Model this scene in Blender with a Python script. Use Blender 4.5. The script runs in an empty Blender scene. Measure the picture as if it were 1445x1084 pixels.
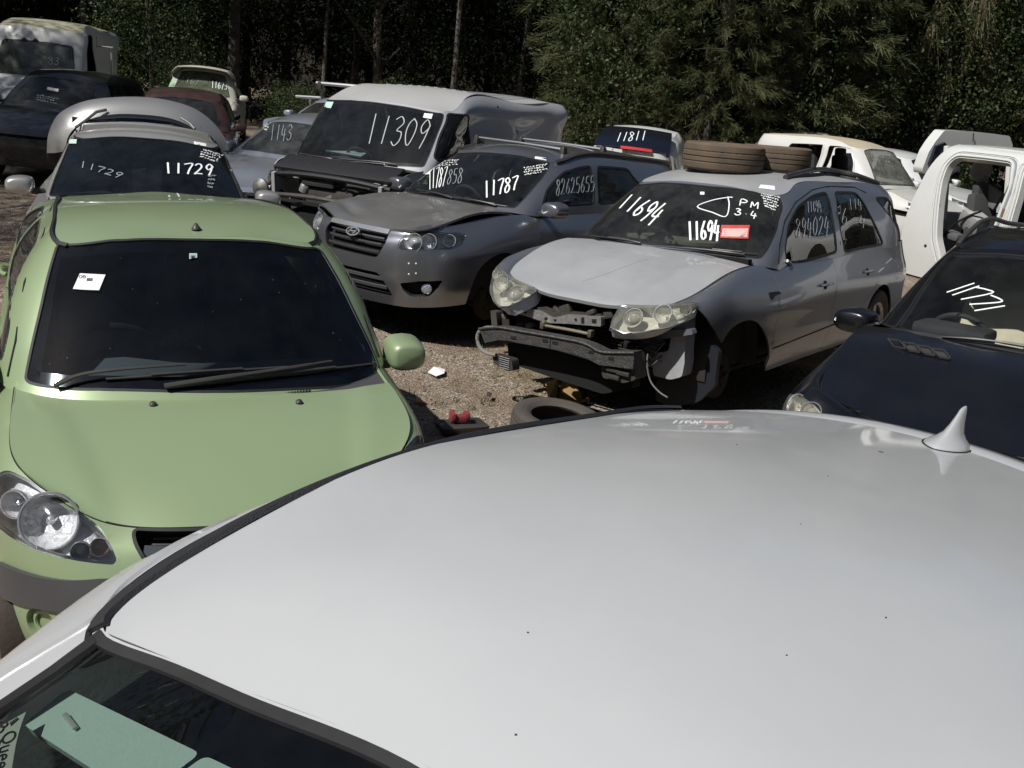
import bpy, bmesh, math, random
import numpy as np
from math import radians as R, sin, cos, pi
from mathutils import Vector, Matrix
from mathutils.bvhtree import BVHTree
from mathutils.geometry import delaunay_2d_cdt
random.seed(7)
SC = bpy.context.scene
COL = SC.collection
# ---------------------------------------------------------------- camera
CF, CP, CR, CH = 1400.0, R(16.566), R(6.322), 2.224
cR = Vector((1, 0, 0)); cU = Vector((0, sin(CP), cos(CP))); cF = Vector((0, cos(CP), -sin(CP)))
aX = cR * cos(CR) + cU * sin(CR)
aY = cU * cos(CR) - cR * sin(CR)
cam = bpy.data.cameras.new('camera')
camo = bpy.data.objects.new('camera', cam); COL.objects.link(camo)
camo.matrix_world = Matrix(((aX.x, aY.x, -cF.x, 0), (aX.y, aY.y, -cF.y, 0), (aX.z, aY.z, -cF.z, CH), (0, 0, 0, 1)))
cam.sensor_width = 36; cam.lens = CF / 1445 * 36; cam.clip_start = .05; cam.clip_end = 500
SC.camera = camo
CAM = Vector((0, 0, CH))
def pray(px, py):
    return (cF * CF + aX * (px - 722.5) + aY * (542 - py)).normalized()
def gpt(px, py, z=0.0):          # point where a pixel's ray meets height z
    d = pray(px, py); t = (z - CH) / d.z
    return CAM + d * t
def dpt(px, py, Y):              # point of a pixel's ray at depth Y
    d = pray(px, py); return CAM + d * (Y / d.y)
# ---------------------------------------------------------------- light
SUN_EL, SUN_AZ = R(49), R(229)   # azimuth clockwise from +Y
sdir = Vector((sin(SUN_AZ) * cos(SUN_EL), cos(SUN_AZ) * cos(SUN_EL), sin(SUN_EL)))
w = bpy.data.worlds.new('World'); SC.world = w; w.use_nodes = True
nt = w.node_tree; nt.nodes.clear()
sky = nt.nodes.new('ShaderNodeTexSky'); sky.sky_type = 'NISHITA'; sky.sun_disc = False
sky.sun_elevation = SUN_EL; sky.sun_rotation = SUN_AZ
bg = nt.nodes.new('ShaderNodeBackground'); bg.inputs[1].default_value = .05
wo = nt.nodes.new('ShaderNodeOutputWorld')
nt.links.new(sky.outputs[0], bg.inputs[0]); nt.links.new(bg.outputs[0], wo.inputs[0])
sl = bpy.data.lights.new('sun', 'SUN'); sl.energy = 5.0; sl.angle = R(.5); sl.color = (1, .975, .945)
so = bpy.data.objects.new('sun', sl); COL.objects.link(so)
so.rotation_euler = (-sdir).to_track_quat('-Z', 'Y').to_euler(); so.location = (0, 0, 20)
SC.view_settings.view_transform = 'Standard'; SC.view_settings.look = 'None'
SC.view_settings.gamma = 1; SC.view_settings.exposure = -.06
SC.cycles.max_bounces = 6; SC.cycles.diffuse_bounces = 2; SC.cycles.glossy_bounces = 3
SC.cycles.transmission_bounces = 4; SC.cycles.transparent_max_bounces = 12
SC.cycles.caustics_reflective = False; SC.cycles.caustics_refractive = False
SC.cycles.use_adaptive_sampling = True; SC.cycles.adaptive_threshold = .03
SC.cycles.use_denoising = True
SC.cycles.sample_clamp_indirect = 4
# ---------------------------------------------------------------- materials
MATS = {}
def mat(name, col=(.5, .5, .5), rough=.5, metal=0, coat=0, spec=.5, dust=0, dustcol=(.30, .27, .22), noise=0,
        nscale=6, bump=0, bscale=40, col2=None, emit=None, crough=.03):
    if name in MATS: return MATS[name]
    m = bpy.data.materials.new(name); m.use_nodes = True; MATS[name] = m
    t = m.node_tree; N = t.nodes; Lk = t.links
    p = N['Principled BSDF']
    p.inputs['Base Color'].default_value = (*col, 1); p.inputs['Roughness'].default_value = rough
    p.inputs['Metallic'].default_value = metal; p.inputs['Coat Weight'].default_value = coat
    p.inputs['Coat Roughness'].default_value = crough
    p.inputs['Specular IOR Level'].default_value = spec
    tc = N.new('ShaderNodeTexCoord')
    if noise or col2 is not None:
        n1 = N.new('ShaderNodeTexNoise'); n1.inputs['Scale'].default_value = nscale; n1.inputs['Detail'].default_value = 6
        n1.inputs['Roughness'].default_value = .65
        Lk.new(tc.outputs['Object'], n1.inputs['Vector'])
        mr = N.new('ShaderNodeMapRange'); mr.inputs[1].default_value = .35; mr.inputs[2].default_value = .65
        Lk.new(n1.outputs['Fac'], mr.inputs[0])
        mx = N.new('ShaderNodeMix'); mx.data_type = 'RGBA'
        c2 = col2 if col2 is not None else tuple(c * (1 - noise) for c in col)
        mx.inputs[6].default_value = (*col, 1); mx.inputs[7].default_value = (*c2, 1)
        Lk.new(mr.outputs[0], mx.inputs[0]); Lk.new(mx.outputs[2], p.inputs['Base Color'])
    if bump:
        n2 = N.new('ShaderNodeTexNoise'); n2.inputs['Scale'].default_value = bscale; n2.inputs['Detail'].default_value = 4
        Lk.new(tc.outputs['Object'], n2.inputs['Vector'])
        bp = N.new('ShaderNodeBump'); bp.inputs['Strength'].default_value = bump; bp.inputs['Distance'].default_value = .02
        Lk.new(n2.outputs['Fac'], bp.inputs['Height']); Lk.new(bp.outputs[0], p.inputs['Normal'])
    if dust:
        out = N['Material Output']
        d = N.new('ShaderNodeBsdfDiffuse'); d.inputs[0].default_value = (*dustcol, 1)
        n3 = N.new('ShaderNodeTexNoise'); n3.inputs['Scale'].default_value = 3.5; n3.inputs['Detail'].default_value = 8
        n3.inputs['Roughness'].default_value = .7
        Lk.new(tc.outputs['Object'], n3.inputs['Vector'])
        mr = N.new('ShaderNodeMapRange'); mr.inputs[1].default_value = .3; mr.inputs[2].default_value = .75
        mr.inputs[3].default_value = dust * .4; mr.inputs[4].default_value = min(1, dust * 1.6)
        Lk.new(n3.outputs['Fac'], mr.inputs[0])
        ms = N.new('ShaderNodeMixShader'); Lk.new(mr.outputs[0], ms.inputs[0])
        Lk.new(p.outputs[0], ms.inputs[1]); Lk.new(d.outputs[0], ms.inputs[2]); Lk.new(ms.outputs[0], out.inputs[0])
    if emit:
        p.inputs['Emission Color'].default_value = (*emit, 1); p.inputs['Emission Strength'].default_value = 1
    return m
def glass(name, tint=(.5, .52, .52), dust=.03, dcol=(.35, .36, .33), rough=.0, ior=1.5, bumpy=0):
    if name in MATS: return MATS[name]
    m = bpy.data.materials.new(name); m.use_nodes = True; MATS[name] = m
    t = m.node_tree; N = t.nodes; Lk = t.links; N.remove(N['Principled BSDF']); out = N['Material Output']
    tr = N.new('ShaderNodeBsdfTransparent'); tr.inputs[0].default_value = (*tint, 1)
    gl = N.new('ShaderNodeBsdfGlossy'); gl.inputs['Roughness'].default_value = rough; gl.inputs[0].default_value = (1, 1, 1, 1)
    fr = N.new('ShaderNodeFresnel'); fr.inputs[0].default_value = ior
    ms = N.new('ShaderNodeMixShader'); Lk.new(fr.outputs[0], ms.inputs[0])
    Lk.new(tr.outputs[0], ms.inputs[1]); Lk.new(gl.outputs[0], ms.inputs[2])
    tc = N.new('ShaderNodeTexCoord')
    df = N.new('ShaderNodeBsdfDiffuse'); df.inputs[0].default_value = (*dcol, 1)
    n = N.new('ShaderNodeTexNoise'); n.inputs['Scale'].default_value = 5; n.inputs['Detail'].default_value = 9; n.inputs['Roughness'].default_value = .7
    Lk.new(tc.outputs['Object'], n.inputs['Vector'])
    mr = N.new('ShaderNodeMapRange'); mr.inputs[1].default_value = .35; mr.inputs[2].default_value = .8
    mr.inputs[3].default_value = dust * .4; mr.inputs[4].default_value = min(1, dust * 2.2)
    Lk.new(n.outputs['Fac'], mr.inputs[0])
    m2 = N.new('ShaderNodeMixShader'); Lk.new(mr.outputs[0], m2.inputs[0])
    Lk.new(ms.outputs[0], m2.inputs[1]); Lk.new(df.outputs[0], m2.inputs[2]); Lk.new(m2.outputs[0], out.inputs[0])
    return m
def paint(name, col, metal=.35, rough=.38, coat=.8, dust=.12, dustcol=(.30, .27, .22), **k):
    return mat(name, col, rough, metal, coat, dust=dust, dustcol=dustcol, **k)
RUB = mat('black_rubber', (.012, .012, .013), .6, noise=.4, nscale=30)
PLB = mat('black_plastic', (.02, .02, .022), .45, dust=.10)
PLG = mat('grey_plastic', (.05, .05, .056), .4, dust=.05)
INT = mat('dark_trim', (.02, .02, .022), .8)
INTG = mat('grey_trim', (.085, .085, .085), .85)
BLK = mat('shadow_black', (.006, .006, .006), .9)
CHR = mat('chrome', (.80, .81, .82), .2, .8)
STL = mat('grey_steel', (.22, .22, .22), .5, .7, noise=.5, nscale=25, dust=.15)
DST = mat('dark_steel', (.05, .05, .05), .5, .6, noise=.5, nscale=20, dust=.15)
ALU = mat('cast_aluminium', (.50, .50, .49), .40, .7, noise=.35, nscale=30, bump=.3, dust=.1)
RST = mat('rusty_steel', (.035, .022, .016), .8, .3, col2=(.018, .015, .013), nscale=30)
CHK = mat('chalk_writing', (.85, .87, .85), .9)
CHKF = mat('faded_writing', (.26, .28, .30), .9)
CHKM = mat('thin_writing', (.45, .46, .46), .9)
PAP = mat('white_paper', (.8, .8, .78), .7)
WPL = mat('white_plastic', (.55, .56, .54), .5)
REFL = mat('lamp_reflector', (.78, .79, .81), .30, .15, coat=.8, bump=.7, bscale=40)
LENS = glass('clear_lens', (.95, .96, .97), .03, (.55, .56, .54), .05)
LENSY = glass('yellowed_lens', (.84, .83, .73), .13, (.46, .45, .38), .10)
GLS = glass('window_glass', (.45, .47, .47), .05)
GLSD = glass('dark_window_glass', (.16, .18, .19), .035)
# ---------------------------------------------------------------- mesh helpers
def mkobj(name, verts, faces, m, parent=None, smooth=True, sharp=None, uvs=None):
    me = bpy.data.meshes.new(name)
    me.from_pydata([tuple(v) for v in verts], [], [tuple(int(i) for i in f) for f in faces])
    me.materials.append(m)
    if smooth: me.polygons.foreach_set('use_smooth', [True] * len(me.polygons))
    me.update()
    if sharp: me.set_sharp_from_angle(angle=sharp)
    o = bpy.data.objects.new(name, me); COL.objects.link(o)
    if parent is not None: o.parent = parent
    return o
class MB:
    """collects simple shapes into one mesh"""
    def __init__(s): s.v = []; s.f = []
    def add(s, v, f):
        k = len(s.v); s.v += [tuple(x) for x in v]; s.f += [tuple(i + k for i in q) for q in f]
    def box(s, c, d, rot=None, bev=.12, taper=1):
        """bevelled box: centre, full size"""
        bm = bmesh.new(); bmesh.ops.create_cube(bm, size=1)
        for v in bm.verts:
            if v.co.z > 0: v.co.x *= taper; v.co.y *= taper
            v.co = Vector((v.co.x * d[0], v.co.y * d[1], v.co.z * d[2]))
        if bev:
            bmesh.ops.bevel(bm, geom=bm.edges[:], offset=bev * min(d), segments=2, profile=.6, affect='EDGES')
        M = rot if rot is not None else Matrix.Identity(3)
        bm.verts.index_update()
        s.add([Vector(c) + M @ v.co for v in bm.verts], [[v.index for v in f.verts] for f in bm.faces]); bm.free()
    def lathe(s, prof, c, axis=(0, 0, 1), n=32, wob=0):
        """prof: (r, h) along axis"""
        q = Vector(axis).normalized().to_track_quat('Z', 'Y')
        v = []; f = []
        for r, h in prof:
            for i in range(n):
                a = 2 * pi * i / n
                rr = r * (1 + wob * sin(a * 2 + 1))
                v.append(Vector(c) + q @ Vector((rr * cos(a), rr * sin(a), h)))
        for j in range(len(prof) - 1):
            for i in range(n):
                f.append((j * n + i, j * n + (i + 1) % n, (j + 1) * n + (i + 1) % n, (j + 1) * n + i))
        s.add(v, f)
    def tube(s, pts, r, n=8, closed=False, flat=1, caps=True):
        P = [Vector(p) for p in pts]; k = len(P); v = []; f = []
        up = Vector((0, 0, 1))
        for i, p in enumerate(P):
            if closed: t = P[(i + 1) % k] - P[i - 1]
            else: t = P[min(i + 1, k - 1)] - P[max(i - 1, 0)]
            t.normalize()
            u = up if abs(t.dot(up)) < .95 else Vector((1, 0, 0))
            a = t.cross(u).normalized(); b = a.cross(t).normalized()
            rr = r[i] if isinstance(r, (list, tuple)) else r
            for j in range(n):
                th = 2 * pi * j / n
                v.append(p + a * (rr * cos(th)) + b * (rr * flat * sin(th)))
        for i in range(k if closed else k - 1):
            i2 = (i + 1) % k
            for j in range(n):
                f.append((i * n + j, i * n + (j + 1) % n, i2 * n + (j + 1) % n, i2 * n + j))
        if not closed and caps:
            f.append(tuple(range(n - 1, -1, -1))); f.append(tuple((k - 1) * n + j for j in range(n)))
        s.add(v, f)
    def prism(s, poly, h0, h1, fr):
        """poly 2d, extruded; fr(x, y, h) -> point"""
        n = len(poly)
        s.add([fr(x, y, h0) for x, y in poly] + [fr(x, y, h1) for x, y in poly],
              [tuple(range(n - 1, -1, -1)), tuple(range(n, 2 * n))] + [(i, (i + 1) % n, n + (i + 1) % n, n + i) for i in range(n)])
    def build(s, name, m, parent=None, smooth=True, sharp=R(35)):
        return mkobj(name, s.v, s.f, m, parent, smooth, sharp)
def thing(name, label, cat, loc=(0, 0, 0), rz=0, group=None):
    o = bpy.data.objects.new(name, None); COL.objects.link(o); o.empty_display_size = .2
    o.location = loc; o.rotation_euler = (0, 0, rz); o['label'] = label; o['category'] = cat
    if group: o['group'] = group
    return o
def tag(o, label, cat, group=None):
    o['label'] = label; o['category'] = cat
    if group: o['group'] = group
    return o
def cr(pts, n=6, closed=False):
    """Catmull-Rom through points"""
    P = [np.array(p, float) for p in pts]; k = len(P); out = []
    rng = k if closed else k - 1
    for i in range(rng):
        p0 = P[i - 1] if (closed or i > 0) else 2 * P[0] - P[1]
        p1 = P[i]; p2 = P[(i + 1) % k]
        p3 = P[(i + 2) % k] if (closed or i + 2 < k) else 2 * P[-1] - P[-2]
        for j in range(n):
            t = j / n
            out.append(.5 * (2 * p1 + (p2 - p0) * t + (2 * p0 - 5 * p1 + 4 * p2 - p3) * t * t + (3 * p1 - 3 * p2 + p3 - p0) * t ** 3))
    if not closed: out.append(P[-1])
    return np.array(out)
def roundp(poly, r=.03, n=5):
    """round a polygon's corners; r scalar or per corner"""
    P = [np.array(p[:2], float) for p in poly]; k = len(P); out = []
    for i in range(k):
        a, b, c = P[i - 1], P[i], P[(i + 1) % k]
        rr = r[i] if isinstance(r, (list, tuple)) else r
        la, lc = np.linalg.norm(a - b), np.linalg.norm(c - b)
        d = min(rr, la * .48, lc * .48)
        if d < 1e-4: out.append(b); continue
        p, q = b + (a - b) / la * d, b + (c - b) / lc * d
        for j in range(n + 1):
            t = j / n; out.append(p * (1 - t) ** 2 + b * 2 * t * (1 - t) + q * t * t)
    return np.array(out)
def inset(poly, d):
    P = np.array(poly, float); A = np.sum(P[:, 0] * np.roll(P[:, 1], -1) - np.roll(P[:, 0], -1) * P[:, 1])
    e = np.roll(P, -1, 0) - P; L = np.linalg.norm(e, axis=1, keepdims=True); L[L < 1e-9] = 1e-9
    n = np.stack([-e[:, 1], e[:, 0]], 1) / L * (1 if A > 0 else -1)
    m = n + np.roll(n, 1, 0); ml = np.linalg.norm(m, axis=1, keepdims=True); ml[ml < .5] = .5
    return P + m / ml * d * np.minimum(2 / ml, 1.6)
def pip(pts, poly):
    x, y = pts[:, 0], pts[:, 1]; ins = np.zeros(len(pts), bool); n = len(poly); j = n - 1
    for i in range(n):
        xi, yi = poly[i]; xj, yj = poly[j]
        c = ((yi > y) != (yj > y)) & (x < (xj - xi) * (y - yi) / ((yj - yi) or 1e-12) + xi)
        ins ^= c; j = i
    return ins
def resamp(poly, step, closed=True):
    P = np.array(poly, float); Q = np.vstack([P, P[:1]]) if closed else P
    out = []
    for a, b in zip(Q[:-1], Q[1:]):
        k = max(1, int(math.ceil(np.linalg.norm(b - a) / step)))
        for j in range(k): out.append(a + (b - a) * j / k)
    if not closed: out.append(Q[-1])
    return np.array(out)
class Spl:
    """natural cubic interpolation basis on knots"""
    def __init__(s, k):
        s.k = np.array(k, float); n = len(k); h = np.diff(s.k); A = np.eye(n); B = np.zeros((n, n))
        for i in range(1, n - 1):
            A[i, i - 1], A[i, i], A[i, i + 1] = h[i - 1] / 6, (h[i - 1] + h[i]) / 3, h[i] / 6
            B[i, i - 1], B[i, i], B[i, i + 1] = 1 / h[i - 1], -1 / h[i - 1] - 1 / h[i], 1 / h[i]
        s.M = np.linalg.solve(A, B)
    def __call__(s, x):
        x = np.clip(np.atleast_1d(np.array(x, float)), s.k[0], s.k[-1]); n = len(s.k)
        i = np.clip(np.searchsorted(s.k, x, 'right') - 1, 0, n - 2); h = s.k[i + 1] - s.k[i]
        a = (s.k[i + 1] - x) / h; b = 1 - a; W = np.zeros((len(x), n)); r = np.arange(len(x))
        W[r, i] += a; W[r, i + 1] += b
        W += ((a ** 3 - a) * h * h / 6)[:, None] * s.M[i] + ((b ** 3 - b) * h * h / 6)[:, None] * s.M[i + 1]
        return W
class Surf:
    """tensor spline surface; grid[row v][col u] of (x,y,z) local; u=0 on the car's centreline when mirrored"""
    def __init__(s, grid, mirror=True, ku=None, kv=None, car=None, lin_v=False):
        G = np.array(grid, float); s.car = car; s.mirror = mirror
        if mirror:
            Gm = G[:, :0:-1].copy(); Gm[..., 1] *= -1; G = np.concatenate([Gm, G], 1)
        s.G = G; nu = G.shape[1]
        if ku is None:
            d = np.linalg.norm(np.diff(G, axis=1), axis=2).mean(0); ku = np.concatenate([[0], np.cumsum(d)])
            if mirror: ku = ku - ku[-1] / 2
        if kv is None:
            d = np.linalg.norm(np.diff(G, axis=0), axis=2).mean(1); kv = np.concatenate([[0], np.cumsum(d)])
        s.ku, s.kv = np.array(ku), np.array(kv); s.bu, s.bv = Spl(s.ku), Spl(s.kv); s._b = None
    def __call__(s, uv):
        uv = np.atleast_2d(np.array(uv, float))
        return np.einsum('na,nb,bad->nd', s.bu(uv[:, 0]), s.bv(uv[:, 1]), s.G)
    def nrm(s, uv):
        uv = np.atleast_2d(np.array(uv, float)); e = 2e-3
        c = lambda q: np.stack([np.clip(q[:, 0], s.ku[0], s.ku[-1]), np.clip(q[:, 1], s.kv[0], s.kv[-1])], 1)
        du = s(c(uv + [e, 0])) - s(c(uv - [e, 0])); dv = s(c(uv + [0, e])) - s(c(uv - [0, e]))
        n = np.cross(du, dv); n /= np.maximum(np.linalg.norm(n, axis=1, keepdims=True), 1e-9); return n * s.sgn()
    def sgn(s):
        if not hasattr(s, '_s'):
            s._s = 1; u = (s.ku[0] + s.ku[-1]) / 2 + .01; v = (s.kv[0] + s.kv[-1]) / 2
            s._s = 1; n = s.nrm([(u, v)])[0]; p = s([(u, v)])[0]
            ref = p - np.array(getattr(s, 'inside', (0, 0, .7)))
            s._s = 1 if np.dot(n, ref) > 0 else -1
        return s._s
    def bvh(s):
        if s._b is None:
            nu, nv = 160, 40
            U = np.linspace(s.ku[0], s.ku[-1], nu); V = np.linspace(s.kv[0], s.kv[-1], nv)
            uv = np.array([(a, b) for b in V for a in U]); P = s(uv)
            F = [(j * nu + i, j * nu + i + 1, (j + 1) * nu + i + 1, (j + 1) * nu + i) for j in range(nv - 1) for i in range(nu - 1)]
            F = [t for a, b, c, d in F for t in ((a, b, c), (a, c, d))]
            s._b = BVHTree.FromPolygons([Vector(p) for p in P], F); s._F = F; s._uv = uv; s._P = P
        return s._b
    def _bary(s, p, fi):
        a, b, c = (s._P[k] for k in s._F[fi]); p = np.array(p); v0, v1, v2 = b - a, c - a, p - a
        d00, d01, d11, d20, d21 = v0 @ v0, v0 @ v1, v1 @ v1, v2 @ v0, v2 @ v1; D = d00 * d11 - d01 * d01 or 1e-12
        y = (d11 * d20 - d01 * d21) / D; z = (d00 * d21 - d01 * d20) / D
        A, B, C = (s._uv[k] for k in s._F[fi]); return A * (1 - y - z) + B * y + C * z
    def px(s, pts):
        """photo pixels -> uv on this surface (nearest point of the ray if it misses)"""
        b = s.bvh(); out = []; Mi = s.car.M.inverted(); o = Mi @ CAM
        for p in pts:
            d = (Mi.to_3x3() @ pray(*p)).normalized(); st = o; hit = None
            for _ in range(5):
                loc, n, fi, ds = b.ray_cast(st, d)
                if loc is None: break
                uv = s._bary(loc, fi)
                if s.nrm([uv])[0] @ np.array(d) < 0: hit = uv; break
                st = loc + d * .01
            if hit is None:
                lo, hi = s.car.near, s.car.far
                for it in range(3):
                    T = np.linspace(lo, hi, 50); best = None
                    for t in T:
                        l2, n2, f2, d2 = b.find_nearest(o + d * float(t))
                        uv2 = s._bary(l2, f2)
                        pen = 0 if s.nrm([uv2])[0] @ np.array(d) < .25 else .3
                        if best is None or d2 + pen < best[0]: best = (d2 + pen, uv2, t)
                    w_ = (hi - lo) / 49; lo, hi = best[2] - w_, best[2] + w_
                hit = best[1]
            out.append(hit)
        return np.array(out)
    def ray(s, pts, d, org=None):
        """uv where lines through local pts with direction d meet the surface"""
        b = s.bvh(); out = []; d = Vector(d).normalized()
        for p in pts:
            loc, n, fi, ds = b.ray_cast(Vector(p) - d * 5, d)
            if loc is None: loc, n, fi, ds = b.find_nearest(Vector(p))
            out.append(s._bary(loc, fi))
        return np.array(out)
    def side(s, bz):
        """(b, z) on the car's left side -> uv"""
        return s.ray([(s.car.L / 2 - b, 0, z) for b, z in bz], (0, -1, 0))
    def front(s, yz):
        return s.ray([(0, y, z) for y, z in yz], (-1, 0, 0))
    def top(s, by):
        return s.ray([(s.car.L / 2 - b, y, 1) for b, y in by], (0, 0, -1))
    def near_pt(s, pts):
        b = s.bvh(); out = []
        for p in pts:
            loc, n, fi, ds = b.find_nearest(Vector(p)); out.append(s._bary(loc, fi))
        return np.array(out)
def mir(uv): return np.array(uv) * [-1, 1]
def panel(S, outer, m, name, parent, holes=(), step=.05, th=.012, off=0, gap=0, disp=None, estep=None):
    outer = inset(outer, gap) if gap else np.array(outer, float)
    es = estep or step * .7
    loops = [resamp(outer, es)] + [resamp(np.array(h, float), es) for h in holes]
    V = []; E = []
    for L in loops:
        k = len(V); n = len(L); V += [tuple(x) for x in L]; E += [(k + i, k + (i + 1) % n) for i in range(n)]
    lo, hi = outer.min(0), outer.max(0)
    nx, ny = max(2, int((hi[0] - lo[0]) / step)), max(2, int((hi[1] - lo[1]) / step))
    gx = lo[0] + (np.arange(nx) + .5) * (hi[0] - lo[0]) / nx; gy = lo[1] + (np.arange(ny) + .5) * (hi[1] - lo[1]) / ny
    G = np.array([(a, b) for a in gx for b in gy])
    keep = pip(G, outer)
    allb = np.vstack(loops)
    for h in holes: keep &= ~pip(G, np.array(h))
    G = G[keep]
    if len(G):
        d = np.full(len(G), 9.)
        for k in range(0, len(allb), 200):
            d = np.minimum(d, np.linalg.norm(G[:, None] - allb[None, k:k + 200], axis=2).min(1))
        G = G[d > step * .35]
    V += [tuple(x) for x in G]
    r = delaunay_2d_cdt([Vector(v) for v in V], E, [], 0, 1e-6)
    vv = np.array([tuple(v) for v in r[0]]); ff = [tuple(f) for f in r[2]]
    ce = np.array([vv[list(f)].mean(0) for f in ff]).reshape(-1, 2); kp = pip(ce, outer)
    for h in holes: kp &= ~pip(ce, np.array(h))
    ff = [f for f, k in zip(ff, kp) if k]
    if not ff:
        vv = outer; ff = [tuple(range(len(outer)))]; th = 0
    used = sorted(set(i for f in ff for i in f)); mp = {a: b for b, a in enumerate(used)}
    vv = vv[used]; ff = [tuple(mp[i] for i in f) for f in ff]
    P = S(vv); Nn = S.nrm(vv)
    if disp is not None: P = P + Nn * disp(vv, P)[:, None]
    P = P + Nn * off
    # orientation
    fn = np.zeros(3)
    for f in ff[:50]:
        a, b, c = P[f[0]], P[f[1]], P[f[2]]; x = np.cross(b - a, c - a); fn[0] += np.dot(x, Nn[f[0]])
    if fn[0] < 0: ff = [f[::-1] for f in ff]
    verts = list(P); faces = list(ff)
    if th:
        n = len(P); verts += list(P - Nn * th); faces += [tuple(i + n for i in f[::-1]) for f in ff]
        cnt = {}
        for f in ff:
            for i in range(3):
                e = (f[i], f[(i + 1) % 3]); cnt[e] = 1
        faces += [(b, a, a + n, b + n) for (a, b) in cnt if (b, a) not in cnt]
    o = mkobj(name, verts, faces, m, parent, True, R(50) if th else None)
    return o
def strip(S, uv, m, name, parent, wd=.01, h=.004, off=0, closed=False, n=1, mb=None):
    """raised ribbon along a uv path"""
    uv = np.array(uv, float); P = S(uv); N = S.nrm(uv); k = len(P)
    own = mb is None; mb = mb or MB(); v = []; f = []
    for i in range(k):
        t = (P[(i + 1) % k] - P[i - 1]) if closed else P[min(i + 1, k - 1)] - P[max(i - 1, 0)]
        t = t / (np.linalg.norm(t) or 1); s_ = np.cross(t, N[i]); c = P[i] + N[i] * off
        hw = wd[i] / 2 if isinstance(wd, (list, np.ndarray)) else wd / 2
        v += [c - s_ * hw - N[i] * .001, c - s_ * hw * .8 + N[i] * h, c + s_ * hw * .8 + N[i] * h, c + s_ * hw - N[i] * .001]
    for i in range(k if closed else k - 1):
        j = (i + 1) % k
        for q in range(3): f.append((i * 4 + q, i * 4 + q + 1, j * 4 + q + 1, j * 4 + q))
    if not closed: f += [(3, 2, 1, 0), (k * 4 - 4, k * 4 - 3, k * 4 - 2, k * 4 - 1)]
    mb.add(v, f)
    if own: return mb.build(name, m, parent)
# handwritten glyphs as strokes in a 1 x 1.4 cell (x right, y up)
GLY = {
 '0': [[(.5, 1.4), (.15, 1.1), (.05, .6), (.3, .05), (.6, .05), (.85, .6), (.8, 1.15), (.5, 1.4)]],
 '1': [[(.55, 1.4), (.45, 0)]], '2': [[(.1, 1.1), (.3, 1.38), (.7, 1.3), (.75, .95), (.4, .4), (.05, .05), (.3, .1), (.95, .08)]],
 '3': [[(.1, 1.25), (.5, 1.4), (.8, 1.1), (.35, .75), (.8, .6), (.8, .2), (.4, 0), (.05, .15)]],
 '4': [[(.3, 1.4), (.1, .5), (.9, .55)], [(.65, 1.0), (.6, -.15)]],
 '5': [[(.85, 1.4), (.25, 1.35), (.2, .8), (.6, .85), (.85, .5), (.6, .05), (.1, .05)]],
 '6': [[(.7, 1.4), (.25, .8), (.12, .3), (.4, 0), (.8, .2), (.75, .6), (.4, .7), (.18, .4)]],
 '7': [[(.05, 1.3), (.9, 1.38), (.55, .6), (.4, -.05)]],
 '8': [[(.75, 1.2), (.4, 1.4), (.15, 1.1), (.75, .5), (.65, .05), (.25, .0), (.12, .4), (.8, 1.0), (.75, 1.2)]],
 '9': [[(.85, 1.1), (.5, 1.4), (.15, 1.0), (.4, .65), (.8, .9), (.85, 1.1), (.7, .4), (.5, -.1)]],
 'P': [[(.2, 0), (.25, 1.4), (.8, 1.25), (.75, .8), (.25, .7)]], 'M': [[(.1, 0), (.15, 1.2), (.45, .5), (.75, 1.25), (.85, 0)]],
 'L': [[(.2, 1.4), (.15, .05), (.8, .05)]], '.': [[(.45, .5), (.5, .6)]], '-': [[(.1, .6), (.8, .65)]],
 'X': [[(.1, 1.2), (.8, .1)], [(.8, 1.3), (.1, .1)]], 'S': [[(.8, 1.3), (.35, 1.4), (.15, 1.0), (.7, .5), (.6, .05), (.1, .05)]], ' ': []}
def write_px(S, text, quad, m, name, parent, wd=.010, off=.0025, mb=None, jit=.04, seed=1):
    """text drawn on a surface inside a photo-pixel quad (TL, TR, BR, BL)"""
    rs = random.Random(seed); q = [np.array(p, float) for p in quad]; n = len(text)
    own = mb is None; mb = mb or MB()
    for i, ch in enumerate(text):
        for st in GLY.get(ch, []):
            pts = cr([(a + rs.uniform(-jit, jit), b + rs.uniform(-jit, jit)) for a, b in st], 4)
            P = []
            for a, b in pts:
                s_ = (i + a * .86 + .02) / n; t = 1 - b / 1.4
                P.append(q[0] * (1 - s_) * (1 - t) + q[1] * s_ * (1 - t) + q[2] * s_ * t + q[3] * (1 - s_) * t)
            strip(S, S.px(P), m, name, parent, wd, .0015, off, mb=mb)
    if own: return mb.build(name, m, parent)
def scrawl_px(S, quad, lines, m, name, parent, wd=.004, off=.0025, seed=3, dens=26):
    """small illegible handwriting inside a photo-pixel quad"""
    rs = random.Random(seed); q = [np.array(p, float) for p in quad]; mb = MB()
    for l in range(lines):
        s0, s1 = rs.uniform(0, .12), rs.uniform(.8, 1); s_ = s0
        while s_ < s1:
            k = rs.randint(3, 7); P = []; ww = rs.uniform(.06, .12)
            for j in range(k):
                a = s_ + ww * j / k; b = (l + .5 + rs.uniform(-.36, .36)) / lines
                P.append(q[0] * (1 - a) * (1 - b) + q[1] * a * (1 - b) + q[2] * a * b + q[3] * (1 - a) * b)
            strip(S, S.px(P), m, name, parent, wd, .0012, off, mb=mb); s_ += ww + .03
    return mb.build(name, m, parent)
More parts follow.
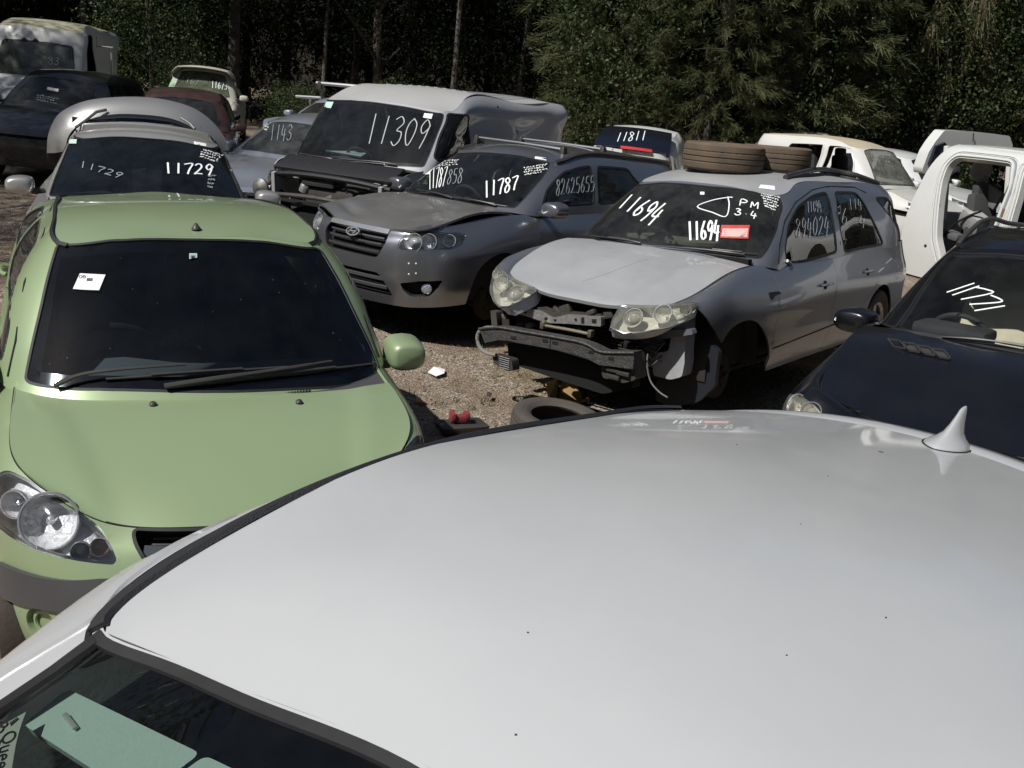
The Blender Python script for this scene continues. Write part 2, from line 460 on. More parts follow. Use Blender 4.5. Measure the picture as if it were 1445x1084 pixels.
# ---------------------------------------------------------------- car builder
class Car:
    def __init__(s, name, label, cat, X, Y, yaw, L, dz=0, group=None, near=1, far=14, pitch=0, roll=0):
        a = R(yaw); s.L = L
        s.root = thing(name, label, cat, (X - cos(a) * L / 2, Y - sin(a) * L / 2, dz), a, group)
        s.root.rotation_euler = (roll, pitch, a)
        s.M = Matrix.Translation(s.root.location) @ s.root.rotation_euler.to_matrix().to_4x4()
        s.near, s.far = near, far
    def loc(s, g): return [[(s.L / 2 - b, y, z) for b, y, z in r] for r in g]
    def surf(s, grid, **k): return Surf(s.loc(grid), car=s, **k)
    def at(s, px, py, b=None, y=None, z=None):
        """local point where a photo pixel's ray meets a plane of the car"""
        Mi = s.M.inverted(); o = Mi @ CAM; d = Mi.to_3x3() @ pray(px, py)
        t = (z - o.z) / d.z if z is not None else (y - o.y) / d.y if y is not None else (s.L / 2 - b - o.x) / d.x
        return o + d * t
    def lower(s, plan, rows, top=None):
        """plan [(b,y)], rows [(z list or number, inset list or number)] bottom to top"""
        P = np.array(plan, float); T = np.gradient(P, axis=0); T[0] = (0, 1); T[-1] = (0, -1)
        N = np.stack([T[:, 1], -T[:, 0]], 1); N /= np.linalg.norm(N, axis=1, keepdims=True)   # inward
        if N[0, 0] < 0: N = -N
        n = len(P); g = []
        for z, i in rows:
            z = [z] * n if not isinstance(z, (list, tuple)) else z
            i = [i] * n if not isinstance(i, (list, tuple)) else i
            g.append([(P[k, 0] + N[k, 0] * i[k], P[k, 1] + N[k, 1] * i[k], z[k]) for k in range(n)])
        if top: g.append([tuple(t) for t in top])
        s.low = s.surf(g); return s.low
    def green(s, bot, top, bulge, vs=(.35, .7), rail=None):
        B, T0 = np.array(bot, float), np.array(top, float); n = len(B)
        T = T0.copy()
        if rail:       # an extra row just outside and below the roof edge
            for i in range(n):
                r_ = rail[i]
                if r_ is None: T[i] = B[i] * .06 + T0[i] * .94
                else: T[i] = T0[i] + [(-r_[2] if len(r_) > 2 else 0), r_[0], -r_[1]]
        cz = (np.mean([b[0] for b in bot]), 0)
        rows = [B]
        for v in vs:
            M = B * (1 - v) + T * v; k = 4 * v * (1 - v)
            for i in range(n):
                d = T[i] - B[i]; t = (B[min(i + 1, n - 1)] - B[max(i - 1, 0)]); t[2] = 0
                if i == 0: t = np.array((0, 1., 0))
                if i == n - 1: t = np.array((0, -1., 0))
                o = np.cross(t, d); o /= np.linalg.norm(o)
                out = np.array((B[i][0] - cz[0], B[i][1] * 2, .3))
                if o @ out < 0: o = -o
                M[i] = M[i] + o * bulge[i] * k
            rows.append(M)
        rows.append(T)
        if rail: rows.append(T0)
        s.gr = s.surf([[tuple(p) for p in r] for r in rows]); return s.gr
    def cap(s, S, vrow, uf, st, p=2.0, rear=None, q=2.0, cols=(0, .3, .6, .85, 1)):
        """surface spanning the left and right of S's row v=vrow. uf: u of the front corner; st: [(u, b_centre, z_centre)]"""
        g = []
        g.append([tuple(S([(c * uf, vrow)])[0]) for c in cols])
        for u, bc, zc in st:
            E = S([(u, vrow)])[0]; xc = s.L / 2 - bc
            g.append([(xc + (E[0] - xc) * c ** q, E[1] * c, E[2] + (zc - E[2]) * (1 - c ** p)) for c in cols])
        if rear is not None:
            ur, ue = rear, S.ku[-1]
            g.append([tuple(S([(ue + (ur - ue) * c, vrow)])[0]) for c in cols])
        return Surf(g, car=s)
    def ucol(s, S, i): return S.ku[(len(S.ku) - 1) // 2 + i]
    def pt(s, b, y, z): return Vector((s.L / 2 - b, y, z))
    def wheel(s, b, y, r=.31, wd=.2, tyre=True, rim='alloy', z=None, hub=None, name='wheel'):
        sg = 1 if y > 0 else -1; z = r if z is None else z; c = s.pt(b, y, z)
        wh = bpy.data.objects.new(name, None); COL.objects.link(wh); wh.parent = s.root; wh.location = c; wh.empty_display_size = .1
        ax = (0, sg, 0); h = wd / 2
        if tyre:
            m = MB(); m.lathe([(r * .66, -h), (r * .8, -h * 1.05), (r * .95, -h), (r, -h * .7), (r * 1.005, 0), (r, h * .7), (r * .95, h), (r * .8, h * 1.08), (r * .66, h * .95), (r * .66, -h)], (0, 0, 0), ax, 40)
            m.build('tyre', TYR, wh)
        m = MB(); rr = r * .66
        if rim == 'alloy':
            m.lathe([(rr, -h * .9), (rr * .93, -h * .3), (rr * .9, h * .75), (rr * 1.0, h * .92), (rr * 1.02, h * .8), (rr, -h * .9)], (0, 0, 0), ax, 32)
            for k in range(5):
                a = 2 * pi * k / 5 + .3
                M = Matrix(((cos(a), 0, -sin(a)), (0, 1, 0), (sin(a), 0, cos(a))))
                m.box(M @ Vector((rr * .52, sg * h * .62, 0)), (rr * .9, .03, .07), M, .2)
            m.lathe([(.001, h * .78), (.05, h * .78), (.07, h * .55), (.07, h * .3)], (0, 0, 0), ax, 16)
            m.build('rim', ALU, wh)
        elif rim == 'drum':
            m.lathe([(.001, h * .5), (.03, h * .5), (.035, h * .3), (.075, h * .28), (.08, 0), (rr * .72, -.0), (rr * .74, -.02), (rr * .74, -.045), (.08, -.05)], (0, 0, 0), ax, 36)
            for k in range(5):
                a = 2 * pi * k / 5; m.lathe([(.001, h * .4), (.007, h * .4), (.007, 0)], (.057 * cos(a), 0, .057 * sin(a)), ax, 6)
            m.box((rr * .5, -sg * .02, .06), (.09, .09, .16), None, .2)
            m.build('brake_disc', RST, wh)
            m = MB(); m.tube([(0, 0, 0), (0, -sg * .25, .02)], .03); m.tube([(0, -sg * .06, .05), (0, -sg * .12, .45)], .035); m.tube([(.02, -sg * .05, -.06), (-.1, -sg * .5, -.05)], .02)
            m.build('suspension_strut', DST, wh)
        else:
            m.lathe([(rr, -h * .9), (rr * .9, h * .3), (rr * .97, h * .9), (rr * .8, h * .5), (rr * .55, h * .75), (.05, h * .5), (.001, h * .5)], (0, 0, 0), ax, 32)
            m.build('rim', STL, wh)
        return wh
    def interior(s, fb, z, wy, wheel_y=-.36, seatm=None, dashm=None, seats=True, rows=2, floor=.35, seatb=None, zr=None, fwd=.0):
        """fb: b of windscreen base, z: cowl height, wy: half width inside"""
        dm = dashm or INTG; sm = seatm or INT
        m = MB(); d = .52; n = 12; k = 9; v = []; f = []
        for i in range(n + 1):
            t = -1 + 2 * i / n; y = t * wy
            prof = [(fb + .02 + .16 * t * t, z - .06), (fb + .10 + .14 * t * t, z - .035), (fb + .24 + .08 * t * t, z - .03), (fb + d - .08, z - .035), (fb + d, z - .07), (fb + d + .03, z - .18), (fb + d, z - .4), (fb + .1, z - .45), (fb + .02 + .16 * t * t, z - .06)]
            hump = .05 * math.exp(-((y - wheel_y) / .2) ** 2)
            for j, (b, zz) in enumerate(prof):
                v.append(s.pt(b, y, zz + (hump if j in (3, 4) else 0)))
        for i in range(n):
            for j in range(k - 1): f.append((i * k + j, i * k + j + 1, (i + 1) * k + j + 1, (i + 1) * k + j))
        m.add(v, f); m.build('dashboard', dm, s.root)
        c = s.pt(fb + d + .16, wheel_y, z - .06); ax = Vector((-.85, 0, .5)).normalized(); q = ax.to_track_quat('Z', 'Y')
        m = MB(); m.tube([c + q @ Vector((.185 * cos(a), .185 * sin(a), 0)) for a in np.linspace(0, 2 * pi, 32, endpoint=False)], .016, 8, True)
        m.lathe([(.001, .0), (.06, .0), (.075, -.02), (.06, -.06), (.03, -.2)], c, ax, 16)
        for a in (-.2, pi + .2, pi / 2 + 3.14): m.tube([c + q @ Vector((.05 * cos(a), .05 * sin(a), -.02)), c + q @ Vector((.18 * cos(a), .18 * sin(a), 0))], .014, 6)
        m.build('steering_wheel', INT, s.root)
        sb = seatb or fb + d + .55
        zr = zr or z + .25
        if seats:
            for r_ in range(rows):
                for y in (-.36, .36):
                    bb = sb + r_ * .85 + .1; se = MB(); rot = Matrix.Rotation(.22, 3, 'Y')
                    se.box(s.pt(bb, y, floor + .18), (.5, .5, .2), None, .35)
                    se.box(s.pt(bb + .32, y, (floor + .2 + zr - .2) / 2), (.16, .5, zr - .2 - floor), Matrix.Rotation(-.2, 3, 'Y'), .4, .82)
                    o = se.build('seat', sm, s.root)
                    h = MB(); h.box(s.pt(bb + .42, y, zr - .07), (.11, .27, .18), Matrix.Rotation(-.15, 3, 'Y'), .4)
                    for dy in (-.06, .06): h.tube([s.pt(bb + .41, y + dy, zr - .13), s.pt(bb + .38, y + dy, zr - .26)], .006, 6)
                    h.build('headrest', sm, s.root)
    def shell(s, off=-.12, floor=.25, m=None, b0=.35, b1=.3, wy=.7, v0=0, arches=True):
        """inner skin of the body and a floor pan"""
        S = s.low; u1 = S.ku[-1]; vt = S.kv[-1]; out = [(-u1, v0), (u1, v0), (u1, vt), (-u1, vt)]
        u4 = s.ucol(S, 4)
        for sg in (1, -1): panel(S, [(sg * u4, v0), (sg * u1, v0), (sg * u1, vt), (sg * u4, vt)], m or BLK, 'inner_body', s.root, step=.12, th=0, off=off)
        k = MB(); k.box(s.pt(s.L / 2, 0, floor), (s.L - b0 - b1, wy * 2, .03), None, 0); k.build('floor_pan', m or BLK, s.root)
    def arch(s, b, z, r, ry=None, zb=-.05, n=22):
        """wheel opening outline on the left side as uv"""
        ry = ry or r
        pts = [(b - r * cos(a), z + ry * sin(a)) for a in np.linspace(-.35, pi + .35, n)]
        zmin = s.low([(s.ucol(s.low, 5), s.low.kv[0])])[0][2]
        uv = s.low.side(pts)
        uv[0, 1] = uv[-1, 1] = s.low.kv[0] - .05
        return uv
    def well(s, b, z, r, y0, y1, sgn):
        m = MB(); m.lathe([(r * 1.02, y0), (r * 1.06, (y0 + y1) / 2), (r * 1.0, y1), (.001, y1)], s.pt(b, 0, z), (0, -sgn, 0), 30)
        m.v = [(x, y, zz) for x, y, zz in m.v]
        return m
TYR = mat('tyre_rubber', (.022, .021, .02), .8, noise=.4, nscale=18, dust=.2, dustcol=(.16, .12, .08), bump=.3, bscale=60)

def shellset(C, pl, rows, top, gbot, gtop, bulge, hood, roof, rail=None, uc=3, g2=2, rear=7, vs=(.35, .7), hp=2.4, rp=2.2):
    """body, glasshouse, bonnet and roof surfaces; hood and roof stations: (column, b, z)"""
    S = C.lower(pl, rows, top); G = C.green(gbot, gtop, bulge, vs, rail)
    def col(Z, k): a = int(k); f = k - a; return C.ucol(Z, a) * (1 - f) + C.ucol(Z, min(a + 1, (len(Z.ku) - 1) // 2)) * f
    H = C.cap(S, S.kv[-1], C.ucol(S, uc), [(col(S, k), b, z) for k, b, z in hood], p=hp)
    Rf = C.cap(G, G.kv[-1], C.ucol(G, g2), [(col(G, k), b, z) for k, b, z in roof], p=rp, rear=C.ucol(G, rear))
    return S, G, H, Rf
def slab(C, pts, b, th, m, name, parent=None, rnd=0, mb=None):
    """photo-pixel outline at the car plane b, given thickness th backwards"""
    P = [C.at(x, y, b=b) for x, y in (roundp(pts, rnd, 3) if rnd else pts)]; n = len(P); own = mb is None; mb = mb or MB()
    d = Vector((-th, 0, 0))
    mb.add(P + [p + d for p in P], [tuple(range(n)), tuple(range(2 * n - 1, n - 1, -1))] + [(i, n + i, n + (i + 1) % n, (i + 1) % n) for i in range(n)])
    if own: return mb.build(name, m, parent or C.root)
def full(S): return np.array([(S.ku[0], S.kv[0]), (S.ku[-1], S.kv[0]), (S.ku[-1], S.kv[-1]), (S.ku[0], S.kv[-1])])
def skirt(S, uv, depth, m, name, parent, floor=None, mb=None):
    P = S(uv); N = S.nrm(uv); n = len(P); own = mb is None; mb = mb or MB()
    mb.add(list(P - N * .002) + list(P - N * depth), [(i, (i + 1) % n, n + (i + 1) % n, n + i) for i in range(n)])
    if own: return mb.build(name, m, parent, True, R(30))
def pocket(S, uv, depth, m, name, parent):
    """recess: walls and floor following the surface"""
    o = panel(S, uv, m, name, parent, th=0, off=-depth, step=.06)
    mb = MB(); mb.add([v.co for v in o.data.vertices], [tuple(p.vertices) for p in o.data.polygons])
    skirt(S, resamp(uv, .03), depth, m, name, parent, mb=mb)
    bpy.data.objects.remove(o); return mb.build(name, m, parent, True, R(30))
def lamp(C, S, uv, items, lens=None, name='headlight', depth=.09, housing=None, rim=True, label=None, tint=None):
    """headlight: housing pocket, bowls at uv centres [(u, v, r, kind)], clear lens"""
    uv = np.array(uv)
    h = pocket(S, uv, depth, housing or mat('lamp_housing', (.72, .73, .74), .35, .1, coat=.6, bump=.8, bscale=35), name, C.root)
    if label: h['label'] = label
    if rim: strip(S, resamp(inset(uv, .003), .03), mat('lamp_bezel', (.28, .28, .29), .3, .8), 'lamp_rim', h, .014, .004, -.012, True)
    for (u, v, r, kind) in items:
        P = S([(u, v)])[0]; N = Vector(S.nrm([(u, v)])[0]); ax = (N + Vector((.9, 0, .0))).normalized() if kind != 'flat' else N
        c = Vector(P) - N * .012; m = MB()
        if kind == 'amber': mm = mat('amber_lens', (.38, .16, .08), .2, .2, coat=1, bump=.4, bscale=120); pr = [(r, -.01), (r * .9, -.025), (r * .5, -.045), (.001, -.05)]
        elif kind == 'proj': mm = CHR; pr = [(r, 0), (r * .96, -.012), (r * .72, -.02), (r * .66, -.035), (r * .62, -.03)]
        else: mm = REFL; pr = [(r, -.004), (r * .97, -.012), (r * .8, -.045), (r * .45, -.07), (.001, -.08)]
        m.lathe(pr, c, ax, 28); o = m.build('lamp_bowl', mm, h)
        m = MB(); m.lathe([(r * 1.0, -.006), (r * 1.03, .004), (r * 1.09, .004), (r * 1.12, -.008)], c, ax, 28); m.build('bowl_ring', CHR, h)
        m = MB()
        if kind == 'proj':
            m.lathe([(r * .64, -.03), (r * .6, -.012), (r * .45, .0), (r * .2, .008), (.0005, .01)], c, ax, 24)
            m.build('projector_lens', mat('projector_glass', (.35, .36, .36), .03, 0, coat=1), h)
        else:
            m.lathe([(.0005, -.015), (r * .16, -.02), (r * .2, -.05), (r * .15, -.07)], c, ax, 14); m.build('bulb', CHR if kind != 'amber' else mm, h)
    panel(S, inset(uv, .002), lens or LENS, 'lamp_lens', h, th=0, off=.001, step=.05)
    return h
def both(C, fn, uv, items=(), **k):
    fn(C, k.pop('S'), uv, items, **k) if 0 else None
def mirror_cap(C, b, y, z, m, name='side_mirror', w=.20, h=.13, d=.10, glassm=None, arm=True, signal=False, tilt=0):
    sg = 1 if y > 0 else -1; c = C.pt(b, y, z); mb = MB(); n = 20; k = 9
    v = []; f = []
    for j in range(k):
        t = j / (k - 1); xx = d * (-.35 + 1.2 * sin(t * pi / 2) ** .8); s_ = math.sqrt(max(0, 1 - (t ** 2.6)))
        for i in range(n):
            a = 2 * pi * i / n; ca, sa = cos(a), sin(a)
            e = .62; yy = math.copysign(abs(ca) ** e, ca) * w / 2 * (.25 + .75 * s_ if j < k - 1 else .02); zz = math.copysign(abs(sa) ** e, sa) * h / 2 * (.2 + .8 * s_ if j < k - 1 else .02)
            zz *= 1 - .22 * (ca * sg > 0) * abs(ca)
            v.append(c + Vector((xx, yy, zz)))
    for j in range(k - 1):
        for i in range(n): f.append((j * n + i, j * n + (i + 1) % n, (j + 1) * n + (i + 1) % n, (j + 1) * n + i))
    mb.add(v, f); o = mb.build(name, m, C.root, True, R(60))
    g = MB(); g.add([v[i] for i in range(n)], [tuple(range(n))]); g.build('mirror_glass', CHR, o)
    if arm:
        a = MB(); a.box(c + Vector((-.0, -sg * w * .62, -h * .32)), (.07, w * .5, h * .32), None, .3); a.build('mirror_arm', PLB, o)
    if signal:
        a = MB(); a.box(c + Vector((d * .72, sg * w * .12, 0)), (.03, w * .55, .03), None, .4); a.build('turn_signal', mat('signal_lens', (.75, .76, .78), .15, .3, coat=1, bump=.6, bscale=150), o)
    return o
def wiper(C, S, base, elbow, tip, blade0, blade1, name='wiper'):
    """px points on surface S"""
    mb = MB(); q = S.px(cr([base, elbow, tip], 6)); P = S(q); N = S.nrm(q)
    mb.tube([Vector(p + n * (.02 + .012 * sin(i / len(P) * pi))) for i, (p, n) in enumerate(zip(P, N))], [.010] * 4 + [.007] * (len(P) - 8) + [.005] * 4, 6)
    q = S.px([(blade0[0] + (blade1[0] - blade0[0]) * t, blade0[1] + (blade1[1] - blade0[1]) * t) for t in np.linspace(0, 1, 9)]); P = S(q); N = S.nrm(q)
    mb.tube([Vector(p + n * .008) for p, n in zip(P, N)], .0045, 6)
    mb.tube([Vector(p + n * .020) for p, n in zip(P[2:-2], N[2:-2])], .005, 6)
    return mb.build(name, PLB, C.root)
def seam(S, uv, name, parent, w=.006, m=None, h=.003): return strip(S, uv, m or BLK, name, parent, w, h, 0)
def handle(C, S, b, z, m, sg=1, name='door_handle', parent=None):
    uv = S.side([(b, z)]); 
    if sg < 0: uv = mir(uv)
    P = Vector(S(uv)[0]); N = Vector(S.nrm(uv)[0]); mb = MB()
    mb.tube([P + Vector((-.09, 0, 0)) + N * .005, P + Vector((-.07, 0, .003)) + N * .03, P + Vector((0, 0, .006)) + N * .038, P + Vector((.07, 0, .003)) + N * .03, P + Vector((.09, 0, 0)) + N * .005], [.012, .013, .014, .013, .012], 8, flat=.9)
    o = mb.build(name, m, parent or C.root); mb = MB()
    mb.lathe([(.001, .002), (.03, .002), (.036, .001)], P, N, 16); mb.build('handle_recess', BLK, o); return o
def doors(C, S, m, outl, holes, hb, names=('front_door', 'rear_door'), hm=None, hz=None, sides=(1, -1), low_label=None):
    """outl: side-view (b,z) outlines; adds holes to list; returns uv"""
    for k, ol in enumerate(outl):
        uv = S.side(roundp(resamp(ol, .3), .03, 2)); uv[:, 1] = np.minimum(uv[:, 1], S.kv[-1])
        for sg in sides:
            q = uv if sg > 0 else mir(uv)
            d = panel(S, inset(q, .0035), m, names[k], C.root, th=.02); holes.append(q)
            handle(C, S, hb[k], hz[k] if hz else .85, hm or m, sg, parent=d)
def sidewin(C, G, outl, holes, gm, frit=True, sides=(1, -1), names=None, rr=.05):
    out = []
    for k, ol in enumerate(outl):
        uv = G.side(roundp(ol, rr, 4))
        for sg in sides:
            q = uv if sg > 0 else mir(uv); holes.append(q)
            g = panel(G, q, gm, (names[k] if names else 'side_window'), C.root, th=0, off=-.006, step=.08)
            strip(G, resamp(q, .06), RUB, 'window_seal', g, .022, .003, -.003, True); out.append((q, g))
    return out
def screen(C, G, uv, gm, frit=.035, name='windscreen', trim=RUB, step=.07):
    g = panel(G, uv, gm, name, C.root, th=0, off=-.004, step=step)
    if frit: panel(G, uv, mat('black_frit', (.012, .012, .014), .12, coat=1), 'frit_band', g, holes=[roundp(inset(uv, frit), .02, 2)], th=0, off=-.0065, step=.08, estep=.03)
    if trim: strip(G, resamp(uv, .04), trim, 'screen_seal', g, .014, .003, -.002, True)
    return g
def std(C, W=1.9, nose=.80, nb=.27, cowl=(1.33, 1.10), sag=.09, hdr=(1.94, 1.56), rz=1.68, belt=(1.03, 1.10), tw=.60, rb=4.45, tailb=4.72, tailz=1.10, sill=.27, crown=.035, hcor=.055, rail=True, rzr=None, hmid=.94, deck=None, fwd=.0, bw=0):
    """body surfaces of an ordinary car from a few measures (metres behind the nose, heights)"""
    L = C.L; w = W / 2; k = w / .95; cb, cz = cowl; hb, hz = hdr; rzr = rzr or rz - .03
    pl = [(0, 0), (.02, .32 * k), (.08, .55 * k), (.20, .74 * k), (.42, .88 * k), (.95, .945 * k), (L * .45, w), (L * .74, w * .99), (L - .50, w * .95), (L - .14, w * .78), (L - .02, w * .42), (L, 0)]
    F12 = lambda a, b, c, d, e, f, g: [a, a, b, c, d, e, f, f, g, g, g, g]
    zb = (belt[0] + belt[1]) / 2
    rows = [(sill, [.06] * 12), (.48, [0] * 12), (.66, [0] * 12), (F12(nose - .07, nose - .05, nose - .02, .79, .82, .84, .86), F12(nb * .4, nb * .35, .05, .01, 0, 0, 0)),
            (F12(nose - .02, nose, nose + .07, .88, .94, .94, .98), F12(nb * .8, nb * .75, .12, .06, .055, .03, .03))]
    top = [(nb, 0, nose), (nb + .01, .30 * k, nose + .003), (nb + .05, .52 * k, nose + .02), (nb + .13, .69 * k, nose + .055), (min(.70, (nb + cb - .09) / 2), .765 * k, hmid + .01), (cb - .22, .785 * k, cz - .05), (L * .45, w - .10, belt[0]), (L * .72, w - .09, belt[1] - .015), (L - .56, w - .13, belt[1]), (L - .2, w * .70, tailz), (L - .1, w * .4, tailz), (L - .08, 0, tailz)]
    gb = [(cb - .05, 0, cz - .03), (cb - .04, .35 * k, cz - .03), (cb + sag * .45, .64 * k, cz - .04), (cb + sag + .0, .79 * k, cz - .045), (cb + .5, w - .105, belt[0] - .03), (cb + 1.5, w - .09, belt[0] - .01), (cb + 2.45, w - .10, belt[1] - .03), (tailb - .27, w - .20, belt[1] - .02), (tailb, 0, tailz - .02)]
    gt = [(hb, 0, hz + .015), (hb, .32 * k, hz + .005), (hb + .015, tw - .04, hz - .025), (hb + .09, tw + .01, hz - .02), (hb + .37, tw, rz - .075), ((hb + rb) / 2, tw, rz - .05), (rb - .55, tw - .005, rzr - .045), (rb - .1, tw - .04, rzr - .07), (rb + .1, 0, rzr - .05)]
    rl = [None, None, None, (.03, .03), (.055, .045), (.06, .05), (.06, .05), (.06, .05), None] if rail else None
    return shellset(C, pl, rows, top, gb, gt, [.015, .015, .015, .015, .03, .035, .035, .03, .02], [(3.5, nb + .18, nose + .07), (4, nb + .35, hmid + .0), (4.5, (nb + cb) / 2 + .06, (hmid + cz) / 2), (5.25, cb + .03, cz + .005)], [(3, hb + .06, hz + .045), (4, hb + .37, rz - .02), (5, (hb + rb) / 2, rz), (6, rb - .55, rzr)], rl)
def skin(C, S, G, H, Rf, P, HP=None, holes=(), gh=(), cowl=.09, step=.06, shell=True, hdisp=None, bonnet=True, roofp=None, inner=-.12, intr=True):
    r = C.root; U = H.ku[-1]; vt = H.kv[-1]
    panel(S, full(S), P, 'body', r, holes=holes, step=step); panel(G, full(G), P, 'pillars', r, holes=gh, step=step); panel(Rf, full(Rf), roofp or P, 'roof', r, gap=.002, step=step)
    re = [(u, vt - cowl) for u in np.linspace(-U, U, 14)]
    if bonnet:
        panel(H, inset(resamp([(-U, 0), (U, 0)] + re[::-1], .05), .003), HP or P, 'bonnet', r, th=.02, disp=hdisp, step=min(step, .05))
    panel(H, re + [(U, vt), (-U, vt)], PLB, 'cowl_panel', r, off=-.01, step=step)
    if bonnet:
        for sg in (1, -1): seam(H, [(sg * (U - .004), v) for v in np.linspace(.02, vt - cowl, 24)], 'bonnet_gap', r, .009, BLK, .001 if hdisp is None else .0005)
    if shell:
        u1 = S.ku[-1]; u0 = C.ucol(S, 5); v0, v1 = S.kv[0], S.kv[-1]
        u4 = C.ucol(S, 4)
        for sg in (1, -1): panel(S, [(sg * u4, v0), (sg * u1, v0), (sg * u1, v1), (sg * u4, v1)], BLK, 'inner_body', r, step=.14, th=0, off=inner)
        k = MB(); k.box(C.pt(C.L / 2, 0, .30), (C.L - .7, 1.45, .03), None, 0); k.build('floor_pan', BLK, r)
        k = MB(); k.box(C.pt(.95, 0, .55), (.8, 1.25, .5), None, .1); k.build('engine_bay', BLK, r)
def screen_px(C, G, pts, gm, gh, frit=.04, rr=5, **k):
    q = G.px(roundp(pts, rr, 3)); gh.append(q); return screen(C, G, q, gm, frit, **k)
def win_px(C, G, pts, gm, gh, name='side_window', both=True, rr=4):
    q0 = G.px(roundp(pts, rr, 3)); o = []
    for sg in ((1, -1) if both else (1,)):
        q = q0 * [sg, 1]; gh.append(q); w_ = panel(G, q, gm, name, C.root, th=0, off=-.005, step=.09); strip(G, resamp(q, .07), RUB, 'window_seal', w_, .025, .003, -.002, True); o.append(w_)
    return o
def arches(C, S, holes, f=(.95, .36, .37), b_=(3.8, .36, .37)):
    C.arches = []
    for a in (C.arch(*f), C.arch(*b_)):
        for q in (a, mir(a)): holes.append(q); C.arches.append(q)
def lamps(C, S, uv, its, holes, lens=None, **k):
    o = []
    for sg in (1, -1):
        q = uv * [sg, 1]; holes.append(q); o.append(lamp(C, S, q, [(u * sg, v, rr, kk) for u, v, rr, kk in its], lens, **k))
    return o
def rear_lamps(C, S, pts, holes):
    tl = roundp(S.side(pts), .02)
    for sg in (1, -1):
        q = tl * [sg, 1]; holes.append(q); panel(S, q, mat('red_lens', (.35, .01, .01), .15, coat=1), 'tail_light', C.root, th=.02)
def wheels(C, f, b_, w_=.80, r_=.35, **k):
    for b in (f, b_):
        for y in (w_, -w_): C.wheel(b, y, r_, .22, **k)
# ---------------------------------------------------------------- ground
def ground():
    m = bpy.data.materials.new('gravelly_dirt'); m.use_nodes = True; t = m.node_tree; N = t.nodes; Lk = t.links; p = N['Principled BSDF']
    tc = N.new('ShaderNodeTexCoord')
    def ns(sc, d=8, ro=.6):
        n = N.new('ShaderNodeTexNoise'); n.inputs['Scale'].default_value = sc; n.inputs['Detail'].default_value = d; n.inputs['Roughness'].default_value = ro
        Lk.new(tc.outputs['Object'], n.inputs['Vector']); return n
    def ramp(src, st):
        r = N.new('ShaderNodeValToRGB'); e = r.color_ramp.elements
        while len(e) < len(st): e.new(.5)
        for k, (pp, c) in enumerate(st): e[k].position = pp; e[k].color = (*c, 1)
        Lk.new(src, r.inputs[0]); return r
    def mx(f, a, b):
        x = N.new('ShaderNodeMix'); x.data_type = 'RGBA'; Lk.new(f, x.inputs[0]); Lk.new(a, x.inputs[6]); Lk.new(b, x.inputs[7]); return x
    v = N.new('ShaderNodeTexVoronoi'); v.inputs['Scale'].default_value = 55; Lk.new(tc.outputs['Object'], v.inputs['Vector'])
    a = ramp(v.outputs['Color'], [(.15, (.13, .10, .075)), (.5, (.29, .235, .18)), (.8, (.46, .395, .32))])
    b = ramp(ns(30).outputs['Fac'], [(.35, (.15, .11, .078)), (.65, (.33, .26, .19))])
    c = mx(ramp(ns(2.2).outputs['Fac'], [(.42, (0, 0, 0)), (.58, (1, 1, 1))]).outputs[0], a.outputs[0], b.outputs[0])
    Lk.new(c.outputs[2], p.inputs['Base Color']); p.inputs['Roughness'].default_value = .95; p.inputs['Specular IOR Level'].default_value = .15
    bp = N.new('ShaderNodeBump'); bp.inputs['Strength'].default_value = .9; bp.inputs['Distance'].default_value = .015
    ad = N.new('ShaderNodeMath'); ad.operation = 'ADD'; Lk.new(v.outputs['Distance'], ad.inputs[0]); Lk.new(ns(60).outputs['Fac'], ad.inputs[1])
    Lk.new(ad.outputs[0], bp.inputs['Height']); Lk.new(bp.outputs[0], p.inputs['Normal'])
    rs = np.random.RandomState(3)
    ph = rs.uniform(0, 6.3, (14, 2)); fr = rs.uniform(.6, 5, (14, 2)) * rs.choice([-1, 1], (14, 2)); am = .05 / np.linalg.norm(fr, axis=1)
    def hgt(x, y):
        return sum(am[k] * np.sin(fr[k, 0] * x + ph[k, 0]) * np.sin(fr[k, 1] * y + ph[k, 1]) for k in range(14)) - .02 + .015 * max(0., min(y, 60.) - 9.)
    # fine near the yard, wide to the horizon
    xs = np.concatenate([np.linspace(-300, -13, 14)[:-1], np.linspace(-12, 12, 150), np.linspace(13, 300, 14)[1:]])
    ys = np.concatenate([np.linspace(-100, -4, 8)[:-1], np.linspace(-3, 16, 130), np.linspace(17, 300, 16)[1:]])
    V = [(x, y, float(hgt(x, y))) for y in ys for x in xs]; nx = len(xs)
    F = [(j * nx + i, j * nx + i + 1, (j + 1) * nx + i + 1, (j + 1) * nx + i) for j in range(len(ys) - 1) for i in range(nx - 1)]
    g = mkobj('ground', V, F, m); g['kind'] = 'structure'
    return hgt
HGT = ground()
